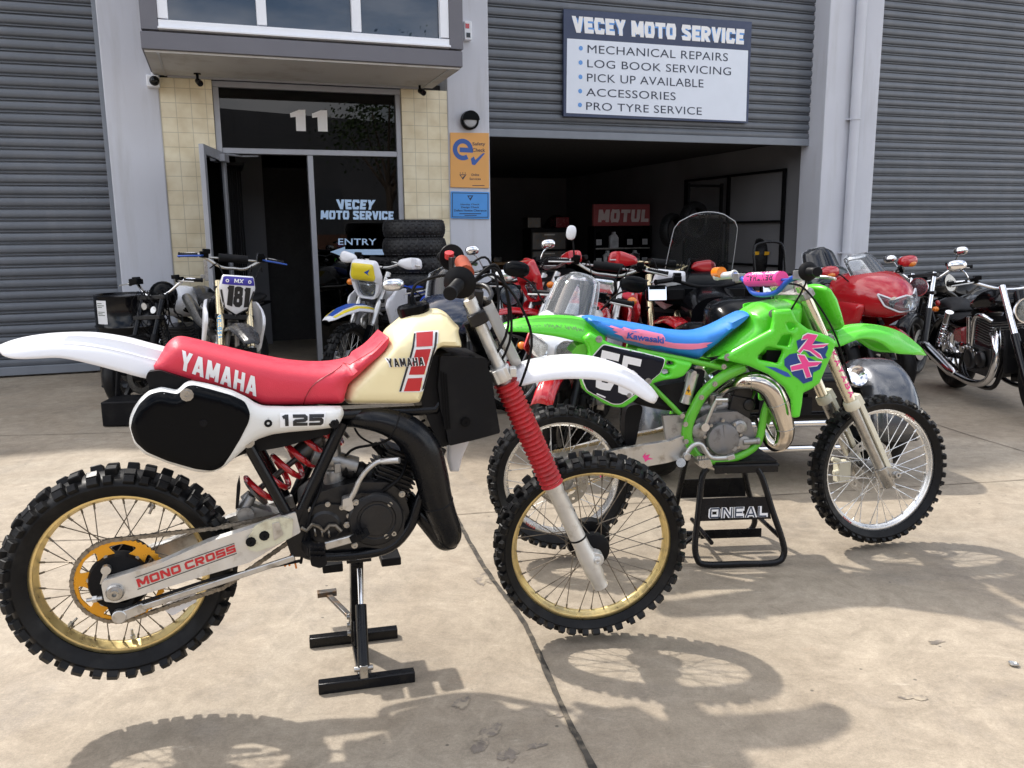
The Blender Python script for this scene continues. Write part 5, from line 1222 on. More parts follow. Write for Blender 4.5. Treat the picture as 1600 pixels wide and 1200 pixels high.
# ================================================================== GREEN DIRT BIKE
def build_green():
    F = frame(.209, 3.485, 5.2)
    T = thing('dirt_bike', 'lime green dirt bike with blue seat and number 55 standing on the branded work stand', 'motorbike', F.m)
    T['label'] = 'lime green dirt bike with blue seat and number 55 side plate'
    a0, a1 = F.P3(1270, 480, .02), F.P3(1378, 735, .02); a0.y = a1.y = 0; ax = (a0-a1).normalized()
    XS = Matrix.Translation(a0) @ Matrix.Rotation(R(9), 4, ax) @ Matrix.Translation(-a0); S = Frame(F.m @ XS)
    rc = (0, 0, .376)
    hub = MB(); hub.lathe([(.013, -.11), (.013, -.06), (.036, -.055), (.05, -.045), (.05, -.036), (.032, -.03), (.03, .03), (.05, .036), (.052, .046), (.03, .06), (.013, .11)], (0, 0, 0), (0, 1, 0), 26)
    rw = wheel(T, rc, .308, .257, .112, hub, 'silver_rim', 'alloy', (44, .016, .026), ((.048, -.04), (.048, .04)), .055, ph=.02, seed=5)
    disc_mesh(.11, .07, -.065, 12).build('brake_disc', 'steel', rw, xf=Matrix.Translation(rc), smooth=20)
    fw_ = S.i @ (Vector((.209, 3.485, 0))+1.447*Vector((math.cos(R(5.2)), math.sin(R(5.2)), 0))+Vector((0, 0, .36)))
    fc = Vector((fw_.x, 0, fw_.z))
    hub = MB(); hub.lathe([(.011, -.1), (.011, -.055), (.03, -.05), (.045, -.04), (.045, -.032), (.024, -.026), (.022, .026), (.045, .032), (.045, .04), (.03, .05), (.011, .06), (.011, .1)], (0, 0, 0), (0, 1, 0), 26)
    fwh = wheel(T, fc, .327, .281, .09, hub, 'silver_rim', 'silver_rim', (48, .014, .022), ((.043, -.036), (.043, .036)), .044, xf=XS, ph=.03, seed=8, spr=.0019)
    disc_mesh(.125, .085, .06, 16).build('brake_disc', 'steel', fwh, xf=XS @ Matrix.Translation(fc), smooth=20)
    mb = MB(); a = fc+Vector((-.13, .075, -.015)); mb.box(a, (.06, .05, .1)); mb.tube([a+Vector((-.02, -.01, .05)), a+Vector((-.06, -.01, .06))], .012, 8); mb.tube([a+Vector((-.02, -.01, 0)), a+Vector((-.05, -.01, -.005))], .014, 8)
    mb.build('brake_caliper', 'guard_white', T, xf=XS, bevel=.004)
    V_, F_ = btext('EXCEL', w=.7, t=.2, gap=.2)
    for hw_, cc_, xf_, Rr_, wr_, angs in ((rw, Vector(rc), Matrix.Identity(4), .257, .055, (62, 236)), (fwh, fc, XS, .281, .044, (58, 232))):
        for a_ in angs:
            b_ = MB(); vs = []
            for v in V_: an = R(a_)-(v[0]-.5)*.2; r_ = Rr_-.0115+.0085*v[1]; vs.append(tuple(cc_+Vector((r_*math.cos(an), -wr_/2-.0025, r_*math.sin(an)))))
            b_.add(vs, F_); b_.build('rim_lettering', 'ink_red', hw_, xf=xf_, smooth=0)
    # swingarm
    ol = F.PP([(855, 738), (862, 730), (960, 702), (1045, 688), (1075, 676), (1078, 712), (1040, 722), (960, 736), (870, 752), (858, 750)], .1)
    sw = MB(); sw.slab(rounded(ol, .006, 3), -.115, -.085); sw.slab(rounded(ol, .006, 3), .085, .115); ob = sw.build('swingarm', 'alloy', T, smooth=30, bevel=.004)
    mb = MB(); mb.slab(rounded(F.PP([(1034, 648), (1065, 647), (1072, 690), (1060, 710), (1040, 690)], .08), .006), -.1, -.07); mb.build('pivot_plate', 'cast_alloy', T, bevel=.004)
    D = Drape(y=-.1165); mb = MB(); D.poly(mb, F.PP([(1004, 713), (1010, 707), (1008, 712), (1016, 710), (1013, 715), (1021, 717), (1012, 719), (1008, 722), (1007, 718)], .117)); D.poly(mb, F.PP([(934, 737), (950, 733), (953, 741), (938, 746)], .117)); mb.build('splash_decal', 'pink', ob, smooth=0)
    path = [F.P(1085, 663, -.06), F.P(1098, 676, -.06), F.P(1084, 690, -.06)]+[(.1*math.cos(R(-88-k*9)), .376+.1*math.sin(R(-88-k*9))) for k in range(21)]
    chain_mesh([(p[0], .066, p[1]) for p in path], .0158).build('chain', M['gold_tube'], T, smooth=0)
    # frame
    def q(px, py, o=.1): return F.P3(px, py, o)
    mb = MB()
    def dbl(pts, r, o, n=12):
        L = [F.P(a, b, o) for a, b in pts]
        for s_ in (1, -1): mb.tube([Vector(p) for p in cat([(x, -o*s_, z) for x, z in L], 4)], r, n)
    dbl([(1162, 573), (1128, 590), (1100, 614), (1086, 637), (1076, 660), (1073, 684), (1082, 706)], .024, .1)
    dbl([(1080, 700), (1095, 716), (1120, 721), (1152, 714), (1178, 699), (1188, 680), (1196, 640), (1215, 590)], .017, .095)
    dbl([(1010, 594), (1040, 624), (1068, 652)], .0105, .09); dbl([(995, 548), (1060, 560), (1097, 568), (1130, 575)], .012, .09)
    dbl([(1130, 575), (1180, 560), (1238, 520)], .02, .05)
    mb.tube([F.P3(1248, 478, 0), F.P3(1268, 530, 0)], .034, 16); mb.tube([F.P3(1268, 530, 0), F.P3(1225, 610, 0), F.P3(1190, 665, 0)], .025, 12)
    fm = mb.build('frame', 'frame_green', T)
    mb = MB()
    for p in ((1117, 600), (1096, 621), (1131, 573), (1066, 650), (1072, 690), (1071, 663)): bolt(mb, F.P3(p[0], p[1], .124), .0085, .006)
    mb.build('frame_bolt', 'steel', fm)
    # rear fender
    top = [(778, 513, 0), (790, 505, 0), (808, 498.5, -.02), (838, 493, -.03), (874, 492, -.03), (904, 495, -.03), (922, 503, -.03), (945, 515, -.02)]
    bot = [(782, 517, .02), (796, 518, .06), (819, 519, .075), (849, 523, .08), (872, 526.5, .08), (895, 532, .085), (915, 537, .085), (940, 545, .085)]
    A = cat(F.PP(top), 5); B = cat(F.PP(bot), 5); wsx = np.interp(np.linspace(0, 1, len(A)), [0, .08, .25, 1], [.03, .06, .075, .085])
    rows = [[(xb+(xa-xb)*h, u*wv, zb_+(za-zb_)*h) for u, h in FPROF] for (xa, za), (xb, zb_), wv in zip(A, B, wsx)]
    rf = MB().loft(rows, closed=False, caps=False).build('rear_fender', 'kx_green', T, smooth=50, solid=.004)
    D = Drape(rf, up=.0035); mb = MB()
    def squig(px0, py0, px1, py1, amp, n, seed):
        rr = random.Random(seed); pts = []
        for k in range(n):
            t = k/(n-1); pts.append((px0+(px1-px0)*t+rr.uniform(-1.2, 1.2), py0+(py1-py0)*t+(amp if k % 2 else -amp)*rr.uniform(.4, 1.2)))
        c = cat(F.PP(pts, .075), 5); mb.tube([(x, D.h(x, z)+.001, z) for x, z in c], .0011, 5)
    squig(793, 512, 846, 509, 1.6, 18, 1); squig(851, 509, 878, 510.5, 2.6, 13, 2); squig(884, 511, 912, 516, 2.8, 15, 3); mb.build('script_lettering', 'ink_grey', rf)
    # side panel and number board
    po = F.PP([(911, 528), (922, 519), (934, 526), (948, 534), (975, 543), (1030, 556), (1083, 567), (1080, 574), (1069, 588), (1058, 592), (1040, 594), (1022, 599), (1012, 606), (990, 628), (975, 637.5), (960, 637), (945, 632), (916, 613), (909, 602), (907, 590), (912, 572), (920, 552), (918, 543)], .12)
    h1 = rounded(F.PP([(1043, 564), (1052, 566), (1053, 570), (1045, 571), (1041, 569)], .12), .003, 2); h2 = rounded(F.PP([(1036, 577), (1045, 578), (1046, 584), (1039, 586), (1034, 582)], .12), .003, 2)
    pn = MB().puff(rounded(po, .008, 2), .03, .016, y=-.1, holes=[h1, h2], grid=.028, step=.011, both=False, back=.004, edge=.008).build('side_panel', 'kx_green', T, smooth=50)
    D = Drape(pn, up=.002); D2 = Drape(pn, up=.0048); D3_ = Drape(pn, up=.0078)
    bd = [(942, 537), (968, 543), (1005, 551), (1040, 560), (1036, 575), (1033, 582), (1010, 601), (988, 620), (970, 632), (957, 632), (938, 622), (916, 610), (909, 593), (914, 575), (925, 556)]
    mb = MB(); D.poly(mb, rounded(F.PP(bd, .13), .012, 3)); nb = mb.build('board_edge', 'ink_white', pn, smooth=40)
    c0 = np.mean(bd, 0); mb = MB(); D2.poly(mb, rounded(F.PP([tuple(np.array(p)+(c0-p)/np.linalg.norm(c0-p)*1.6) for p in bd], .13), .011, 3)); mb.build('number_board', 'navy_panel', nb, smooth=40)
    mb = MB()
    put_btext(D3_, mb, '5', F.PP([(928, 605.5), (956, 612), (969, 553.5), (940.5, 546.5)], .132), w=.62, t=.19); put_btext(D3_, mb, '5', F.PP([(963, 613.5), (990.5, 620), (1003, 561.5), (974, 555)], .132), w=.62, t=.19); D3_.poly(mb, F.PP([(932, 613.5), (946, 619.5), (945, 621.5), (931, 615.5)], .13)); mb.build('race_number', 'ink_white', nb, smooth=40)
    mb = MB(); bolt(mb, F.P3(936, 530, .131), .011, .006); bolt(mb, F.P3(1012, 595, .131), .013, .008); bolt(mb, F.P3(983, 617, .135), .009, .006); mb.build('panel_bolt', 'cast_alloy', pn)
    mb = MB(); mb.slab(rounded(F.PP([(890, 550), (900, 538), (918, 533), (930, 540), (922, 556), (908, 556)], .05), .008), -.09, .05); mb.slab(rounded(F.PP([(907, 592), (920, 575), (925, 620), (912, 610)], -.05), .008), .06, .1); mb.build('tail_bracket', 'frame_green', T, bevel=.004)
    mb = MB(); mb.slab(rounded(F.PP([(1000, 605), (1030, 598), (1068, 592), (1080, 575), (1095, 575), (1085, 630), (1060, 640), (1020, 630)], .02), .01), -.08, .06); mb.build('air_box', 'black_matt', T, bevel=.006)
    mb = MB(); c = cat([tuple(F.P3(*p)) for p in ((985, 618, .05), (1010, 627, .06), (1050, 634, .06), (1090, 630, .05))], 5); mb.tube([Vector(p) for p in c], .022, 12); mb.slab(cat(F.PP([(978, 640), (990, 632), (1003, 636), (998, 662), (993, 690), (985, 712), (977, 702), (975, 672)], .02), 4, True), -.03, .04); mb.build('inner_guard', 'black_matt', T)
    # shock with reservoir
    mb = MB(); a, b = F.P3(1083, 582, .075), F.P3(1071, 626, .075); mb.tube([a, b], .026, 18); mb.lathe([(.028, -.004), (.028, .01), (.02, .014)], b, b-a, 18); mb.lathe([(.01, -.02), (.01, .03)], a, (0, 1, 0), 10); rs = mb.build('shock_reservoir', 'alloy', T)
    mb = MB(); mb.slab(F.PP([(1077, 601), (1070, 616), (1080, 618)], .102), -.1035, -.1015); mb.build('warning_label', 'yellow_sticker', rs, smooth=0)
    mb = MB(); mb.slab(F.PP([(1076.5, 606), (1073, 611), (1076, 611.5), (1074.5, 615), (1078.5, 610), (1076, 609.5)], .104), -.1046, -.1036); mb.build('warning_mark', 'ink_black', rs, smooth=0)
    mb = MB(); s0, s1 = F.P3(1086, 575, .0), F.P3(1112, 650, .0); mb.tube([s0, s1], .022, 14); mb.tube(helix(s0.lerp(s1, .2), s1, .036, 5, .006), .0065, 8); mb.slab(rounded(F.PP([(1084, 572), (1094, 570), (1112, 596), (1098, 612), (1090, 600)], .03), .005), -.05, -.03, [F.PP([(1095, 585), (1104, 597), (1097, 602)], .03)]); mb.build('shock_absorber', 'alloy', T)
    # seat
    so = cat(F.PP([(911, 496, .02), (914, 492.5, -.02), (921, 491, -.04), (935, 493.5, -.05), (985, 501.5, -.06), (1035, 511, -.06), (1072, 513.5, -.06), (1095, 509.5, -.05), (1115, 501, -.05), (1135, 491.5, -.04), (1152, 485.5, -.02), (1162, 485.5, 0), (1170, 489, .03), (1172, 495, .05), (1164, 507, .07), (1146, 524, .09), (1126, 541, .09), (1108, 556, .1), (1099, 564.5, .1), (1086, 564, .1), (1060, 559, .1), (1032, 553, .1), (972, 537, .1), (947, 528, .1), (929, 514, .08), (916, 503, .05)]), 3, True)
    seat = MB().puff(so, .1, .05, grid=.028, step=.012, exp=.42).build('seat', 'blue_seat', T, smooth=60)
    ds = Drape(seat, up=.0025); ds2 = Drape(seat, up=.0055); mb = MB()
    ds.poly(mb, F.PP([(946, 508), (953, 510.5), (956, 509), (972, 514), (976, 511.5), (990, 516), (1000, 515), (1037, 523), (1040, 530), (1038, 533), (1052, 536), (1070, 537), (1090, 537), (1100, 535.5), (1114, 535), (1104, 539), (1106, 542), (1096, 544.5), (1080, 546), (1060, 545.5), (1044, 543), (1030, 540), (1012, 540), (995, 535), (978, 532), (972, 525), (960, 521), (966, 519.5), (957, 515.5), (961, 514)], .1)); br = mb.build('brush_stripe', 'soft_pink', seat, smooth=40)
    mb = MB(); ds2.text(mb, 'Kawasaki', F.PP([(979.5, 529.3), (1037, 537), (1037.5, 526.5), (981.5, 519.3)], .1), .03, 1.0); mb.build('lettering', 'mid_blue', br, smooth=40)
    # tank and shrouds
    to = rounded(F.PP([(1160, 486, .0), (1168, 478, -.02), (1178, 471.5, -.03), (1200, 467, -.04), (1222, 465, -.04), (1240, 467, -.03), (1246, 480, 0), (1250, 510, .05), (1230, 560, .08), (1170, 560, .1), (1120, 562, .1), (1104, 563, .1), (1130, 542, .08), (1166, 508, .05)]), .01, 3)
    tank = MB().puff(to, .125, .05, grid=.026, step=.012, exp=.5).build('fuel_tank', 'kx_green', T, smooth=50)
    sho = rounded(F.PP([(1120, 560, .1), (1160, 536, .12), (1199, 513, .13), (1201.5, 500, .13), (1202, 484, .13), (1212, 481.5, .12), (1226, 480.5, .12), (1231, 488, .13), (1237, 499, .14), (1256, 512, .16), (1275, 518.5, .17), (1291, 524, .18), (1301, 530, .18), (1303, 536, .18), (1298, 550, .18), (1285, 580, .18), (1276, 597, .17), (1262, 607, .17), (1251, 612, .17), (1247.5, 630, .16), (1244, 649, .16), (1233, 650, .15), (1231, 622, .15), (1222, 604, .15), (1200, 585, .15), (1167, 570.5, .13), (1142, 564.5, .11)]), .006, 2)
    hs = [rounded(F.PP([(1222, 503), (1231, 503), (1236, 508), (1232, 513), (1226, 513)], .14), .004, 2), rounded(F.PP([(1217, 523), (1229, 521), (1231, 526), (1226, 539), (1209, 537)], .145), .005, 2), rounded(F.PP([(1195, 541), (1217, 544), (1218, 549), (1211, 566), (1183, 561), (1182, 556)], .145), .006, 2)]
    xL, xR = F.P(1120, 560, .1)[0], F.P(1300, 535, .18)[0]
    def yb(x, z): t = min(1, max(0, (x-xL)/(xR-xL))); return -(.1+.085*math.sin(min(1, t*1.15)*math.pi/2))
    sh = MB().puff(sho, .022, .018, y=yb, holes=hs, grid=.026, step=.011, both=False, back=.004, edge=.008).build('radiator_shroud', 'kx_green', T, smooth=50)
    far = MB().puff(sho, .022, .018, y=lambda x, z: yb(x, z), holes=hs, grid=.03, step=.014, both=False, back=.004, edge=.008); far.v = [(v[0], -v[1], v[2]) for v in far.v]; far.build('radiator_shroud', 'kx_green', T, smooth=50)
    D = Drape(sh, up=.002); D2 = Drape(sh, up=.0038); D3_ = Drape(sh, up=.0056)
    def K2(pts, o=.175): return F.PP([(1100+a/4, 380+b/4) for a, b in pts], o)
    mb = MB(); D.poly(mb, K2([(560, 605), (600, 585), (660, 600), (745, 620), (752, 650), (735, 690), (745, 710), (715, 715), (690, 700), (640, 700), (615, 670), (570, 660)])); D.poly(mb, K2([(490, 720), (520, 690), (560, 680), (590, 700), (640, 710), (715, 745), (700, 780), (660, 800), (655, 850), (600, 870), (570, 840), (540, 820), (530, 800), (490, 760)])); bl = mb.build('splash_decal', 'deep_blue', sh, smooth=40)
    mb = MB(); D.poly(mb, K2([(370, 765), (430, 770), (500, 800), (520, 825), (490, 825), (440, 800), (400, 778)], .16)); mb.build('swoosh_decal', 'mid_blue', sh, smooth=40)
    kx = [[(625, 560), (685, 568), (650, 630), (755, 625), (720, 640), (650, 650), (700, 690), (715, 715), (690, 705), (640, 665), (600, 655), (580, 680), (568, 672), (605, 625), (628, 590), (590, 595), (600, 575)], [(565, 690), (605, 695), (630, 735), (712, 735), (680, 755), (625, 765), (645, 825), (618, 832), (598, 775), (530, 790), (525, 765), (590, 745), (575, 710)]]
    mbw, mbp = MB(), MB()
    for k in kx:
        P_ = np.array(k, float); c = P_.mean(0); T_ = np.roll(P_, -1, 0)-np.roll(P_, 1, 0); T_ /= np.linalg.norm(T_, axis=1)[:, None]; ar = .5*np.sum(P_[:, 0]*np.roll(P_[:, 1], -1)-np.roll(P_[:, 0], -1)*P_[:, 1]); Nn = np.stack([T_[:, 1], -T_[:, 0]], 1)*(1 if ar > 0 else -1)
        D2.poly(mbw, K2([tuple(p) for p in P_+Nn*7])); D3_.poly(mbp, K2([tuple(p) for p in k]))
    lw = mbw.build('letter_edge', 'ink_white', bl, smooth=40); mbp.build('lettering', 'pink', bl, smooth=40)
    mb = MB(); bolt(mb, F.P3(1207, 490, .15), .013, .008); bolt(mb, F.P3(1137, 558, .128), .012, .006); mb.build('shroud_bolt', 'cast_alloy', sh)
    mb = MB(); mb.slab(rounded(F.PP([(1230, 583), (1250, 587), (1249, 596), (1231, 593)], .18), .003), -.1835, -.178); mb.build('shroud_pocket', 'frame_green', sh)
    mb = MB(); mb.slab(rounded(F.PP([(1195, 520), (1262, 520), (1248, 640), (1222, 640), (1195, 580)], .1), .006), -.12, .12); mb.build('radiator', 'black_matt', T)
    # number plate in front of the bars, seen from behind
    npo = rounded(S.PP([(1262, 448, 0), (1272, 443, 0), (1282, 448, 0), (1292, 464, 0), (1299, 486, 0), (1304, 505, 0), (1302, 517, 0), (1292, 514, 0), (1283, 500, 0), (1270, 470, 0)]), .006, 2)
    MB().puff(npo, .105, .03, grid=.02, step=.012).build('number_plate', 'kx_green', T, xf=XS, smooth=50)
    # front fender
    top = [(1296, 520, 0), (1308, 511, -.03), (1322, 507, -.04), (1340, 505.5, -.05), (1362, 508.5, -.05), (1385, 515, -.05), (1407, 526, -.04), (1428, 540, -.02), (1446, 555, 0)]
    bot = [(1297, 542, .06), (1312, 541, .07), (1326, 535.5, .08), (1342, 530, .08), (1360, 530.5, .08), (1377, 537, .075), (1396, 551, .065), (1418, 553.5, .04), (1444, 555, .01)]
    A = cat(S.PP(top), 5); B = cat(S.PP(bot), 5); wsx = np.interp(np.linspace(0, 1, len(A)), [0, .3, .7, .9, 1], [.07, .085, .075, .05, .012])
    rows = [[(xb+(xa-xb)*h, u*wv, zb_+(za-zb_)*h) for u, h in FPROF] for (xa, za), (xb, zb_), wv in zip(A, B, wsx)]
    MB().loft(rows, closed=False, caps=False).build('front_fender', 'kx_green', T, smooth=50, solid=.004, xf=XS)
    # forks
    def leg(s_):
        def q(px, py): x, z = S.P(px, py, .1); return Vector((x, -.1*s_, z))
        t0, t1, t2, t4 = q(1254, 452), q(1331, 632), q(1337, 646), q(1388, 760); d = (t4-t0).normalized()
        mb = MB(); mb.tube([t0-d*.02, t1], .0245, 20); mb.lathe([(.02, 0), (.016, -.012), (.008, -.014)], t0-d*.02, d, 16); lg = mb.build('fork_leg', 'champagne', T, xf=XS)
        mb = MB(); mb.tube([t1, t4-d*.02], .0225, 20); mb.lathe([(.029, 0), (.029, .09), (.022, .1)], t4-d*.1, d, 18); axp = Vector((fc.x, -.1*s_, fc.z)); mb.bar(t4-d*.08, axp, .05, .05); bolt(mb, axp+Vector((0, -.02*s_, 0)), .014, .02, (0, -s_, 0)); mb.build('fork_slider', 'steel', lg, xf=XS, bevel=.002)
        mb = MB(); mb.lathe([(.031, -.02), (.034, -.014), (.034, .014), (.031, .02)], t1, d, 20); u = Vector((d.z, 0, -d.x)); u = u if u.x > 0 else -u
        rows = []
        for k in range(8):
            c = (t1-d*.03).lerp(t4-d*.07, k/7)+u*.03; wv = .02+.008*math.sin(k/7*math.pi); rows.append([tuple(c+Vector((0, yy*wv, 0))+u*zz) for yy, zz in ((-1, -.012), (-1, .008), (-.5, .014), (.5, .014), (1, .008), (1, -.012))])
        mb.loft(rows); mb.bar(t1+u*.03-d*.03, t1+u*.035+d*.02, .04, .03); mb.build('fork_guard', 'guard_white', lg, xf=XS, smooth=40, bevel=.002)
        return lg, t0, t1, d
    lg, t0, t1, d = leg(1); leg(-1)
    # lettering down the near fork leg, wrapped on the tube
    V_, F_ = btext('KAYABA', w=.75, t=.2, gap=.2); mb = MB(); Lx = (t1-t0).length; u = Vector((d.z, 0, -d.x)); u = u if u.x > 0 else -u; vs = []
    bm_ = MB()
    for v in V_:
        s_ = .53+.4*v[0]; th_ = (v[1]-.5)*1.0+.15
        vs.append(tuple(t0+(t1-t0)*s_+u*math.sin(th_)*.0252+Vector((0, -1, 0))*math.cos(th_)*.0252))
    bm_.add(vs, F_); bm_.build('lettering', 'pink', lg, xf=XS, smooth=40)
    mb = MB()
    for px, py, wd in ((1290, 532, .028), (1258, 460, .03)):
        c = S.P3(px, py, .1); c.y = 0; mb.bar(c+Vector((0, -.13, 0)), c+Vector((0, .13, 0)), .055, wd, up=d)
        for s_ in (-.1, .1): mb.lathe([(.034, -.018), (.034, .018)], c+Vector((0, s_, 0)), d, 18)
    cl = mb.build('triple_clamp', 'cast_alloy', T, xf=XS, bevel=.004)
    mb = MB(); c = S.P3(1240, 452, 0); [mb.bar(c+Vector((-.0, s_, -.02)), c+Vector((.0, s_, .05)), .045, .03) for s_ in (-.05, .05)]; mb.build('bar_mount', 'cast_alloy', cl, xf=XS, bevel=.004)
    # handlebar
    hb = S.P3(1232, 438, .0); g0, g1 = S.P3(1262, 424, .29), S.P3(1281, 421, .40)
    hb = Vector((g0.x-.02, 0, g0.z-.085)); g0 = Vector((g0.x, -.29, g0.z)); g1 = Vector((g0.x-.035, -.41, g0.z-.005))
    def mir(v): return Vector((v.x, -v.y, v.z))
    pts = [g1, g0, Vector((hb.x+.01, -.17, hb.z+.05)), hb+Vector((0, -.08, 0)), hb+Vector((0, .08, 0)), Vector((hb.x+.01, .17, hb.z+.05)), mir(g0), mir(g1)]
    mb = MB(); mb.tube([Vector(p) for p in cat([tuple(p) for p in pts], 5)], .011, 12); bar = mb.build('handlebar', 'mid_blue', T, xf=XS)
    pz = hb.z+.06; mb = MB(); px_ = hb.x+.005; mb.tube([(px_, -.13, pz), (px_, .13, pz)], .031, 20); pad = mb.build('bar_pad', 'pink', bar, xf=XS)
    mb = MB(); mb.tube([(px_, -.19, pz-.005), (px_, .19, pz-.005)], .006, 8); mb.build('crossbar', 'mid_blue', bar, xf=XS)
    V_, F_ = btext('RENTHAL', w=.7, t=.2, gap=.15)
    for nm, a0_, mt in (('lettering', 1.12, 'ink_white'), ('lettering', .2, 'ink_navy')):
        vs = [(px_-.0316*math.cos(a0_+(.5-v[1])*.75), .11-.22*(1-v[0]) if False else (-.11+.22*v[0]), pz+.0316*math.sin(a0_+(.5-v[1])*.75)) for v in V_]
        b_ = MB(); b_.add(vs, F_); b_.build(nm, mt, pad, xf=XS, smooth=40)
    for s_ in (1, -1):
        m_ = (lambda v: v) if s_ == 1 else mir
        a, b = m_(g0), m_(g1); mb = MB(); ridged(mb, a, b, .0165, 14, .0012, 16); fl = 1 if s_ == 1 else .62; mb.lathe([(.02*fl, 0), (.036*fl, .0), (.038*fl, .004), (.028*fl, .016), (.018, .02)], a, (b-a), 24); mb.lathe([(.019, -.012), (.0185, 0), (.0, .002)], b, (b-a), 16); mb.build('grip', 'black_matt' if s_ == 1 else 'dull_alloy', bar, xf=XS)
        mb = MB(); c = m_(g0.lerp(hb, .15)); lv = [c, c+Vector((.05, 0, -.005)), c+Vector((.075, -.07*s_, -.012)), c+Vector((.06, -.14*s_, -.02))]; mb.tube([Vector(p) for p in cat([tuple(p) for p in lv], 5)], .0065, 8); mb.bar(c-Vector((0, .03*s_, 0)), c+Vector((.0, .03*s_, 0)), .036, .036); mb.build('lever', 'alloy' if s_ == 1 else 'cast_alloy', bar, xf=XS, bevel=.003)
    mb = MB(); e = mir(g1); mb.lathe([(.026, -.05), (.026, .01), (.02, .014)], e+Vector((.005, .0, .018)), (0, 1, 0), 14); mb.build('hand_guard', 'orange_lens', bar, xf=XS)
    mb = MB()
    for k, e in enumerate(((1205, 520, .02), (1190, 560, .05), (1240, 560, .12), (1330, 600, .12))):
        a = XS @ (g0.lerp(hb, .5) if k % 2 else mir(g0.lerp(hb, .5))); b = F.P3(*e); mb.tube([Vector(p) for p in cat([tuple(a), tuple(a+Vector((.09, 0, .03-.02*k))), tuple(a.lerp(b, .5)+Vector((.06, 0, .02))), tuple(b)], 6)], .004, 7)
    mb.build('control_cable', 'black_matt', T)
    # exhaust
    ex = [(1120, 618, .02), (1140, 605, .05), (1160, 597, .09), (1184, 596, .115), (1204, 608, .125), (1216, 632, .125), (1223, 655, .12), (1226, 675, .11), (1222, 690, .1), (1212, 695, .085), (1202, 688, .07), (1194, 672, .05), (1186, 655, .02)]
    rr = [.014, .022, .034, .043, .047, .047, .044, .041, .037, .032, .027, .024, .022]
    pts = cat([tuple(F.P3(*e))+(r,) for e, r in zip(ex, rr)], 7); mb = MB(); mb.tube([p[:3] for p in pts], [p[3] for p in pts], 26)
    M['pipe_nickel'] = mat('pipe_nickel', (.66, .61, .54), .09, metal=1, var=.12, vscale=7, rvar=.1, dirt=(.4, .3, .2), dscale=6)
    ep = mb.build('exhaust_chamber', 'pipe_nickel', T, smooth=60)
    mb = MB()
    for i in (18, 34, 46): p, q_ = Vector(pts[i][:3]), Vector(pts[i+1][:3]); mb.lathe([(pts[i][3]+.0005, -.0015), (pts[i][3]+.0012, 0), (pts[i][3]+.0005, .0015)], p, q_-p, 26)
    mb.build('weld_seam', 'steel', ep)
    # engine
    mb = MB(); mb.slab(rounded(F.PP([(1086, 655), (1105, 645), (1150, 642), (1172, 655), (1180, 690), (1168, 708), (1120, 716), (1092, 706), (1082, 690)], .08), .012), -.09, .09); en = mb.build('engine', 'engine_grey', T, bevel=.008)
    mb = MB(); c = F.P3(1127.5, 684.5, .09); mb.lathe([(.073, 0), (.073, .018), (.067, .028), (.05, .032), (.0, .033)], c, (0, -1, 0), 40); mb.slab([(c.x-.006, c.z+.066), (c.x+.006, c.z+.066), (c.x, c.z+.01)], c.y-.0345, c.y-.03); cc = mb.build('clutch_cover', 'engine_grey', en)
    mb = MB()
    for k in range(9): a = 2*math.pi*k/9+.2; bolt(mb, c+Vector((.08*math.cos(a), -.012, .08*math.sin(a))), .006, .008)
    mb.build('cover_bolt', 'steel', cc)
    mb = MB(); mb.lathe([(.032, 0), (.032, .014), (.02, .02), (.02, .026), (0, .026)], F.P3(1154, 667, .09), (0, -1, 0), 22); mb.lathe([(.03, 0), (.03, .014), (.018, .018), (0, .018)], F.P3(1161, 691, .09), (0, -1, 0), 20); mb.tube([F.P3(1161, 691, .105), F.P3(1186, 689, .11)], .013, 12); mb.lathe([(.016, -.006), (.016, .006)], F.P3(1184, 689, .11), (1, 0, 0), 12); mb.lathe([(.034, 0), (.034, .012), (.014, .018), (0, .018)], F.P3(1092, 672, .09), (0, -1, 0), 22); mb.lathe([(.014, 0), (.012, .02), (0, .02)], F.P3(1145, 699, .1), (0, -1, 0), 14); mb.build('water_pump', 'cast_alloy', en, bevel=.001)
    mb = MB(); mb.box(F.P3(1150, 634, 0), (.1, .12, .1), Matrix.Rotation(R(12), 3, 'Y')); mb.box(F.P3(1155, 612, 0), (.085, .1, .05), Matrix.Rotation(R(12), 3, 'Y')); mb.tube([F.P3(1157, 604, 0), F.P3(1160, 592, 0)], .012, 10); mb.lathe([(.028, 0), (.028, .01), (.02, .014)], F.P3(1170, 632, .055), (0, -1, 0), 16); mb.build('cylinder', 'engine_black', en, bevel=.008)
    mb = MB(); mb.tube([F.P3(1090, 640, .03), F.P3(1135, 632, .02)], .026, 14); mb.tube([F.P3(1112, 615, .03), F.P3(1113, 650, .03)], .024, 14); mb.box(F.P3(1122, 625, .05), (.03, .03, .04)); mb.build('carburettor', 'cast_alloy', en, bevel=.003)
    mb = MB(); k = [(1101, 667, .12), (1109, 648, .13), (1115, 634, .135), (1120, 625, .14)]; mb.tube([F.P3(*p) for p in k], .0075, 10); mb.tube([F.P3(1119, 625, .14), F.P3(1138, 625, .17)], .0085, 10); mb.lathe([(.018, -.012), (.018, .012)], F.P3(1101, 667, .12), (0, 1, 0), 14); mb.build('kick_lever', 'alloy', en)
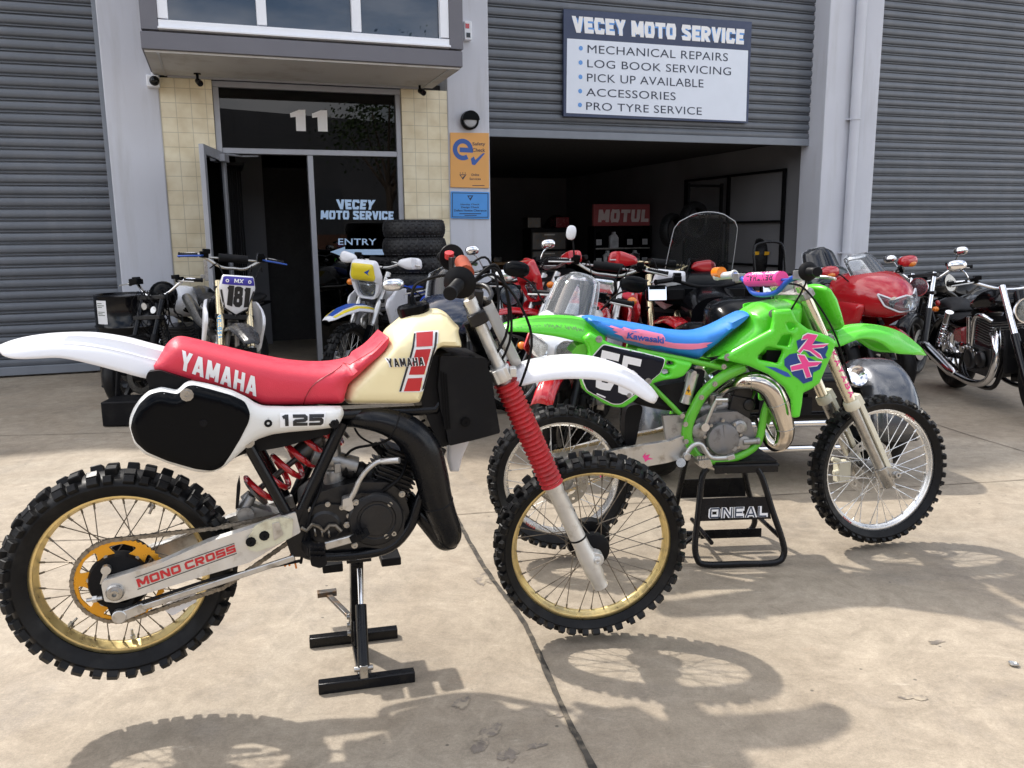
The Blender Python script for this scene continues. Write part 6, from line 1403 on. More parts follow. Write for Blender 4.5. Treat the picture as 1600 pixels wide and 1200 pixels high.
    mb = MB(); k = [(1072, 712, .15), (1079, 700, .15), (1087, 694, .15), (1096, 695, .15), (1103, 706, .15), (1110, 714, .15), (1122, 716, .15), (1138, 715, .16)]; mb.tube([Vector(p) for p in cat([tuple(F.P3(*p)) for p in k], 4)], .0105, 10); mb.lathe([(.016, -.014), (.016, .014)], F.P3(1073, 713, .15), (0, 1, 0), 14); mb.bar(F.P3(1137, 715, .16), F.P3(1148, 712, .17), .035, .02); mb.build('brake_pedal', 'alloy', T, bevel=.002)
    mb = MB(); mb.slab(rounded(F.PP([(1087, 716), (1105, 714), (1109, 724), (1096, 728), (1088, 725)], .2), .004), -.24, -.17); [mb.box(F.P3(1090+4*i, 715, .205+.012*j), (.006, .005, .012)) for i in range(4) for j in range(3)]; mb.tube([F.P3(1064, 723, .1), F.P3(1064, 723, .17)], .02, 12); mb.build('footpeg', 'steel', T, bevel=.002)
    # ---------------------------------------------------------------- work stand
    G = frame(1.0, 3.56, 4)
    L = thing('work_stand', 'black tubular work stand with white outlined lettering under the green dirt bike', 'bike stand', G.m)
    y0, y1 = -.16, .16
    def hoop(px, yoff):
        pts = [G.P(a, b, yoff) for a, b in px]; return pts
    near = [(1080, 873), (1094, 882), (1212, 880), (1228, 866), (1224, 838), (1206, 768), (1196, 741), (1180, 735)]
    hn = [(1113, 738), (1104, 752), (1096, 800), (1088, 850), (1090, 872), (1102, 881), (1160, 880), (1212, 878), (1226, 866), (1225, 845), (1212, 800), (1200, 754), (1192, 738)]
    yn = .19; Pn = [G.P(a, b, yn) for a, b in hn]; zmin = min(p[1] for p in Pn); Pn = [(x, z-zmin+.015) for x, z in Pn]
    for sgn, nm in ((-1, 'near'), (1, 'far')):
        mb = MB(); top_in = .07
        zt_ = max(p[1] for p in Pn); pl = [(x, sgn*(yn-(top_in)*(z/zt_)), z) for x, z in Pn]
        mb.tube([Vector(p) for p in cat(pl, 4)], .0135, 12); mb.build('side_frame', 'black_paint', L)
    def yy(z): return yn-.07*(z/zt_)
    for sgn in (-1, 1):
        zl, zh = [G.P(1100, 800+o, yn)[1]-zmin+.015 for o in (17, -16)]
        xl, xr = G.P(1097, 800, yn)[0], G.P(1206, 790, yn)[0]
        vs = [(xl-.006, sgn*yy(zl), zl), (xr+.012, sgn*yy(zl), zl), (xr-.005, sgn*yy(zh), zh), (xl+.008, sgn*yy(zh), zh)]
        mb = MB(); mb.add([(v[0], v[1]-.003, v[2]) for v in vs]+[(v[0], v[1]+.003, v[2]) for v in vs], [(0, 1, 2, 3), (7, 6, 5, 4), (0, 4, 5, 1), (1, 5, 6, 2), (2, 6, 7, 3), (3, 7, 4, 0)]); pl = mb.build('name_plate', 'black_paint', L, smooth=0)
        if sgn < 0:
            Dp = Drape(pl, up=.001); Dq = Drape(pl, up=.002); mb = MB(); tq = G.PP([(1110, 810), (1199, 807.5), (1200.5, 792), (1112, 795)], yn-.02)
            tq = [(x, z-zmin+.015) for x, z in tq]
            put_btext(Dp, mb, 'ONEAL', tq, cell=0, w=1.15, t=.36, gap=.1, sq=True, grow=.05); lw = mb.build('letter_outline', 'ink_white', pl, smooth=0)
            mb = MB(); put_btext(Dq, mb, 'ONEAL', tq, cell=0, w=1.0, t=.14, gap=.27, sq=True); mb.build('lettering', 'ink_navy', lw, smooth=0)
    mb = MB(); xl, xr = G.P(1098, 760, 0)[0], G.P(1200, 760, 0)[0]
    mb.box(((xl+xr)/2, 0, zt_+.008), (xr-xl-.01, .26, .014)); mb.box(((xl+xr)/2, -.125, zt_-.006), (xr-xl-.02, .012, .034)); mb.box(((xl+xr)/2, .125, zt_-.006), (xr-xl-.02, .012, .034)); tp_ = mb.build('top_plate', 'black_paint', L, bevel=.003)
    mb = MB(); mb.box(((xl+xr)/2, 0, zt_+.021), (xr-xl-.03, .24, .01)); mb.build('rubber_mat', 'rubber', tp_)
    mb = MB(); xr2 = xr-.02; mb.tube([(xl+.0, -.15, .1), (xl+.0, .15, .1)], .01, 10); mb.tube([(xr2+.02, -.15, .12), (xr2+.02, .15, .12)], .01, 10); mb.slab([(xl, .06), (xr2, .06), (xr2, .1), (xl, .1)], .0, .006); mb.build('cross_brace', 'black_paint', L)
    mb = MB(); mb.bar((xl-.02, -.02, .1), (xl-.12, -.04, .03), .02, .012); mb.tube([(xl-.12, -.1, .03), (xl-.12, .02, .03)], .011, 10); mb.build('lift_pedal', 'black_paint', L)
    return T
GREEN = build_green()
# ================================================================== PARKED MOTORCYCLES
def place(px, py, loc, deg, lean=0):
    """root matrix so that the bike's own point loc is seen at the photo point, for a heading."""
    rot = Matrix.Rotation(R(deg), 4, 'Z') @ Matrix.Rotation(R(lean), 4, 'X')
    v = rot @ Vector(loc); g = WORLD.PZ(px, py, v.z)
    return Matrix.Translation((g.x-v.x, g.y-v.y, 0)) @ rot
def sup(x, zc, hh, hw, e=2.4, n=20, dz=0):
    o = []
    for k in range(n):
        a = 2*math.pi*k/n; c, s_ = math.cos(a), math.sin(a)
        o.append((x+dz*s_, hw*math.copysign(abs(c)**(2/e), c), zc+hh*math.copysign(abs(s_)**(2/e), s_)))
    return o
def bodyloft(secs, n=20, e=2.4): 
    mb = MB(); mb.loft([sup(*(list(s)+[e])[:5], n=n, dz=(s[5] if len(s) > 5 else 0)) for s in secs]); return mb
def sym(mb, fn):
    for s_ in (1, -1): fn(s_)
    return mb
def castwheel(T, c, Rc, Rr, w, col='engine_black', discs=1, arms=5, name='wheel'):
    mb = MB(); mb.lathe([(.012, -.1), (.04, -.09), (.05, -.05), (.05, .05), (.04, .09), (.012, .1)], (0, 0, 0), (0, 1, 0), 20)
    for k in range(arms):
        a = 2*math.pi*k/arms+.3; d = Vector((math.cos(a), 0, math.sin(a))); mb.bar(d*.04, d*(Rr-.015), .035, .036, up=(0, 1, 0))
    t = Matrix.Translation(c); h = mb.build(name, col, T, xf=t, bevel=.004)
    rim_mesh(Rr, w*.62, 48).build('rim', col, h, xf=t); tyre_mesh(Rc, Rr, w, None, n=48).build('tyre', 'rubber', h, xf=t)
    if discs: 
        for s_ in (1, -1)[:discs]: disc_mesh(.15, .1, s_*.075, 0).build('brake_disc', 'steel', h, xf=t)
    return h
def knobwheel(T, c, Rc, Rr, w, rim, spk, seed=1, disc=True):
    hub = MB(); hub.lathe([(.011, -.09), (.011, -.055), (.04, -.045), (.045, -.036), (.026, -.028), (.026, .028), (.045, .036), (.04, .05), (.011, .09)], (0, 0, 0), (0, 1, 0), 16)
    h = wheel(T, c, Rc, Rr, w, hub, rim, spk, (36, .016, .03), ((.043, -.036), (.043, .036)), .045, cnt=32, spr=.0022, ph=.03, seed=seed)
    if disc: disc_mesh(.125, .085, .055, 0).build('brake_disc', 'steel', h, xf=Matrix.Translation(c))
    return h
def grips(T, bar, gx, gz, y, wd=.12, sweep=.03, mat_='black_matt', lever='alloy'):
    for s_ in (1, -1):
        mb = MB(); a, b = Vector((gx, y*s_, gz)), Vector((gx-sweep, (y+wd)*s_, gz-.01)); ridged(mb, a, b, .0165, 10, .001, 12); mb.lathe([(.019, 0), (.02, .012), (0, .014)], b, b-a, 12); mb.build('grip', mat_, bar)
        mb = MB(); lv = [a+Vector((.03, -.03*s_, 0)), a+Vector((.07, .0*s_, -.005)), a+Vector((.065, .07*s_, -.012)), a+Vector((.05, .14*s_, -.02))]; mb.tube([Vector(p) for p in cat([tuple(p) for p in lv], 4)], .006, 7); mb.build('lever', lever, bar)
        mb = MB(); mb.box(a+Vector((.01, -.04*s_, .005)), (.045, .06, .045)); mb.box(a+Vector((.045, -.05*s_, .03)), (.05, .05, .035)); mb.build('switch_gear', 'black_plastic', bar, bevel=.005)
def mirrors(T, pts, shell='black_plastic', shape=(.012, .062, .042), stemmat='black_matt', face=1):
    """pts: list of (stem foot, head centre)"""
    for a, b in pts:
        a, b = Vector(a), Vector(b); mb = MB(); mb.ell(b, (shape[0]*1.6, shape[1], shape[2]), None, 18, 10, .8); m = mb.build('mirror', shell, T)
        g = MB(); g.ell(b-Vector((shape[0]*1.35, 0, 0)), (.004, shape[1]*.9, shape[2]*.88), None, 18, 6, .8); g.build('mirror_glass', 'mirror', m)
        s_ = MB(); mid = a.lerp(b, .5)+Vector((.0, 0, .02)); s_.tube([Vector(p) for p in cat([tuple(a), tuple(mid), tuple(b-Vector((0, 0, shape[2]*.7)))], 4)], .006, 7); s_.build('mirror_stem', stemmat, m)
def headlamp(T, c, r, axis=(1, 0, 0), shell='black_plastic', n=24):
    mb = MB(); mb.lathe([(r*.5, -r*.9), (r*.9, -r*.5), (r*1.02, -.01), (r*1.02, .012), (r*.93, .012), (r*.93, 0)], c, axis, n); h = mb.build('headlight', shell, T)
    mb = MB(); mb.lathe([(r*.92, .002), (r*.6, -r*.35), (r*.15, -r*.55), (0, -r*.55)], c, axis, n); mb.lathe([(.02, -r*.5), (.02, -r*.2), (0, -r*.2)], c, axis, 10); mb.build('reflector', 'reflector', h)
    mb = MB(); mb.lathe([(r*.93, .008), (r*.6, .02), (0, .026)], c, axis, n); mb.build('lens', 'headlamp_glass', h)
    return h
def indicator(T, a, b, r=.024):
    mb = MB(); mb.tube([Vector(a), Vector(b)], .007, 7); h = mb.build('indicator', 'black_plastic', T); mb = MB(); mb.ell(Vector(b), (r*1.1, r*1.2, r), None, 14, 8); mb.build('lens', 'orange_lens', h)
def engine_fins(T, c, size, col='engine_black', n=7, rot=10):
    r_ = Matrix.Rotation(R(rot), 3, 'Y'); mb = MB(); cx, cz = c; w_ = size
    mb.box((cx, 0, cz-.12), (.36, w_*.9, .2)); mb.lathe([(.085, 0), (.085, .02), (.06, .034), (0, .036)], (cx+.08, -w_*.45, cz-.12), (0, -1, 0), 22); mb.lathe([(.085, 0), (.085, .02), (.06, .034), (0, .036)], (cx-.07, w_*.45, cz-.12), (0, 1, 0), 22)
    e = mb.build('engine', col, T, bevel=.012); mb = MB(); fins(mb, Vector((cx+.04, 0, cz+.08)), .2, w_*.85, .2, n, .4, r_); mb.build('cylinder', col, e, bevel=.002); return e

def dirt(name, label, m, o):
    """off-road bike: every panel a part; o gives colours and equipment."""
    T = thing(name, label, 'motorbike', m, o.get('group'))
    pl, p2, st, fk, rm = o['plastic'], o.get('plastic2', o['plastic']), o['seat'], o['fork'], o.get('rim', 'engine_black')
    knobwheel(T, (0, 0, .34), .315, .25, .1, rm, 'alloy', o.get('seed', 1)); knobwheel(T, (1.45, 0, .35), .328, .281, .088, rm, 'alloy', o.get('seed', 1)+5)
    mb = MB(); [mb.bar((0, s_*.1, .34), (.62, s_*.09, .42), .03, .055) for s_ in (1, -1)]; mb.build('swingarm', 'cast_alloy', T, bevel=.004)
    fm = o.get('frame', 'cast_alloy'); mb = MB()
    for s_ in (1, -1): mb.tube([Vector(p) for p in cat([(.58, .09*s_, .36), (.56, .1*s_, .6), (.66, .09*s_, .82), (1.0, .035*s_, .93)], 5)], .022, 10); mb.tube([(.05, .07*s_, .87), (.6, .08*s_, .84)], .012, 8); mb.tube([(.1, .07*s_, .84), (.58, .09*s_, .6)], .011, 8); mb.tube([Vector(p) for p in cat([(.58, .08*s_, .34), (.72, .08*s_, .27), (.98, .08*s_, .3), (1.06, .04*s_, .6), (1.05, .02*s_, .85)], 5)], .017, 8)
    mb.tube([(1.0, 0, .99), (1.08, 0, .82)], .034, 12); mb.build('frame', fm, T)
    engine_fins(T, (.78, .5), .24, o.get('engine', 'engine_black'))
    mb = MB(); pp = cat([(.9, -.06, .62, .022), (1.06, -.07, .55, .03), (1.06, -.1, .68, .034), (.85, -.12, .72, .03), (.55, -.12, .74, .026), (.3, -.13, .78, .04), (-.1, -.14, .86, .045), (-.28, -.15, .9, .04)], 6); mb.tube([p[:3] for p in pp], [p[3] for p in pp], 14); mb.build('exhaust', o.get('pipe', 'steel'), T)
    so = cat([(-.25, .93), (-.1, .965), (.2, .945), (.45, .94), (.66, .985), (.74, 1.0), (.76, .97), (.62, .87), (.3, .85), (-.1, .88)], 4, True); MB().puff(so, .085, .04, grid=.05, step=.03, nr=3).build('seat', st, T)
    to = rounded([(.6, .86), (.66, .97), (.78, 1.01), (.93, 1.0), (1.0, .93), (.96, .78), (.7, .78)], .03, 3); MB().puff(to, .12, .05, grid=.05, step=.03, nr=3).build('fuel_tank', o.get('tank', pl), T)
    sh = rounded([(.62, .82), (.78, .96), (.98, .97), (1.16, .88), (1.18, .82), (1.06, .62), (.96, .58), (.9, .74)], .02, 3)
    for s_ in (1, -1):
        mb = MB(); mb.puff(sh, .02, .02, y=lambda x, z: -(.1+.09*min(1, max(0, (x-.62)/.45))), both=False, back=.004, edge=.006, grid=.05, step=.03, nr=3); mb.v = [(a, b*s_, c) for a, b, c in mb.v]; q = mb.build('radiator_shroud', pl, T)
        mb = MB(); D = Drape(q if s_ == 1 else None, y=None if s_ == 1 else None, up=.002) if s_ == 1 else None
        if D and o.get('accent'): D.poly(mb, [(.8, .93), (1.0, .94), (1.12, .87), (.98, .72), (.94, .78)]); mb.build('shroud_decal', o['accent'], q)
        mb = MB(); mb.puff(rounded([(-.12, .9), (.35, .85), (.5, .74), (.4, .6), (.15, .62), (-.02, .76)], .03, 3), .02, .02, y=-.115, both=False, back=.004, edge=.006, grid=.06, step=.03, nr=3); mb.v = [(a, b*s_, c) for a, b, c in mb.v]; mb.build('side_panel', p2, T)
    rows = []
    for x, z, wv, ed in ((-.62, .985, .05, .01), (-.5, 1.0, .075, .025), (-.3, .985, .085, .045), (-.05, .94, .09, .06), (.05, .91, .09, .06)): rows.append([(x, u*wv, z-ed+ed*h) for u, h in FPROF])
    MB().loft(rows, closed=False, caps=False).build('rear_fender', p2, T, solid=.004)
    rows = []
    for x, z, wv, ed in ((.98, .74, .05, .03), (1.08, .79, .075, .05), (1.25, .83, .085, .06), (1.42, .845, .085, .05), (1.6, .82, .075, .04), (1.74, .775, .055, .025), (1.8, .75, .03, .01)): rows.append([(x, u*wv, z-ed+ed*h) for u, h in FPROF])
    ff = MB().loft(rows, closed=False, caps=False).build('front_fender', o.get('fender', pl), T, solid=.004)
    if o.get('fender_accent'):
        mb = MB()
        for lo, hi, mt in o['fender_accent']:
            rws = [[(x, y_, z+.006) for (x, y_, z) in r_[lo:hi]] for r_ in rows[1:6]]; b_ = MB().loft(rws, closed=False, caps=False); b_.build('fender_decal', mt, ff)
    for s_ in (1, -1):
        a, b = Vector((1.0, s_*.1, 1.1)), Vector((1.435, s_*.1, .31)); d = (b-a).normalized(); u = Vector((-d.z, 0, d.x)); u = u if u.x > 0 else -u
        mb = MB(); mb.tube([a, a.lerp(b, .55)], .027, 16); f = mb.build('fork_leg', fk, T); mb = MB(); mb.tube([a.lerp(b, .55), b], .0215, 14); mb.box(b+Vector((.0, 0, .03)), (.05, .05, .09)); mb.build('fork_slider', 'steel', f, bevel=.004)
        mb = MB(); mb.bar(a.lerp(b, .57)+u*.03, b+u*.03-d*.05, .06, .02, up=u); mb.build('fork_guard', o.get('guard', pl), f, bevel=.006)
        if o.get('fork_text') and s_ == -1:
            V_, F_ = btext('FACTOR' if False else o['fork_text'], w=.62, t=.2, gap=.2); bb = MB()
            bb.add([tuple(a.lerp(b, .3+.2*v[0])+u*math.cos((v[1]-.5)*1.1+.5)*.0278+Vector((0, -math.sin((v[1]-.5)*1.1+.5)*.0278, 0))) for v in V_], F_); bb.build('lettering', 'light_blue', f)
    mb = MB()
    for t_ in (.06, .3): c = Vector((1.0, 0, 1.1)).lerp(Vector((1.435, 0, .31)), t_); mb.bar(c+Vector((-.01, -.13, 0)), c+Vector((-.01, .13, 0)), .06, .035)
    mb.build('triple_clamp', 'engine_black', T, bevel=.005)
    bz = o.get('barz', 0); by_ = o.get('bary', 1)
    bp = [(.93, .4, 1.2), (.95, .26, 1.21), (.99, .1, 1.15), (1.0, 0, 1.145), (.99, -.1, 1.15), (.95, -.26, 1.21), (.93, -.4, 1.2)]
    bp = [(a, b*by_, c+bz*(1 if abs(b) > .2 else .8)) for a, b, c in bp]; mb = MB(); mb.tube([Vector(p) for p in cat(bp, 4)], .012, 10); mb.tube([(.965, -.18, 1.195+bz), (.965, .18, 1.195+bz)], .008, 8); bar = mb.build('handlebar', o.get('bar', 'steel'), T)
    grips(T, bar, .95, 1.207+bz, .27*by_, .13*by_, .02, o.get('grip', 'black_matt'), o.get('lever', 'alloy'))
    mb = MB(); mb.tube([(.975, -.1, 1.2+bz), (.975, .1, 1.2+bz)], .03, 14); mb.build('bar_pad', o.get('pad', 'black_matt'), bar)
    if o.get('handguard'):
        for s_ in (1, -1):
            mb = MB(); mb.puff(rounded([(-.41, 1.245), (-.34, 1.26), (-.22, 1.23), (-.2, 1.18), (-.3, 1.15), (-.42, 1.16)], .03, 3), .03, .03, both=False, back=.006, grid=.04, step=.02, nr=3); mb.v = [(1.03-b*.8-(.05 if abs(a) > .36 else 0), a*s_, c) for a, b, c in mb.v]; mb.build('hand_guard', o['handguard'], bar)
    mb = MB()
    for y_ in (-.12, .1, .16): mb.tube([Vector(p) for p in cat([(.97, y_*1.3, 1.19), (1.12, y_, 1.22), (1.17, y_*.6, 1.05), (1.1, y_*.4, .8), (.95, y_*.3, .6)], 6)], .0045, 6)
    mb.build('control_cable', 'black_matt', T)
    n_ = o.get('nose')
    if n_: n_(T)
    return T
def plate_nose(spec):
    def f(T):
        A = Matrix.Translation((1.185, 0, 1.03)) @ Matrix.Rotation(R(-90), 4, 'Z') @ Matrix.Rotation(R(-0), 4, 'X')
        ol = [(-.105, .13, .015), (.105, .13, .015), (.125, .04, .02), (.085, -.11, .02), (.0, -.17, .015), (-.085, -.11, .02), (-.125, .04, .02)]
        P_ = rounded(ol, .03, 3); T2 = Matrix.Translation((1.17, 0, 1.03)) @ Matrix.Rotation(R(12), 4, 'Y') @ Matrix.Rotation(R(90), 4, 'Z')
        mb = MB(); mb.puff(P_, .03, .05, both=False, back=.005, grid=.03, step=.015, nr=3); q = mb.build('number_plate', spec['col'], T, xf=T2)
        flat = bpy.data.objects.new('tmp', bpy.data.meshes.new('tmp')); 
        q2 = MB(); q2.v, q2.f, q2.mi = mb.v, mb.f, mb.mi; 
        bv = BVHTree.FromPolygons([Vector(v) for v in mb.v], mb.f)
        D = Drape(y=0, up=.0025); D.y = None; D.t = bv; D.up = .0025; D2 = Drape(y=0); D2.y = None; D2.t = bv; D2.up = .004
        bpy.data.objects.remove(flat)
        for nm, mt, draw, dd in spec['marks']:
            b = MB(); draw(dd and D2 or D, b); b.build(nm, mt, q, xf=T2)
        mb = MB(); mb.box((0, .02, 0), (.16, .03, .1)); mb.build('plate_mount', 'black_matt', q, xf=T2)
    return f
XAX = None
# --- white 181 motocross bike by the entrance
def m181(D, b):
    put_btext(D, b, '1', [(-.075, -.075), (-.03, -.085), (-.027, .065), (-.072, .065)], w=.6, t=.36); put_btext(D, b, '8', [(-.026, -.085), (.036, -.09), (.036, .06), (-.024, .062)], w=.62, t=.24); put_btext(D, b, '1', [(.04, -.09), (.082, -.085), (.086, .055), (.042, .058)], w=.6, t=.36)
def top181(D, b): D.poly(b, [(-.108, .07), (.112, .07), (.1, .125), (-.1, .125)])
def ed181(D, b): D.poly(b, [(-.118, .03), (-.105, .03), (-.075, -.1), (0, -.145), (.075, -.1), (.105, .03), (.118, .03), (.083, -.112), (0, -.162), (-.083, -.112)])
def hdr181(D, b):
    for x in (-.075, .075): D.poly(b, circle(x, .097, .012, 10), [circle(x, .097, .006, 8)])
    put_btext(D, b, 'NSW' if False else 'MX', [(-.03, .086), (.03, .086), (.035, .112), (-.028, .112)], w=.8, t=.2)
B181 = dirt('motocross_bike', 'white motocross bike with number 181 plate parked by the open entrance door', place(371, 466, (1.2, 0, 1.0), -62, -6),
    dict(plastic='white_plastic', plastic2='black_plastic', seat='vinyl_black', fork='gold_tube', tank='black_plastic', fender='fender_grey' if 'fender_grey' in M else 'white_plastic', guard='black_plastic', lever='mid_blue', handguard=None, bar='steel', pad='black_matt', fork_text='FACTORY', seed=11, barz=.07, bary=.88,
         nose=plate_nose(dict(col='white_plastic', marks=[('plate_header', 'purple_blue', top181, False), ('plate_border', 'ink_black', ed181, False), ('race_number', 'ink_black', m181, True), ('header_marks', 'ink_white', hdr181, True)]))))
# --- yellow and blue enduro
def lamp_mask(main, side, sc_=1.0):
    def f(T):
        T2 = Matrix.Translation((1.19, 0, 1.03)) @ Matrix.Rotation(R(14), 4, 'Y') @ Matrix.Rotation(R(90), 4, 'Z') @ Matrix.Scale(sc_, 4)
        P_ = rounded([(-.12, .19), (.12, .19), (.16, .05), (.13, -.08), (.08, -.16), (-.08, -.16), (-.13, -.08), (-.16, .05)], .03, 3)
        hole = rounded([(-.1, .0), (.1, .0), (.08, -.1), (.045, -.135), (-.045, -.135), (-.08, -.1)], .02, 3)
        mb = MB(); mb.puff(P_, .06, .06, both=False, back=.005, holes=[hole], grid=.03, step=.015, nr=3); q = mb.build('headlight_mask', side, T, xf=T2)
        bv = BVHTree.FromPolygons([Vector(v) for v in mb.v], mb.f); D = Drape(y=0); D.y = None; D.t = bv; D.up = .003; b = MB(); D.poly(b, rounded([(-.105, .17), (.105, .17), (.125, .05), (.09, .015), (-.09, .015), (-.125, .05)], .02, 3)); b.build('mask_decal', main, q, xf=T2)
        D.up = .0045
        if main == 'yellow_plastic': b = MB(); D.poly(b, [(.02, .1), (.08, .13), (.055, .09), (.07, .07)]); b.build('mask_mark', 'mid_blue', q, xf=T2)
        b = MB(); b.puff(hole, .03, .03, y=.0, both=False, back=.02, grid=.03, step=.015, nr=3); l = b.build('headlight', 'headlamp_glass', q, xf=T2)
        b = MB(); b.lathe([(.085, .0), (.06, .05), (.015, .07), (0, .07)], (0, .0, -.06), (0, 1, 0), 20); b.lathe([(.02, -.01), (.02, .05), (0, -.012)], (0, .0, -.05), (0, 1, 0), 12); b.build('reflector', 'reflector', l, xf=T2)
        for s_ in (1, -1): indicator(T, (1.12, s_*.1, 1.0), (1.14, s_*.2, 1.0), .028)
    return f
BHUS = dirt('enduro_bike', 'yellow and blue enduro bike with white hand guards and orange indicators before the door glass', place(572, 450, (1.2, 0, .97), -112, -5),
    dict(plastic='white_plastic', plastic2='blue_plastic', seat='blue_plastic', fork='alloy', tank='white_plastic', fender='white_plastic', guard='black_plastic', handguard='white_plastic', bar='alloy', accent='yellow_plastic', seed=21, rim='engine_black', fender_accent=[(2, 5, 'yellow_plastic'), (5, 10, 'mid_blue'), (10, 13, 'yellow_plastic')], nose=lamp_mask('yellow_plastic', 'white_plastic')))
# --- red trail bikes in the opening
BRED = dirt('trail_bike', 'red trail bike with white headlight board parked inside the workshop opening', place(940, 470, (1.19, 0, .98), -100, -7),
    dict(plastic='red_paint', plastic2='white_plastic', seat='red_seat', fork='light_blue' if False else 'alloy', tank='red_paint', fender='red_paint', guard='black_plastic', bar='steel', rim='alloy', seed=31, nose=lamp_mask('reflector', 'black_plastic', .62)))
mirrors(BRED, [((.95, -.24, 1.22), (.99, -.28, 1.4))], 'white_paint', (.012, .035, .05))
def board(D, b): D.poly(b, [(-.05, .06), (.05, .06), (.04, -.08), (-.04, -.08)])
BCRF = dirt('motocross_bike', 'red motocross bike with gold forks and red hand guards behind the square mirror', place(1045, 452, (1.19, 0, 1.02), -82, -6),
    dict(plastic='red_paint', seat='red_seat', fork='gold_tube', tank='red_paint', fender='red_paint', guard='white_plastic', handguard='red_paint', bar='gold_tube', rim='engine_black', seed=41, nose=plate_nose(dict(col='white_plastic', marks=[('plate_decal', 'ink_white', board, False)]))))
BSHOP = dirt('farm_bike', 'red farm bike with red hand guards standing deep inside the dark workshop', place(860, 408, (1.0, 0, 1.2), -150, 6),
    dict(plastic='red_paint', seat='vinyl_black', fork='alloy', tank='red_paint', fender='red_paint', guard='black_plastic', handguard='red_paint', bar='steel', rim='alloy', seed=51, nose=lamp_mask('red_paint', 'red_paint')))
# ------------------------------------------------------------------ road bikes
def street_base(T, o):
    """rolling chassis: wheels, fork, frame, engine, exhaust."""
    L = o.get('L', 1.42); fx = L
    rw = castwheel(T, (0, 0, .315), .315, .216, o.get('rw', .16), o.get('wheel', 'engine_black'), 1); castwheel(T, (fx, 0, .3), .3, .216, .115, o.get('wheel', 'engine_black'), 2)
    mb = MB(); [mb.bar((0, s_*.12, .32), (.5, s_*.1, .42), .035, .07) for s_ in (1, -1)]; mb.build('swingarm', 'engine_black', T, bevel=.006)
    mb = MB()
    for s_ in (1, -1): mb.tube([Vector(p) for p in cat([(.5, .12*s_, .36), (.48, .14*s_, .6), (.7, .14*s_, .74), (1.02, .05*s_, .86)], 5)], .03, 10); mb.tube([Vector(p) for p in cat([(.5, .12*s_, .3), (.8, .12*s_, .2), (1.02, .1*s_, .4), (1.05, .03*s_, .74)], 5)], .018, 8); mb.tube([(.5, .1*s_, .68), (-.25, .09*s_, .76)], .014, 8)
    mb.tube([(1.02, 0, .95), (1.09, 0, .78)], .036, 12); mb.build('frame', o.get('frame', 'black_paint'), T)
    engine_fins(T, (.75, .48), .4, o.get('engine', 'engine_black'), 8)
    ht = o.get('fork_top', 1.0); ax = Vector((-.42, 0, .9)).normalized(); fl = (ht-.3)/ax.z
    for s_ in (1, -1):
        b = Vector((fx-.02, s_*.105, .29)); a = b+ax*fl; mb = MB(); mb.tube([b.lerp(a, .45), a], .022, 14); f = mb.build('fork_leg', o.get('fork', 'steel'), T); mb = MB(); mb.tube([b, b.lerp(a, .5)], .028, 14); mb.build('fork_slider', o.get('slider', 'engine_black'), f)
    mb = MB()
    for t_ in (.72, .97): c = Vector((fx-.02, 0, .29))+ax*fl*t_; mb.bar(c-Vector((0, .14, 0)), c+Vector((0, .14, 0)), .06, .035)
    mb.build('triple_clamp', 'engine_black', T, bevel=.005)
    rows = []
    for k in range(11):
        a = R(200-k*17); r = .335; wv = .062; rows.append([(fx+r*math.cos(a)*1.0-.0+(0), u*wv, .3+(r-.05*(1-h))*math.sin(a) if False else .3+r*math.sin(a)-(.045*(1-h))*math.sin(a)) for u, h in FPROF])
    MB().loft(rows, closed=False, caps=False).build('front_fender', o.get('fender', 'black_paint'), T, solid=.004)
    for s_ in o.get('pipes', (-1,)):
        mb = MB(); c = o.get('pipe', 'chrome'); r = o.get('piper', .05)
        pp = cat([(1.0, s_*.08, .55, .02), (1.08, s_*.1, .36, .021), (.95, s_*.14, .22, .022), (.6, s_*.18, .22, .024), (.4, s_*.2, .26, .026)], 5); mb.tube([p[:3] for p in pp], [p[3] for p in pp], 12)
        e = mb.build('exhaust_header', c, T); mb = MB(); mb.lathe([(.026, 0), (r, .05), (r*1.04, .5), (r*.94, .53), (r*.6, .53), (r*.6, .45)], (.42, s_*.2, .26), (-.97, 0, .14), 18); mb.build('silencer', c, e)
    return L
def seat_tank(T, o, zt=1.0):
    MB().puff(cat(o.get('seat_ol', [(-.3, .86), (-.1, .86), (.15, .8), (.42, .79), (.52, .83), (.5, .74), (.1, .7), (-.28, .78)]), 4, True), .13, .05, grid=.05, step=.03, nr=3).build('seat', o.get('seat', 'vinyl_black'), T)
    MB().puff(cat(o.get('tank_ol', [(.46, .78), (.52, .9), (.66, .985), (.84, 1.0), (.97, .94), (1.0, .82), (.9, .74), (.6, .72)]), 4, True), o.get('tankw', .15), .1, grid=.04, step=.025).build('fuel_tank', o.get('tank', 'gloss_black'), T)
    mb = MB(); mb.puff(rounded([(-.42, .78), (-.1, .76), (.4, .68), (.45, .56), (.2, .6), (-.1, .7), (-.4, .74)], .03), .12, .04, grid=.06, step=.03, nr=3); mb.build('tail', o.get('tail', o.get('tank', 'gloss_black')), T)
def clipons(T, gx, gz, y0=.2, wd=.12):
    mb = MB()
    for s_ in (1, -1): mb.tube([(gx+.05, s_*.11, gz), (gx, s_*y0, gz+.005), (gx-.05, s_*(y0+wd), gz-.01)], .011, 8)
    b = mb.build('handlebar', 'black_matt', T); grips(T, b, gx, gz+.005, y0, wd, .05); return b
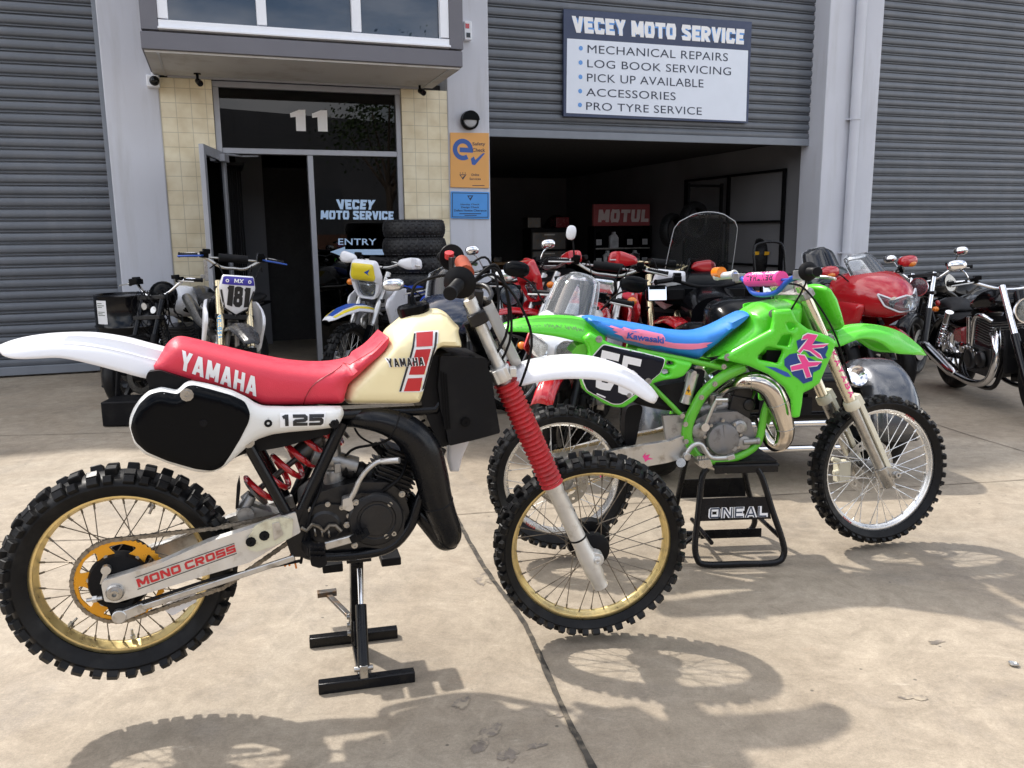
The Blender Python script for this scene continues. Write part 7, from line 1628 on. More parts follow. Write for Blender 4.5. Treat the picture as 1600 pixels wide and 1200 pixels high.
def upbars(T, gx, gz, y0=.27, rise=.1, mat_='chrome'):
    mb = MB(); mb.tube([Vector(p) for p in cat([(gx-.06, -y0-.12, gz), (gx, -y0, gz+.01), (gx+.06, -.1, gz-rise), (gx+.06, .1, gz-rise), (gx, y0, gz+.01), (gx-.06, y0+.12, gz)], 5)], .0125, 10); b = mb.build('handlebar', mat_, T); grips(T, b, gx, gz+.01, y0, .12, .06); return b
def fairing(T, col, nose, belly=True, side=.24, low=.32, fwd=0.0):
    bodyloft(nose).build('fairing', col, T, smooth=50)
    for s_ in (1, -1):
        mb = MB(); mb.puff(rounded([(.55, .78), (.8, .86), (1.1, .9), (1.22+fwd, .84), (1.16+fwd, .68), (1.02+fwd*.5, .56-fwd*.1), (1.06, .42), (.95, low), (.5, low-.03), (.42, low+.05), (.6, .5)], .04, 4), .05, .06, y=-(side-.05), both=False, back=.01, edge=.0, grid=.05, step=.03); mb.v = [(a, b*s_, c) for a, b, c in mb.v]; mb.build('side_fairing', col, T, smooth=50)
def screen(T, mat_, x0, z0, x1, z1, w0, w1, bulge=.12, edge=True, n=12, m=8, name='windscreen'):
    rows = []
    for j in range(m+1):
        t = j/m; wv = w0+(w1-w0)*t**1.6 if t < .8 else (w0+(w1-w0)*.8**1.6)*math.sqrt(max(0.06, 1-((t-.8)/.2)**2*.75)); rows.append([(x0+(x1-x0)*t-bulge*(2*k/n-1)**2*(1-.2*t), (2*k/n-1)*wv, z0+(z1-z0)*t-.02*(2*k/n-1)**2) for k in range(n+1)])
    s = MB().loft(rows, closed=False, caps=False).build(name, mat_, T, solid=.003, smooth=60)
    if edge:
        mb = MB(); ed = [r[0] for r in rows]+rows[-1][1:-1]+[r[-1] for r in rows][::-1]; mb.tube([Vector(p) for p in ed], .0028, 6); mb.build('screen_edge', 'screen_edge', s)
    return s
# --- white and red sports bike, nose to the camera
m = place(868, 540, (1.52, .0, .78), -108, -6)
T = thing('sports_bike', 'white and red sports bike with clear windscreen behind the green rear fender', 'motorbike', m); CBR = T
street_base(T, dict(fender='red_paint', wheel='engine_black', fork='alloy', pipe='steel')); seat_tank(T, dict(tank='red_paint', tail='red_paint'))
fairing(T, 'white_paint', [(1.6, .76, .03, .05), (1.56, .78, .07, .12), (1.48, .82, .1, .17), (1.36, .86, .11, .19), (1.2, .9, .1, .19), (1.04, .92, .07, .17)])
for s_ in (1, -1):
    mb = MB(); mb.puff(rounded([(-.02, .8), (-.14, .84), (-.16, .78), (-.08, .71), (-.02, .72)], .02), .03, .03, both=False, back=.0, grid=.03, step=.015, nr=3); mb.v = [(1.625-abs(a)*.5-b, a*s_, c) for a, b, c in mb.v]; h = mb.build('headlight', 'headlamp_glass', T); mb = MB(); mb.lathe([(.06, .0), (.03, -.03), (0, -.04)], (1.59, s_*.085, .77), (1, s_*.4, 0), 16); mb.build('reflector', 'reflector', h)
screen(T, 'clear_screen', 1.44, .93, 1.17, 1.19, .165, .13, .12)
clipons(T, .98, 1.02, .2); mirrors(T, [((1.2, -.18, .98), (1.2, -.38, 1.17)), ((1.2, .18, .98), (1.2, .36, 1.16))], 'black_plastic', (.02, .085, .05)); indicator(T, (1.3, -.2, .72), (1.33, -.26, .72)); indicator(T, (1.3, .2, .72), (1.33, .26, .72))
mb = MB(); [mb.puff(rounded([(.95, .88), (1.3, .84), (1.42, .72), (1.2, .62), (.9, .7)], .04), .012, .02, y=-.222, both=False, back=.004, grid=.05, step=.03, nr=3) for _ in (0,)]; mb2 = [(a, -b, c) for a, b, c in mb.v]; mb.build('side_panel', 'red_paint', T); q = MB(); q.v, q.f, q.mi = mb2, mb.f, mb.mi; q.build('side_panel', 'red_paint', T)
# --- silver naked bike with chrome mirrors behind it
m = place(800, 425, (1.0, 0, 1.1), -100, 6)
T = thing('naked_bike', 'black naked bike with chrome mirrors beside the grey pilaster', 'motorbike', m)
street_base(T, dict(fender='gloss_black', fork='steel')); seat_tank(T, dict(tank='red_paint', tail='red_paint')); upbars(T, 1.0, 1.12, .26, .08, 'steel'); headlamp(T, (1.2, 0, .92), .095); mirrors(T, [((1.0, -.24, 1.14), (1.03, -.32, 1.32)), ((1.0, .24, 1.14), (1.03, .34, 1.3))], 'chrome', (.014, .06, .04), 'chrome'); [indicator(T, (1.12, s_*.1, .86), (1.14, s_*.2, .86)) for s_ in (1, -1)]
# --- dark blue bike with smoked screen behind the cream tank
m = place(705, 500, (1.5, 0, .84), -88, 4)
T = thing('sports_tourer', 'dark blue sports tourer with smoked screen directly behind the cream fuel tank', 'motorbike', m)
street_base(T, dict(fender='dark_blue')); seat_tank(T, dict(tank='dark_blue'))
fairing(T, 'dark_blue', [(1.58, .8, .05, .07), (1.54, .83, .1, .16), (1.44, .87, .14, .22), (1.28, .9, .13, .24), (1.08, .92, .09, .22)]); screen(T, 'smoked_screen', 1.42, .98, 1.2, 1.2, .18, .14); clipons(T, 1.0, 1.03, .2)
mb = MB(); mb.puff(rounded([(-.12, .88), (.12, .88), (.15, .8), (.07, .74), (-.07, .74), (-.15, .8)], .03), .03, .04, both=False, back=0, grid=.03, step=.015, nr=3); mb.v = [(1.555-abs(a)*.35-b, a, c) for a, b, c in mb.v]; mb.build('headlight', 'headlamp_glass', T)
mirrors(T, [((1.25, -.2, 1.0), (1.25, -.4, 1.1)), ((1.25, .2, 1.0), (1.25, .4, 1.1))], 'reflector', (.02, .08, .045))
# --- stripped black bike on the left
m = place(246, 462, (1.05, 0, .93), -110, 3)
T = thing('stripped_bike', 'stripped black road bike with bare handlebar and hanging wiring beside the drum', 'motorbike', m)
street_base(T, dict(fork='black_paint', slider='black_matt', fender='black_matt', fork_top=.95)); seat_tank(T, dict(tank='white_paint', tankw=.13, tail='black_plastic')); b = upbars(T, 1.0, 1.04, .26, .1, 'chrome')
mb = MB(); mb.box((1.03, -.27, 1.07), (.03, .035, .025)); mb.build('kill_switch', 'ink_red', b, bevel=.004)
mb = MB(); mb.box((1.07, -.2, 1.06), (.06, .09, .05)); mb.build('brake_reservoir', 'black_plastic', b, bevel=.006)
rnd = random.Random(3); mb = MB()
for k in range(16):
    p = Vector((1.08+rnd.uniform(-.05, .08), rnd.uniform(-.12, .12), .98)); pts = [p]
    for j in range(4): p = p+Vector((rnd.uniform(-.07, .07), rnd.uniform(-.08, .08), -rnd.uniform(.03, .14))); pts.append(p)
    mb.tube([Vector(q) for q in cat([tuple(q) for q in pts], 5)], rnd.choice([.003, .004, .006]), 6)
mb.build('loose_wiring', 'black_matt', T)
mb = MB(); mb.ell((.98, .0, .93), (.1, .13, .12)); mb.build('instrument_pod', 'black_plastic', T); mb = MB(); mb.lathe([(.02, 0), (.02, .06), (.03, .065)], (1.1, -.05, .85), (1, 0, 0), 12); mb.lathe([(.02, 0), (.02, .06), (.03, .065)], (1.12, .06, .8), (1, 0, .3), 12); mb.build('bracket_cup', 'alloy', T)
mb = MB(); D = Drape(y=-.135); D.poly(mb, [(.6, .84), (.72, .93), (.78, .86), (.7, .78)]); mb.build('tank_mark', 'ink_black', T)
# --- dark green bike with twin round lamps
m = place(1304, 455, (1.36, 0, .9), -82, 4)
T = thing('cafe_bike', 'dark green bike with twin round headlights and smoked screen behind the green front plate', 'motorbike', m)
street_base(T, dict(fender='dark_green', fork='steel')); seat_tank(T, dict(tank='dark_green'))
bodyloft([(1.4, .92, .09, .14), (1.36, .93, .14, .2), (1.24, .95, .17, .22), (1.08, .95, .15, .21), (1.0, .95, .12, .19)], e=2.6).build('fairing', 'dark_green', T, smooth=50)
for s_ in (1, -1): headlamp(T, (1.41, s_*.098, .9), .082)
screen(T, 'smoked_screen', 1.31, 1.04, 1.14, 1.28, .18, .14, .12); clipons(T, 1.0, 1.04, .22); mb = MB(); mb.tube([Vector(p) for p in cat([(.1, -.16, .9), (.08, -.16, 1.22), (.06, -.1, 1.3), (.06, .1, 1.3), (.08, .16, 1.22), (.1, .16, .9)], 6)], .012, 10); mb.build('sissy_bar', 'black_paint', T)
# --- red sports tourer
m = place(1404, 470, (1.6, 0, .85), -70, 5)
T = thing('sports_tourer', 'red sports tourer with pointed headlight parked before the right hand roller door', 'motorbike', m); BB = T
street_base(T, dict(fender='red_paint', wheel='engine_black', pipe='steel', L=1.47)); seat_tank(T, dict(tank='red_paint', tail='red_paint'))
fairing(T, 'red_paint', [(1.68, .8, .03, .05), (1.64, .83, .09, .13), (1.56, .86, .15, .21), (1.42, .89, .19, .27), (1.22, .9, .2, .3), (1.0, .9, .15, .28), (.88, .9, .08, .22)], side=.3, fwd=.27)
mb = MB(); mb.puff(rounded([(-.2, .93), (-.1, .875), (0, .9), (.1, .875), (.2, .93), (.17, .83), (.08, .775), (-.08, .775), (-.17, .83)], .015), .03, .03, both=False, back=0, grid=.03, step=.012, nr=3); mb.v = [(1.715-abs(a)*.5-b-(c-.8)*.35, a, c) for a, b, c in mb.v]; h = mb.build('headlight', 'headlamp_glass', T)
mb = MB(); [mb.lathe([(.045, .01), (.03, -.03), (0, -.04)], (1.69-abs(y_)*.45, y_, .84+abs(y_)*.15), (1, y_*2, 0), 16) for y_ in (-.1, 0, .1)]; mb.build('reflector', 'reflector', h)
mb = MB(); ol = rounded([(-.2, .93), (-.1, .875), (0, .9), (.1, .875), (.2, .93), (.17, .83), (.08, .775), (-.08, .775), (-.17, .83)], .015); mb.tube([Vector((1.722-abs(a)*.5-(c-.8)*.35, a, c)) for a, c in ol+ol[:1]], .008, 6); mb.build('headlight_trim', 'white_paint', h)
screen(T, 'clear_screen', 1.5, .99, 1.22, 1.24, .2, .15, .14); clipons(T, 1.0, 1.06, .24); mirrors(T, [((1.3, -.24, 1.02), (1.28, -.42, 1.12)), ((1.3, .24, 1.02), (1.28, .42, 1.12))], 'red_paint', (.03, .09, .05))
mb = MB(); [mb.ell((1.31, s_*.43, 1.1), (.02, .05, .03)) for s_ in (1, -1)]; mb.build('mirror_indicator', 'orange_lens', T)
for s_ in (1, -1): mb = MB(); mb.lathe([(.0, .08), (.02, .06), (.028, -.02), (.02, -.05)], (1.1, s_*.3, .72), (.2, s_, 0), 14); mb.build('side_indicator', 'black_plastic', T)
# --- black naked bike with raised chrome mirror
m = place(1446, 436, (1.02, 0, .93), -136, 6)
T = thing('roadster', 'black roadster with round mirrors and bronze tank flash behind the red sports tourer', 'motorbike', m)
street_base(T, dict(fender='gloss_black', fork='chrome', engine='engine_black')); seat_tank(T, dict(tank='gloss_black')); upbars(T, 1.0, 1.02, .28, .1, 'chrome'); headlamp(T, (1.2, 0, .86), .09, shell='chrome'); mirrors(T, [((1.0, -.26, 1.03), (1.03, -.34, 1.16)), ((1.0, .26, 1.03), (1.03, .34, 1.18))], 'chrome', (.014, .065, .042), 'chrome')
mb = MB(); D = Drape(y=-.15); D.poly(mb, cat([(.6, .88), (.8, .96), (.92, .9), (.84, .8), (.66, .79)], 4, True)); mb.build('tank_flash', 'dull_alloy', T); mb = MB(); D = Drape(y=.15); D.poly(mb, cat([(.6, .88), (.8, .96), (.92, .9), (.84, .8), (.66, .79)], 4, True)); mb.build('tank_flash', 'dull_alloy', T); mb = MB(); mb.tube([(.5, .1, .3), (.4, .32, .01)], .01, 8); mb.build('side_stand', 'black_paint', T)
# --- black cruiser at the right edge
gr = ground(1492, 606)
m = Matrix.Translation((gr.x+.02, gr.y+.03, 0)) @ Matrix.Rotation(R(-95), 4, 'Z') @ Matrix.Rotation(R(4), 4, 'X')
T = thing('cruiser', 'black and maroon cruiser with chrome exhaust pipes at the right edge', 'motorbike', m)
castwheel(T, (0, 0, .32), .32, .2, .15, 'chrome', 1); castwheel(T, (1.5, 0, .32), .32, .235, .12, 'chrome', 2, 7)
mb = MB(); [mb.bar((0, s_*.12, .32), (.5, s_*.1, .36), .03, .05) for s_ in (1, -1)]; mb.build('swingarm', 'black_paint', T)
mb = MB()
for s_ in (1, -1): mb.tube([Vector(p) for p in cat([(-.05, .13*s_, .66), (.45, .12*s_, .6), (.8, .08*s_, .8), (1.08, .03*s_, .84)], 5)], .018, 9); mb.tube([Vector(p) for p in cat([(.45, .12*s_, .58), (.48, .13*s_, .22), (.95, .13*s_, .18), (1.08, .1*s_, .4), (1.12, .03*s_, .78)], 5)], .019, 9)
mb.tube([(1.08, 0, .95), (1.16, 0, .76)], .036, 12); mb.build('frame', 'gloss_black', T)
mb = MB(); mb.box((.75, 0, .38), (.42, .3, .24)); mb.lathe([(.09, 0), (.09, .03), (.07, .05), (0, .052)], (.68, -.15, .38), (0, -1, 0), 24); mb.lathe([(.07, 0), (.07, .03), (.05, .045), (0, .047)], (.86, -.15, .4), (0, -1, 0), 24); e = mb.build('engine', 'engine_black', T, bevel=.02)
mb = MB(); fins(mb, Vector((.84, 0, .62)), .24, .3, .2, 9, .38, Matrix.Rotation(R(6), 3, 'Y')); mb.build('cylinder', 'engine_black', e, bevel=.002)
mb = MB(); fins(mb, Vector((.84, 0, .62)), .252, .312, .19, 9, .08, Matrix.Rotation(R(6), 3, 'Y')); mb.build('fin_edge', 'alloy', e)
mb = MB(); mb.lathe([(.05, 0), (.05, .012), (.04, .02), (0, .022)], (.5, -.16, .45), (0, -1, 0), 18); [bolt(mb, Vector((.55+.06*k, -.17, .45+.02*math.sin(k))), .014, .02) for k in range(5)]; mb.tube([(.6, -.15, .5), (.62, -.16, .72)], .02, 10); mb.build('engine_trim', 'chrome', e)
for s_ in (1, -1):
    for k, (xa, za) in enumerate(((.95, .66), (.95, .62))):
        if k and s_ == 1: continue
        pp = cat([(xa-.02, s_*(.08+.05*k), za, .02), (1.06, s_*(.14+.03*k), .6-.02*k, .024), (1.1, s_*.17, .42, .026), (1.02, s_*.19, .26, .027), (.8, s_*.2, .2, .028), (.45, s_*.21, .22, .03)], 6); mb = MB(); mb.tube([p[:3] for p in pp], [p[3]*(1.05 if k == 0 else .75) for p in pp], 14); x = mb.build('exhaust_header', 'chrome', T)
    mb = MB(); mb.lathe([(.034, 0), (.052, .08), (.055, .5), (.05, .66), (.04, .68), (.04, .5)], (.5, s_*.21, .22), (-.955, 0, .24), 20); mb.build('silencer', 'chrome', x)
mb = MB(); pp = cat([(.98, -.14, .72), (.92, -.19, .76), (.8, -.19, .73), (.74, -.18, .6), (.72, -.18, .5)], 6); mb.tube([Vector(p) for p in pp], .02, 12); mb.build('heat_pipe', 'chrome', T)
for s_ in (1, -1):
    mb = MB(); a, b = Vector((.05, s_*.16, .4)), Vector((.22, s_*.15, .72)); mb.tube(helix(a.lerp(b, .08), a.lerp(b, .7), .03, 9, .005), .006, 7); mb.tube([a.lerp(b, .66), b], .034, 14); mb.tube([a, b], .014, 10); mb.build('shock_absorber', 'chrome', T)
MB().puff(cat([(.1, .72), (.28, .69), (.5, .74), (.58, .8), (.55, .68), (.3, .62), (.12, .64)], 5, True), .16, .06, grid=.04, step=.025).build('seat', 'vinyl_black', T)
MB().puff(cat([(-.12, .8), (.0, .82), (.14, .77), (.16, .7), (-.06, .68)], 5, True), .12, .05, grid=.04, step=.025).build('pillion_seat', 'vinyl_black', T)
MB().puff(cat([(.52, .78), (.6, .9), (.76, .98), (.95, .99), (1.07, .93), (1.06, .82), (.8, .76), (.6, .74)], 5, True), .16, .1, grid=.035, step=.02).build('fuel_tank', 'gloss_black', T)
mb = MB(); mb.puff(cat([(.535, .8), (.6, .885), (.72, .93), (.78, .88), (.7, .8), (.58, .765)], 5, True), .168, .09, grid=.035, step=.02); mb.build('tank_panel', 'dark_red', T)
MB().puff(rounded([(.3, .6), (.52, .64), (.54, .46), (.36, .46)], .03), .17, .03, grid=.05, step=.03, nr=3).build('side_panel', 'dark_red', T)
mb = MB(); mb.box((1.15, 0, .5), (.05, .26, .34)); mb.build('radiator', 'black_matt', T, bevel=.01)
for s_ in (1, -1):
    b = Vector((1.49, s_*.12, .3)); a = Vector((1.07, s_*.12, 1.0)); mb = MB(); mb.tube([b.lerp(a, .45), a], .024, 14); f = mb.build('fork_leg', 'chrome', T); mb = MB(); mb.tube([b, b.lerp(a, .5)], .031, 14); mb.build('fork_slider', 'gloss_black', f)
for nm, cx, rr_, a0, a1 in (('front_fender', 1.5, .36, 190, 30), ('rear_fender', 0, .37, 200, 20)):
    rows = []
    for k in range(13):
        a = R(a0+(a1-a0)*k/12); wv = .075 if nm[0] == 'f' else .095; rows.append([(cx+rr_*math.cos(a), u*wv, .32+(rr_-.05*(1-h))*math.sin(a)) for u, h in FPROF])
    MB().loft(rows, closed=False, caps=False).build(nm, 'gloss_black', T, solid=.004)
b = upbars(T, .95, 1.03, .32, .06, 'chrome'); headlamp(T, (1.22, 0, .82), .1, shell='chrome'); mirrors(T, [((.95, -.3, 1.04), (.94, -.4, 1.17)), ((.95, .3, 1.04), (.94, .4, 1.17))], 'chrome', (.02, .075, .045), 'chrome'); indicator(T, (.1, -.1, .74), (.1, -.22, .74)); mb = MB(); mb.ell((.02, -.17, .78), (.03, .02, .03)); mb.build('rear_reflector', 'red_lens', T)
# --- black three-wheeled tourer seen from behind
rear = Vector((1.5, 4.82, 0))
m = Matrix.Translation(rear) @ Matrix.Rotation(R(94), 4, 'Z')
T = thing('touring_trike', 'black three wheeled tourer seen from behind with tall clear windscreen and grey rear fenders', 'trike', m)
for s_ in (1, -1):
    castwheel(T, (0, s_*.66, .3), .3, .2, .2, 'engine_black', 0)
    c = Vector((0, s_*.66, .31)); rows = []
    for k in range(17):
        a = R(-22+k*13.2); r = .36; rows.append([(c.x+(r-.1*abs(u)**5)*math.cos(a), c.y+u*.155, c.z+(r-.1*abs(u)**5)*math.sin(a)) for u in (-1, -.97, -.85, -.6, -.3, 0, .3, .6, .85, .97, 1)])
    MB().loft(rows, closed=False, caps=False).build('rear_fender', 'grey_metallic', T, solid=.006, smooth=60)
    p = cat([(.9, s_*.2, .2), (.4, s_*.3, .26), (.05, s_*.42, .46), (-.2, s_*.445, .6)], 5); mb = MB(); mb.tube([Vector(q) for q in p], .05, 18); x = mb.build('exhaust_pipe', 'chrome', T); mb = MB(); mb.lathe([(.05, -.03), (.062, 0), (.066, .02), (.058, .034), (.047, .03), (.045, -.02)], (-.2, s_*.445, .6), (-.9, .1*s_, .36), 22); mb.build('exhaust_tip', 'chrome', x)
    mb = MB(); mb.puff(rounded([(.35, .5), (.75, .52), (.8, .8), (.5, .86), (.32, .8)], .06), .06, .05, y=-(.3), both=False, back=.06, grid=.06, step=.03); mb.v = [(a, b*s_, c_) for a, b, c_ in mb.v]; mb.build('pannier', 'black_plastic', T)
mb = MB(); mb.lathe([(.02, -.06), (.13, -.05), (.14, .0), (.13, .06), (.06, .1)], (-.02, 0, .34), (-1, 0, 0), 24); mb.tube([(0, -.6, .31), (0, .6, .31)], .035, 12); mb.build('differential', 'chrome', T)
mb = MB(); mb.tube([(-.3, -.38, .36), (-.3, .3, .36)], .02, 12); mb.build('bumper_bar', 'chrome', T); mb = MB(); mb.tube([(-.32, -.38, .22), (-.32, .3, .22)], .02, 12); mb.build('bumper_bar', 'chrome', T)
mb = MB(); mb.slab(rounded([(-.26, .38), (-.3, .62), (-.1, .72), (.5, .74), (.6, .4), (.1, .24)], .05), -.34, .34); bdy = mb.build('rear_body', 'gloss_black', T, bevel=.04)
mb = MB(); mb.box((-.3, 0, .56), (.03, .2, .06)); mb.build('tail_light', 'red_lens', T, bevel=.01); mb = MB(); mb.box((-.31, 0, .46), (.008, .3, .1)); mb.build('plate_holder', 'black_matt', T)
castwheel(T, (1.72, 0, .31), .31, .22, .13, 'engine_black', 2)
MB().puff(cat([(.3, .72), (.5, .76), (.8, .74), (.95, .82), (.9, .66), (.35, .62)], 4, True), .18, .06, grid=.05, step=.03, nr=3).build('seat', 'vinyl_black', T); bodyloft([(.0, .8, .12, .24), (.1, .84, .17, .3), (.3, .85, .18, .3), (.42, .82, .13, .26)], e=4).build('top_box', 'black_plastic', T, smooth=40)
bodyloft([(.9, .82, .16, .2), (1.1, .86, .18, .22), (1.3, .84, .14, .18)]).build('fuel_tank', 'gloss_black', T)
bodyloft([(1.25, .78, .2, .4), (1.4, .88, .26, .44), (1.6, .88, .24, .38), (1.78, .8, .14, .2)], e=3).build('fairing', 'black_plastic', T, smooth=40); bodyloft([(1.16, .96, .06, .34), (1.26, 1.02, .09, .38), (1.4, 1.06, .08, .34)], e=4).build('dashboard', 'black_plastic', T, smooth=40)
mb = MB(); [mb.box((1.14, y_, .98), (.02, .12, .08)) for y_ in (-.2, .06, .24)]; mb.build('dash_panel', 'black_matt', T, bevel=.008)
screen(T, 'tour_screen', 1.5, 1.0, 1.22, 1.56, .26, .225, -.0, n=14, m=12); b = upbars(T, 1.05, 1.08, .3, .04, 'black_matt')
for s_ in (1, -1):
    mb = MB(); mb.box((1.04, s_*.41, 1.0), (.06, .15, .115)); q = mb.build('mirror', 'black_plastic', T, bevel=.02); g_ = MB(); g_.box((1.006, s_*.41, 1.0), (.004, .128, .094), Matrix.Rotation(R(12), 3, 'Y')); g_.build('mirror_glass', 'mirror', q, bevel=.001); s2 = MB(); s2.tube([(1.06, s_*.36, .98), (1.2, s_*.3, .96)], .012, 8); s2.build('mirror_stem', 'black_plastic', q)
mb = MB(); a = Vector((1.0, .46, 1.08)); mb.tube([Vector((1.2, -.52, .98)), Vector((1.2, -.12, .985))], .012, 8); mb.build('amber_lever', 'orange_lens', T)
# ================================================================== DRUM, TYRES, WORKSHOP CONTENTS
g0 = ground(205, 603); DR = thing('steel_drum', 'black steel drum with white paper label beside the left roller door', 'drum', Matrix.Translation((g0.x, g0.y+.1, 0)))
mb = MB(); r = .3; mb.lathe([(r, 0), (r+.006, .01), (r, .02), (r, .28), (r+.012, .295), (r, .31), (r, .57), (r+.012, .585), (r, .6), (r, .86), (r+.007, .875), (r-.005, .885), (r-.012, .87), (0, .868)], (0, 0, 0), (0, 0, 1), 40); mb.build('barrel', 'gloss_black', DR)
mb = MB(); a0, a1 = R(-128), R(-104); rows = [[((r+.002)*math.cos(a0+(a1-a0)*k/6)*1.004, (r+.002)*math.sin(a0+(a1-a0)*k/6)*1.004, z) for k in range(7)] for z in (.62, .84)]; mb.loft(rows, closed=False, caps=False); pl = mb.build('paper_label', 'ink_white', DR)
mb = MB()
for i, z in enumerate((.81, .79, .775, .73, .715, .70)): 
    e_ = a1-R(4) if i % 2 else a1-R(9); mb.loft([[((r+.005)*math.cos(a0+R(3)+(e_-a0-R(3))*k/6), (r+.005)*math.sin(a0+R(3)+(e_-a0-R(3))*k/6), zz) for k in range(7)] for zz in (z, z+.006)], closed=False, caps=False)
mb.build('label_print', 'ink_grey', pl)
# black metal trestle low on the ground under the white rear fender
g1 = ground(212, 660); TR = thing('wheel_chock', 'low black steel wheel chock standing under the white rear fender', 'wheel chock', Matrix.Translation((g1.x, g1.y, 0)) @ Matrix.Rotation(R(4), 4, 'Z'))
mb = MB(); mb.box((0, 0, .1), (.38, .3, .19)); mb.build('base', 'black_matt', TR, bevel=.01)
mb = MB(); [mb.bar((x, .1, .19), (x+.02, .12, .4), .03, .03) for x in (-.16, .1)]; mb.bar((-.14, .12, .4), (.12, .12, .4), .03, .03); mb.build('hoop', 'black_matt', TR, bevel=.004)
# tyre stack
def road_tyre(label, m, Rc=.315, Rr=.216, w=.165, group=None, axis_z=True):
    t = tyre_mesh(Rc, Rr, w, (54, .0025, .026), n=56); x = Matrix.Rotation(R(90), 4, 'X') if axis_z else Matrix.Identity(4)
    o = t.build('tyre', 'tyre_wall', None, xf=x); o.matrix_world = m; tag(o, label, 'tyre', group); return o
M['tyre_wall'] = mat('tyre_wall', (.01, .01, .011), .48, bump=.5, bscale=45, spec=.35, dirt=(.022, .021, .02), dscale=6)
gt = ground(652, 590); words = ['topmost tyre of the black stack beside the door glass', 'second tyre from the top of the stack by the door', 'third tyre from the top of the stack by the door', 'fourth tyre from the top of the stack by the door', 'fifth tyre from the top of the stack by the door']
nt_ = 9
gy = gt.y+.15; zc_ = None
for k in range(nt_):
    z = .088+k*.173; lab = words[nt_-1-k] if nt_-1-k < len(words) else 'low tyre in the stack hidden behind the enduro bike'
    rnd = random.Random(k); road_tyre(lab, Matrix.Translation((gt.x+.0+rnd.uniform(-.012, .012), gy+rnd.uniform(-.012, .012), z)), .315+rnd.uniform(-.008, .008), w=.18, group='tyres stacked by the entrance')
# workshop: shelf with bottles and lit brand panel
SY = 4.6
def ws(px, py, depth=SY): x, z = WF.P(px, py, -depth); return x, z
xs0, zs0 = ws(930, 353); xs1, zs1 = ws(1018, 319)
SH = onw_thing('display_shelf', 'black display shelf of oil bottles below a red panel inside the workshop', 'shelf')
mb = MB(); zt = zs0-.005
for x in (xs0, xs1): mb.box((x, SY+.15, zt/2), (.03, .3, zt))
mb.build('upright', 'black_matt', SH, smooth=0); 
zsh = [ws(975, 388)[1], ws(975, 417)[1], .45, .1]
for z in zsh:
    mb = MB(); mb.box(((xs0+xs1)/2, SY+.15, z), (xs1-xs0-.04, .3, .022)); b = mb.build('shelf_board', 'dull_alloy' if z == zsh[0] else 'black_matt', SH, smooth=0)
mb = MB(); mb.box(((xs0+xs1)/2, SY+.3, zt/2), (xs1-xs0-.04, .012, zt-.02)); mb.build('back_panel', 'black_matt', SH, smooth=0)
M['lit_red'] = mat('lit_red', (.3, .05, .06), .4, var=.25, vscale=2, emit=(.42, .12, .12, .02))
mb = MB(); mb.box(((xs0+xs1)/2, SY+.1, (zs0+zs1)/2), (xs1-xs0, .08, zs1-zs0)); pn = mb.build('brand_panel', 'lit_red', SH, smooth=0, bevel=.006)
D = Drape(y=SY+.057); mb = MB(); q = [(xs0+.08, zs0+.06), (xs1-.03, zs0+.06), (xs1-.01, zs1-.09), (xs0+.1, zs1-.09)]; put_btext(D, mb, 'MOTUL', q, cell=0, w=.72, t=.27, gap=.1); mb.build('lettering', mat('lit_white', (.6, .5, .5), .5, var=.1, emit=(.6, .48, .48, .03)), pn, smooth=0)  # letters carry a faint glow to read lighter than the panel
def bottle(x, z, y, h, k):
    o = MB(); w_ = .085; ol = rounded([(-w_, 0), (w_, 0), (w_, h*.62), (w_*.55, h*.82), (w_*.3, h*.86), (w_*.3, h), (-w_*.3, h), (-w_*.3, h*.86), (-w_, h*.72)], .012, 2); o.slab(ol, -.035, .035)
    b = o.build('oil_bottle', ['black_plastic', 'white_plastic', 'black_plastic'][k % 3] if k % 3 != 1 else 'bottle_grey', None, bevel=.006); b.matrix_world = WF.m @ Matrix.Translation((x, y, z)); l = MB(); l.box((0, -.037, h*.36), (.11, .003, h*.36)); l.build('bottle_label', 'bottle_grey', b, smooth=0); return b
M['bottle_grey'] = mat('bottle_grey', (.75, .76, .78), .45, var=.25, vscale=12)
for r_, z in enumerate(zsh[:2]):
    n = 4 if r_ == 0 else 6
    for k in range(n):
        x = xs0+.1+(xs1-xs0-.2)*k/(n-1); zz = z+.012 if r_ else z+.012
        b = bottle(x, zz, SY+.08, .29, k); tag(b, ('oil bottle on the top shelf under the red panel' if r_ == 0 else 'oil bottle on the second shelf under the red panel'), 'bottle', 'oil bottles on the top shelf' if r_ == 0 else 'oil bottles on the second shelf')
# wheels and tyres piled on the right
def stand_tyre(px, py, depth, deg, label, rad=.33, w=.2):
    x, z = WF.P(px, py, -depth); return road_tyre(label, WF.m @ Matrix.Translation((x, depth, z)) @ Matrix.Rotation(R(deg), 4, 'Z'), rad, rad*.66, w, 'tyres standing in the workshop', False)
stand_tyre(1233, 408, 1.3, 60, 'tyre standing against the wall right of the yellow papers', .3, .2); stand_tyre(1190, 402, 1.5, 50, 'tyre with yellow papers pinned on its tread', .3, .2); stand_tyre(1085, 345, 2.2, 20, 'large tyre hanging high on the dark rack', .3, .17); stand_tyre(1050, 360, 2.4, 25, 'smaller tyre hanging left of the large one on the rack', .27, .15)
RK = onw_thing('tyre_rack', 'dark steel tyre rack with hanging tyres in the middle of the workshop', 'rack')
xa, za = WF.P(1078, 290, -2.3); xb, zb_ = WF.P(1130, 283, -2.3)
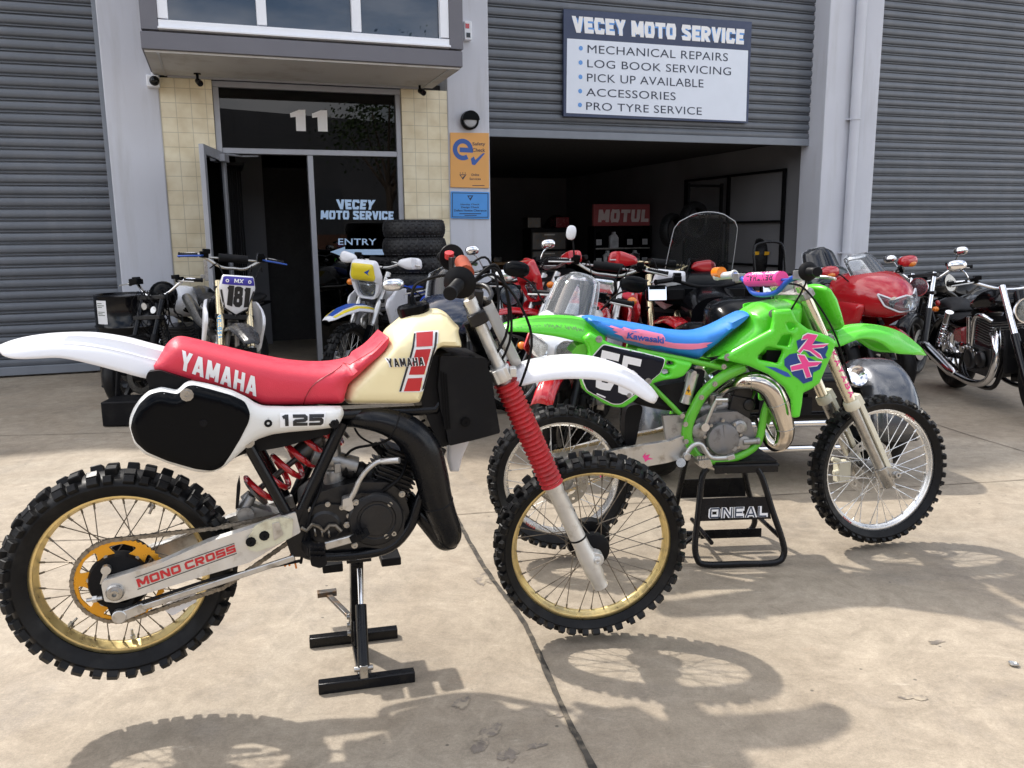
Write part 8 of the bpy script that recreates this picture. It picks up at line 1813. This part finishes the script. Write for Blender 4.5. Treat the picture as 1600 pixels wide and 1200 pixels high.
mb = MB(); [mb.box((x, 2.34, za/2+.02), (.04, .04, za+.04)) for x in (xa, xb)]; mb.box(((xa+xb)/2, 2.34, za), (xb-xa, .04, .04)); mb.box(((xa+xb)/2+.0, 2.36, za*.55), (xb-xa+.1, .05, .9)); mb.build('rack_frame', 'black_matt', RK, smooth=0)
mb = MB(); x, z = WF.P(1185, 392, -1.15)
for k, px in enumerate((1180, 1196)):
    x, z = WF.P(px, 396, -1.18); o = MB(); o.slab(rounded([(x-.04, z-.025), (x+.045, z-.02), (x+.05, z+.025), (x-.035, z+.03)], .006), 1.15, 1.153); b = o.build('paper_note', 'yellow_sticker', None, smooth=0); b.matrix_world = WF.m; tag(b, ['left yellow paper note pinned on the standing tyre', 'right yellow paper note pinned on the standing tyre'][k], 'note', 'yellow paper notes on the tyre')
WB = onw_thing('work_bench', 'long dark work bench with scattered tools along the workshop side', 'bench')
mb = MB(); x0_, x1_ = XE+.9, XE+2.6; mb.box(((x0_+x1_)/2, 5.6, .86), (x1_-x0_, .7, .05)); [mb.box((x, 5.6, .42), (.06, .6, .82)) for x in (x0_+.05, x1_-.05)]; mb.build('bench_top', 'dim_wood', WB) if False else mb.build('bench_top', mat('bench_wood', (.3, .16, .06), .6, var=.3), WB, smooth=0, bevel=.005)
rnd = random.Random(9)
mb = MB()
for k in range(14): mb.box((rnd.uniform(x0_+.1, x1_-.1), 5.5+rnd.uniform(-.2, .2), .93), (rnd.uniform(.05, .2), rnd.uniform(.05, .15), rnd.uniform(.05, .14)), Matrix.Rotation(rnd.uniform(0, 3), 3, 'Z'))
mb.build('tool', 'carbon_steel', WB, smooth=0)
CV = onw_thing('covered_seat', 'dark crumpled cover thrown over something beside the red farm bike', 'cover'); x, z = WF.P(885, 440, -.6)
mb = MB(); mb.ell((x, .7, z-.15), (.42, .3, .3), None, 28, 18); rnd = random.Random(5); mb.v = [(a+.02*math.sin(c*40+a*9), b+.02*math.sin(a*30), c+.025*math.sin(a*24+b*7)) for a, b, c in mb.v]; mb.build('cover', 'vinyl_black', CV)
# bottle cap on the concrete
gc = ground(1583, 1040); BC = thing('bottle_cap', 'silver crushed ring pull cap lying on the concrete at right', 'cap', Matrix.Translation((gc.x, gc.y, .002)))
mb = MB(); mb.lathe([(.008, .002), (.0135, .001), (.016, .004), (.0155, .008), (.012, .0085), (.009, .005), (.0075, .006)], (0, 0, 0), (.1, .05, 1), 20); mb.build('ring', 'alloy', BC)
# ------------------------------------------------------------------ street trees across the road (seen as reflections), plus unseen backdrop added for reflections
M['leaf'] = mat('leaf', (.06, .1, .03), .55, var=.4, vscale=1.2); M['bark'] = mat('bark', (.16, .12, .09), .85, var=.3)
def tree(x, y, h, seed, label):
    T = thing('street_tree', label, 'tree', Matrix.Translation((x, y, 0)), 'street trees across the road'); rr = random.Random(seed); mb = MB()
    mb.tube([Vector((0, 0, 0)), Vector((.1, 0, h*.25)), Vector((.0, .1, h*.5))], [.22, .16, .11], 8); cl = []
    for k in range(9):
        a = rr.uniform(0, 6.28); e = Vector((math.cos(a)*h*.3*rr.uniform(.5, 1), math.sin(a)*h*.3*rr.uniform(.5, 1), h*rr.uniform(.5, .95))); mb.tube([Vector((.05, 0, h*rr.uniform(.25, .45))), e*.6+Vector((0, 0, h*.15)), e], [.08, .05, .02], 6); cl.append(e)
    mb.build('trunk', 'bark', T); lf = MB()
    for c in cl+[Vector((0, 0, h*.8))]:
        for j in range(320):
            d = Vector((rr.gauss(0, 1), rr.gauss(0, 1), rr.gauss(0, .8)))*h*.085; p = c+d; n = Vector((rr.uniform(-1, 1), rr.uniform(-1, 1), rr.uniform(-1, 1))).normalized(); u = n.orthogonal().normalized()*rr.uniform(.06, .13); v = n.cross(u)*.55
            lf.add([p-u, p-v, p+u, p+v], [(0, 1, 2, 3)])
    lf.build('crown', 'leaf', T, smooth=0, merge=False)
tree(-16, -16, 9, 1, 'tall street tree standing across the road on the left'); tree(13.6, -16, 8.5, 2, 'bushy street tree standing across the road to the right'); tree(21, -18, 8.5, 3, 'farthest street tree across the road on the right')
WH = thing('backdrop_warehouse', 'wide grey building added far across the road for dark glass reflections', 'backdrop_warehouse', Matrix.Translation((0, -34, 0)))  # unseen building added so the shop glass reflects something dark
mb = MB(); mb.box((0, -4, 4.5), (90, 8, 9)); mb.build('wall', mat('warehouse_wall', (.16, .165, .18), .8, var=.15, vscale=.4), WH, smooth=0); mb = MB(); [mb.box((-36+k*9, .06, 2.2), (5, .1, 4.4)) for k in range(9)]; mb.build('roller_door', 'slat', WH, smooth=0)
HG = thing('backdrop_fence', 'low brick fence added across the road for reflections', 'fence', Matrix.Translation((0, -21, 0)))  # unseen fence added as backdrop for glass and chrome reflections
mb = MB(); mb.box((0, 0, .7), (60, .25, 1.4)); mb.build('wall', mat('brick', (.25, .13, .09), .8, var=.3, vscale=3), HG, smooth=0); mb = MB(); [mb.box((-28+k*4, 0, .8), (.4, .4, 1.6)) for k in range(15)]; mb.build('pier', M['brick'] if 'brick' in M else mat('brick_pier', (.25, .13, .09), .8, var=.3), HG, smooth=0)
tag(MB().add([(-60, -14, .004), (60, -14, .004), (60, -8.5, .004), (-60, -8.5, .004)], [(0, 1, 2, 3)]).build('road', mat('asphalt', (.05, .05, .052), .85, var=.2, vscale=3, bump=.3), smooth=0), kind='structure')

for k, (px, py, dp, dg, lb) in enumerate(((1105, 372, 3.2, 70, 'tyre hanging on the right workshop wall nearest the rack'), (1150, 330, 2.6, 75, 'tyre hanging high on the right workshop wall'), (870, 360, 5.5, 10, 'tyre leaning far back at the left of the shelf'))): stand_tyre(px, py, dp, dg, lb, .29, .15)
CB = onw_thing('cabinet', 'dark steel parts cabinet standing left of the red panel shelf', 'cabinet')
x0c, zc0 = ws(838, 362); x1c, _ = ws(895, 362)
mb = MB(); mb.box(((x0c+x1c)/2, SY+.5, .75), (x1c-x0c, .45, 1.5)); mb.build('carcass', 'black_matt', CB, smooth=0, bevel=.01)
for k in range(4):
    mb = MB(); mb.box(((x0c+x1c)/2, SY+.268, .25+k*.34), (x1c-x0c-.06, .016, .3)); d = mb.build('drawer', 'carbon_steel', CB, smooth=0, bevel=.004); mb = MB(); mb.box(((x0c+x1c)/2, SY+.25, .36+k*.34), (.2, .02, .02)); mb.build('handle', 'steel', d, smooth=0)
for k, (px, c_, lb) in enumerate(((905, 'dark_red', 'dark red box on top of the parts cabinet'), (860, 'carbon_steel', 'grey box on top of the parts cabinet'))):
    xx = ws(px-14, 362)[0]; mb = MB(); mb.box((xx, SY+.5, 1.6), (.26, .3, .19)); b = mb.build('storage_box', c_, None, smooth=0, bevel=.01); b.matrix_world = WF.m; tag(b, lb, 'box')
bpy.context.view_layer.update()
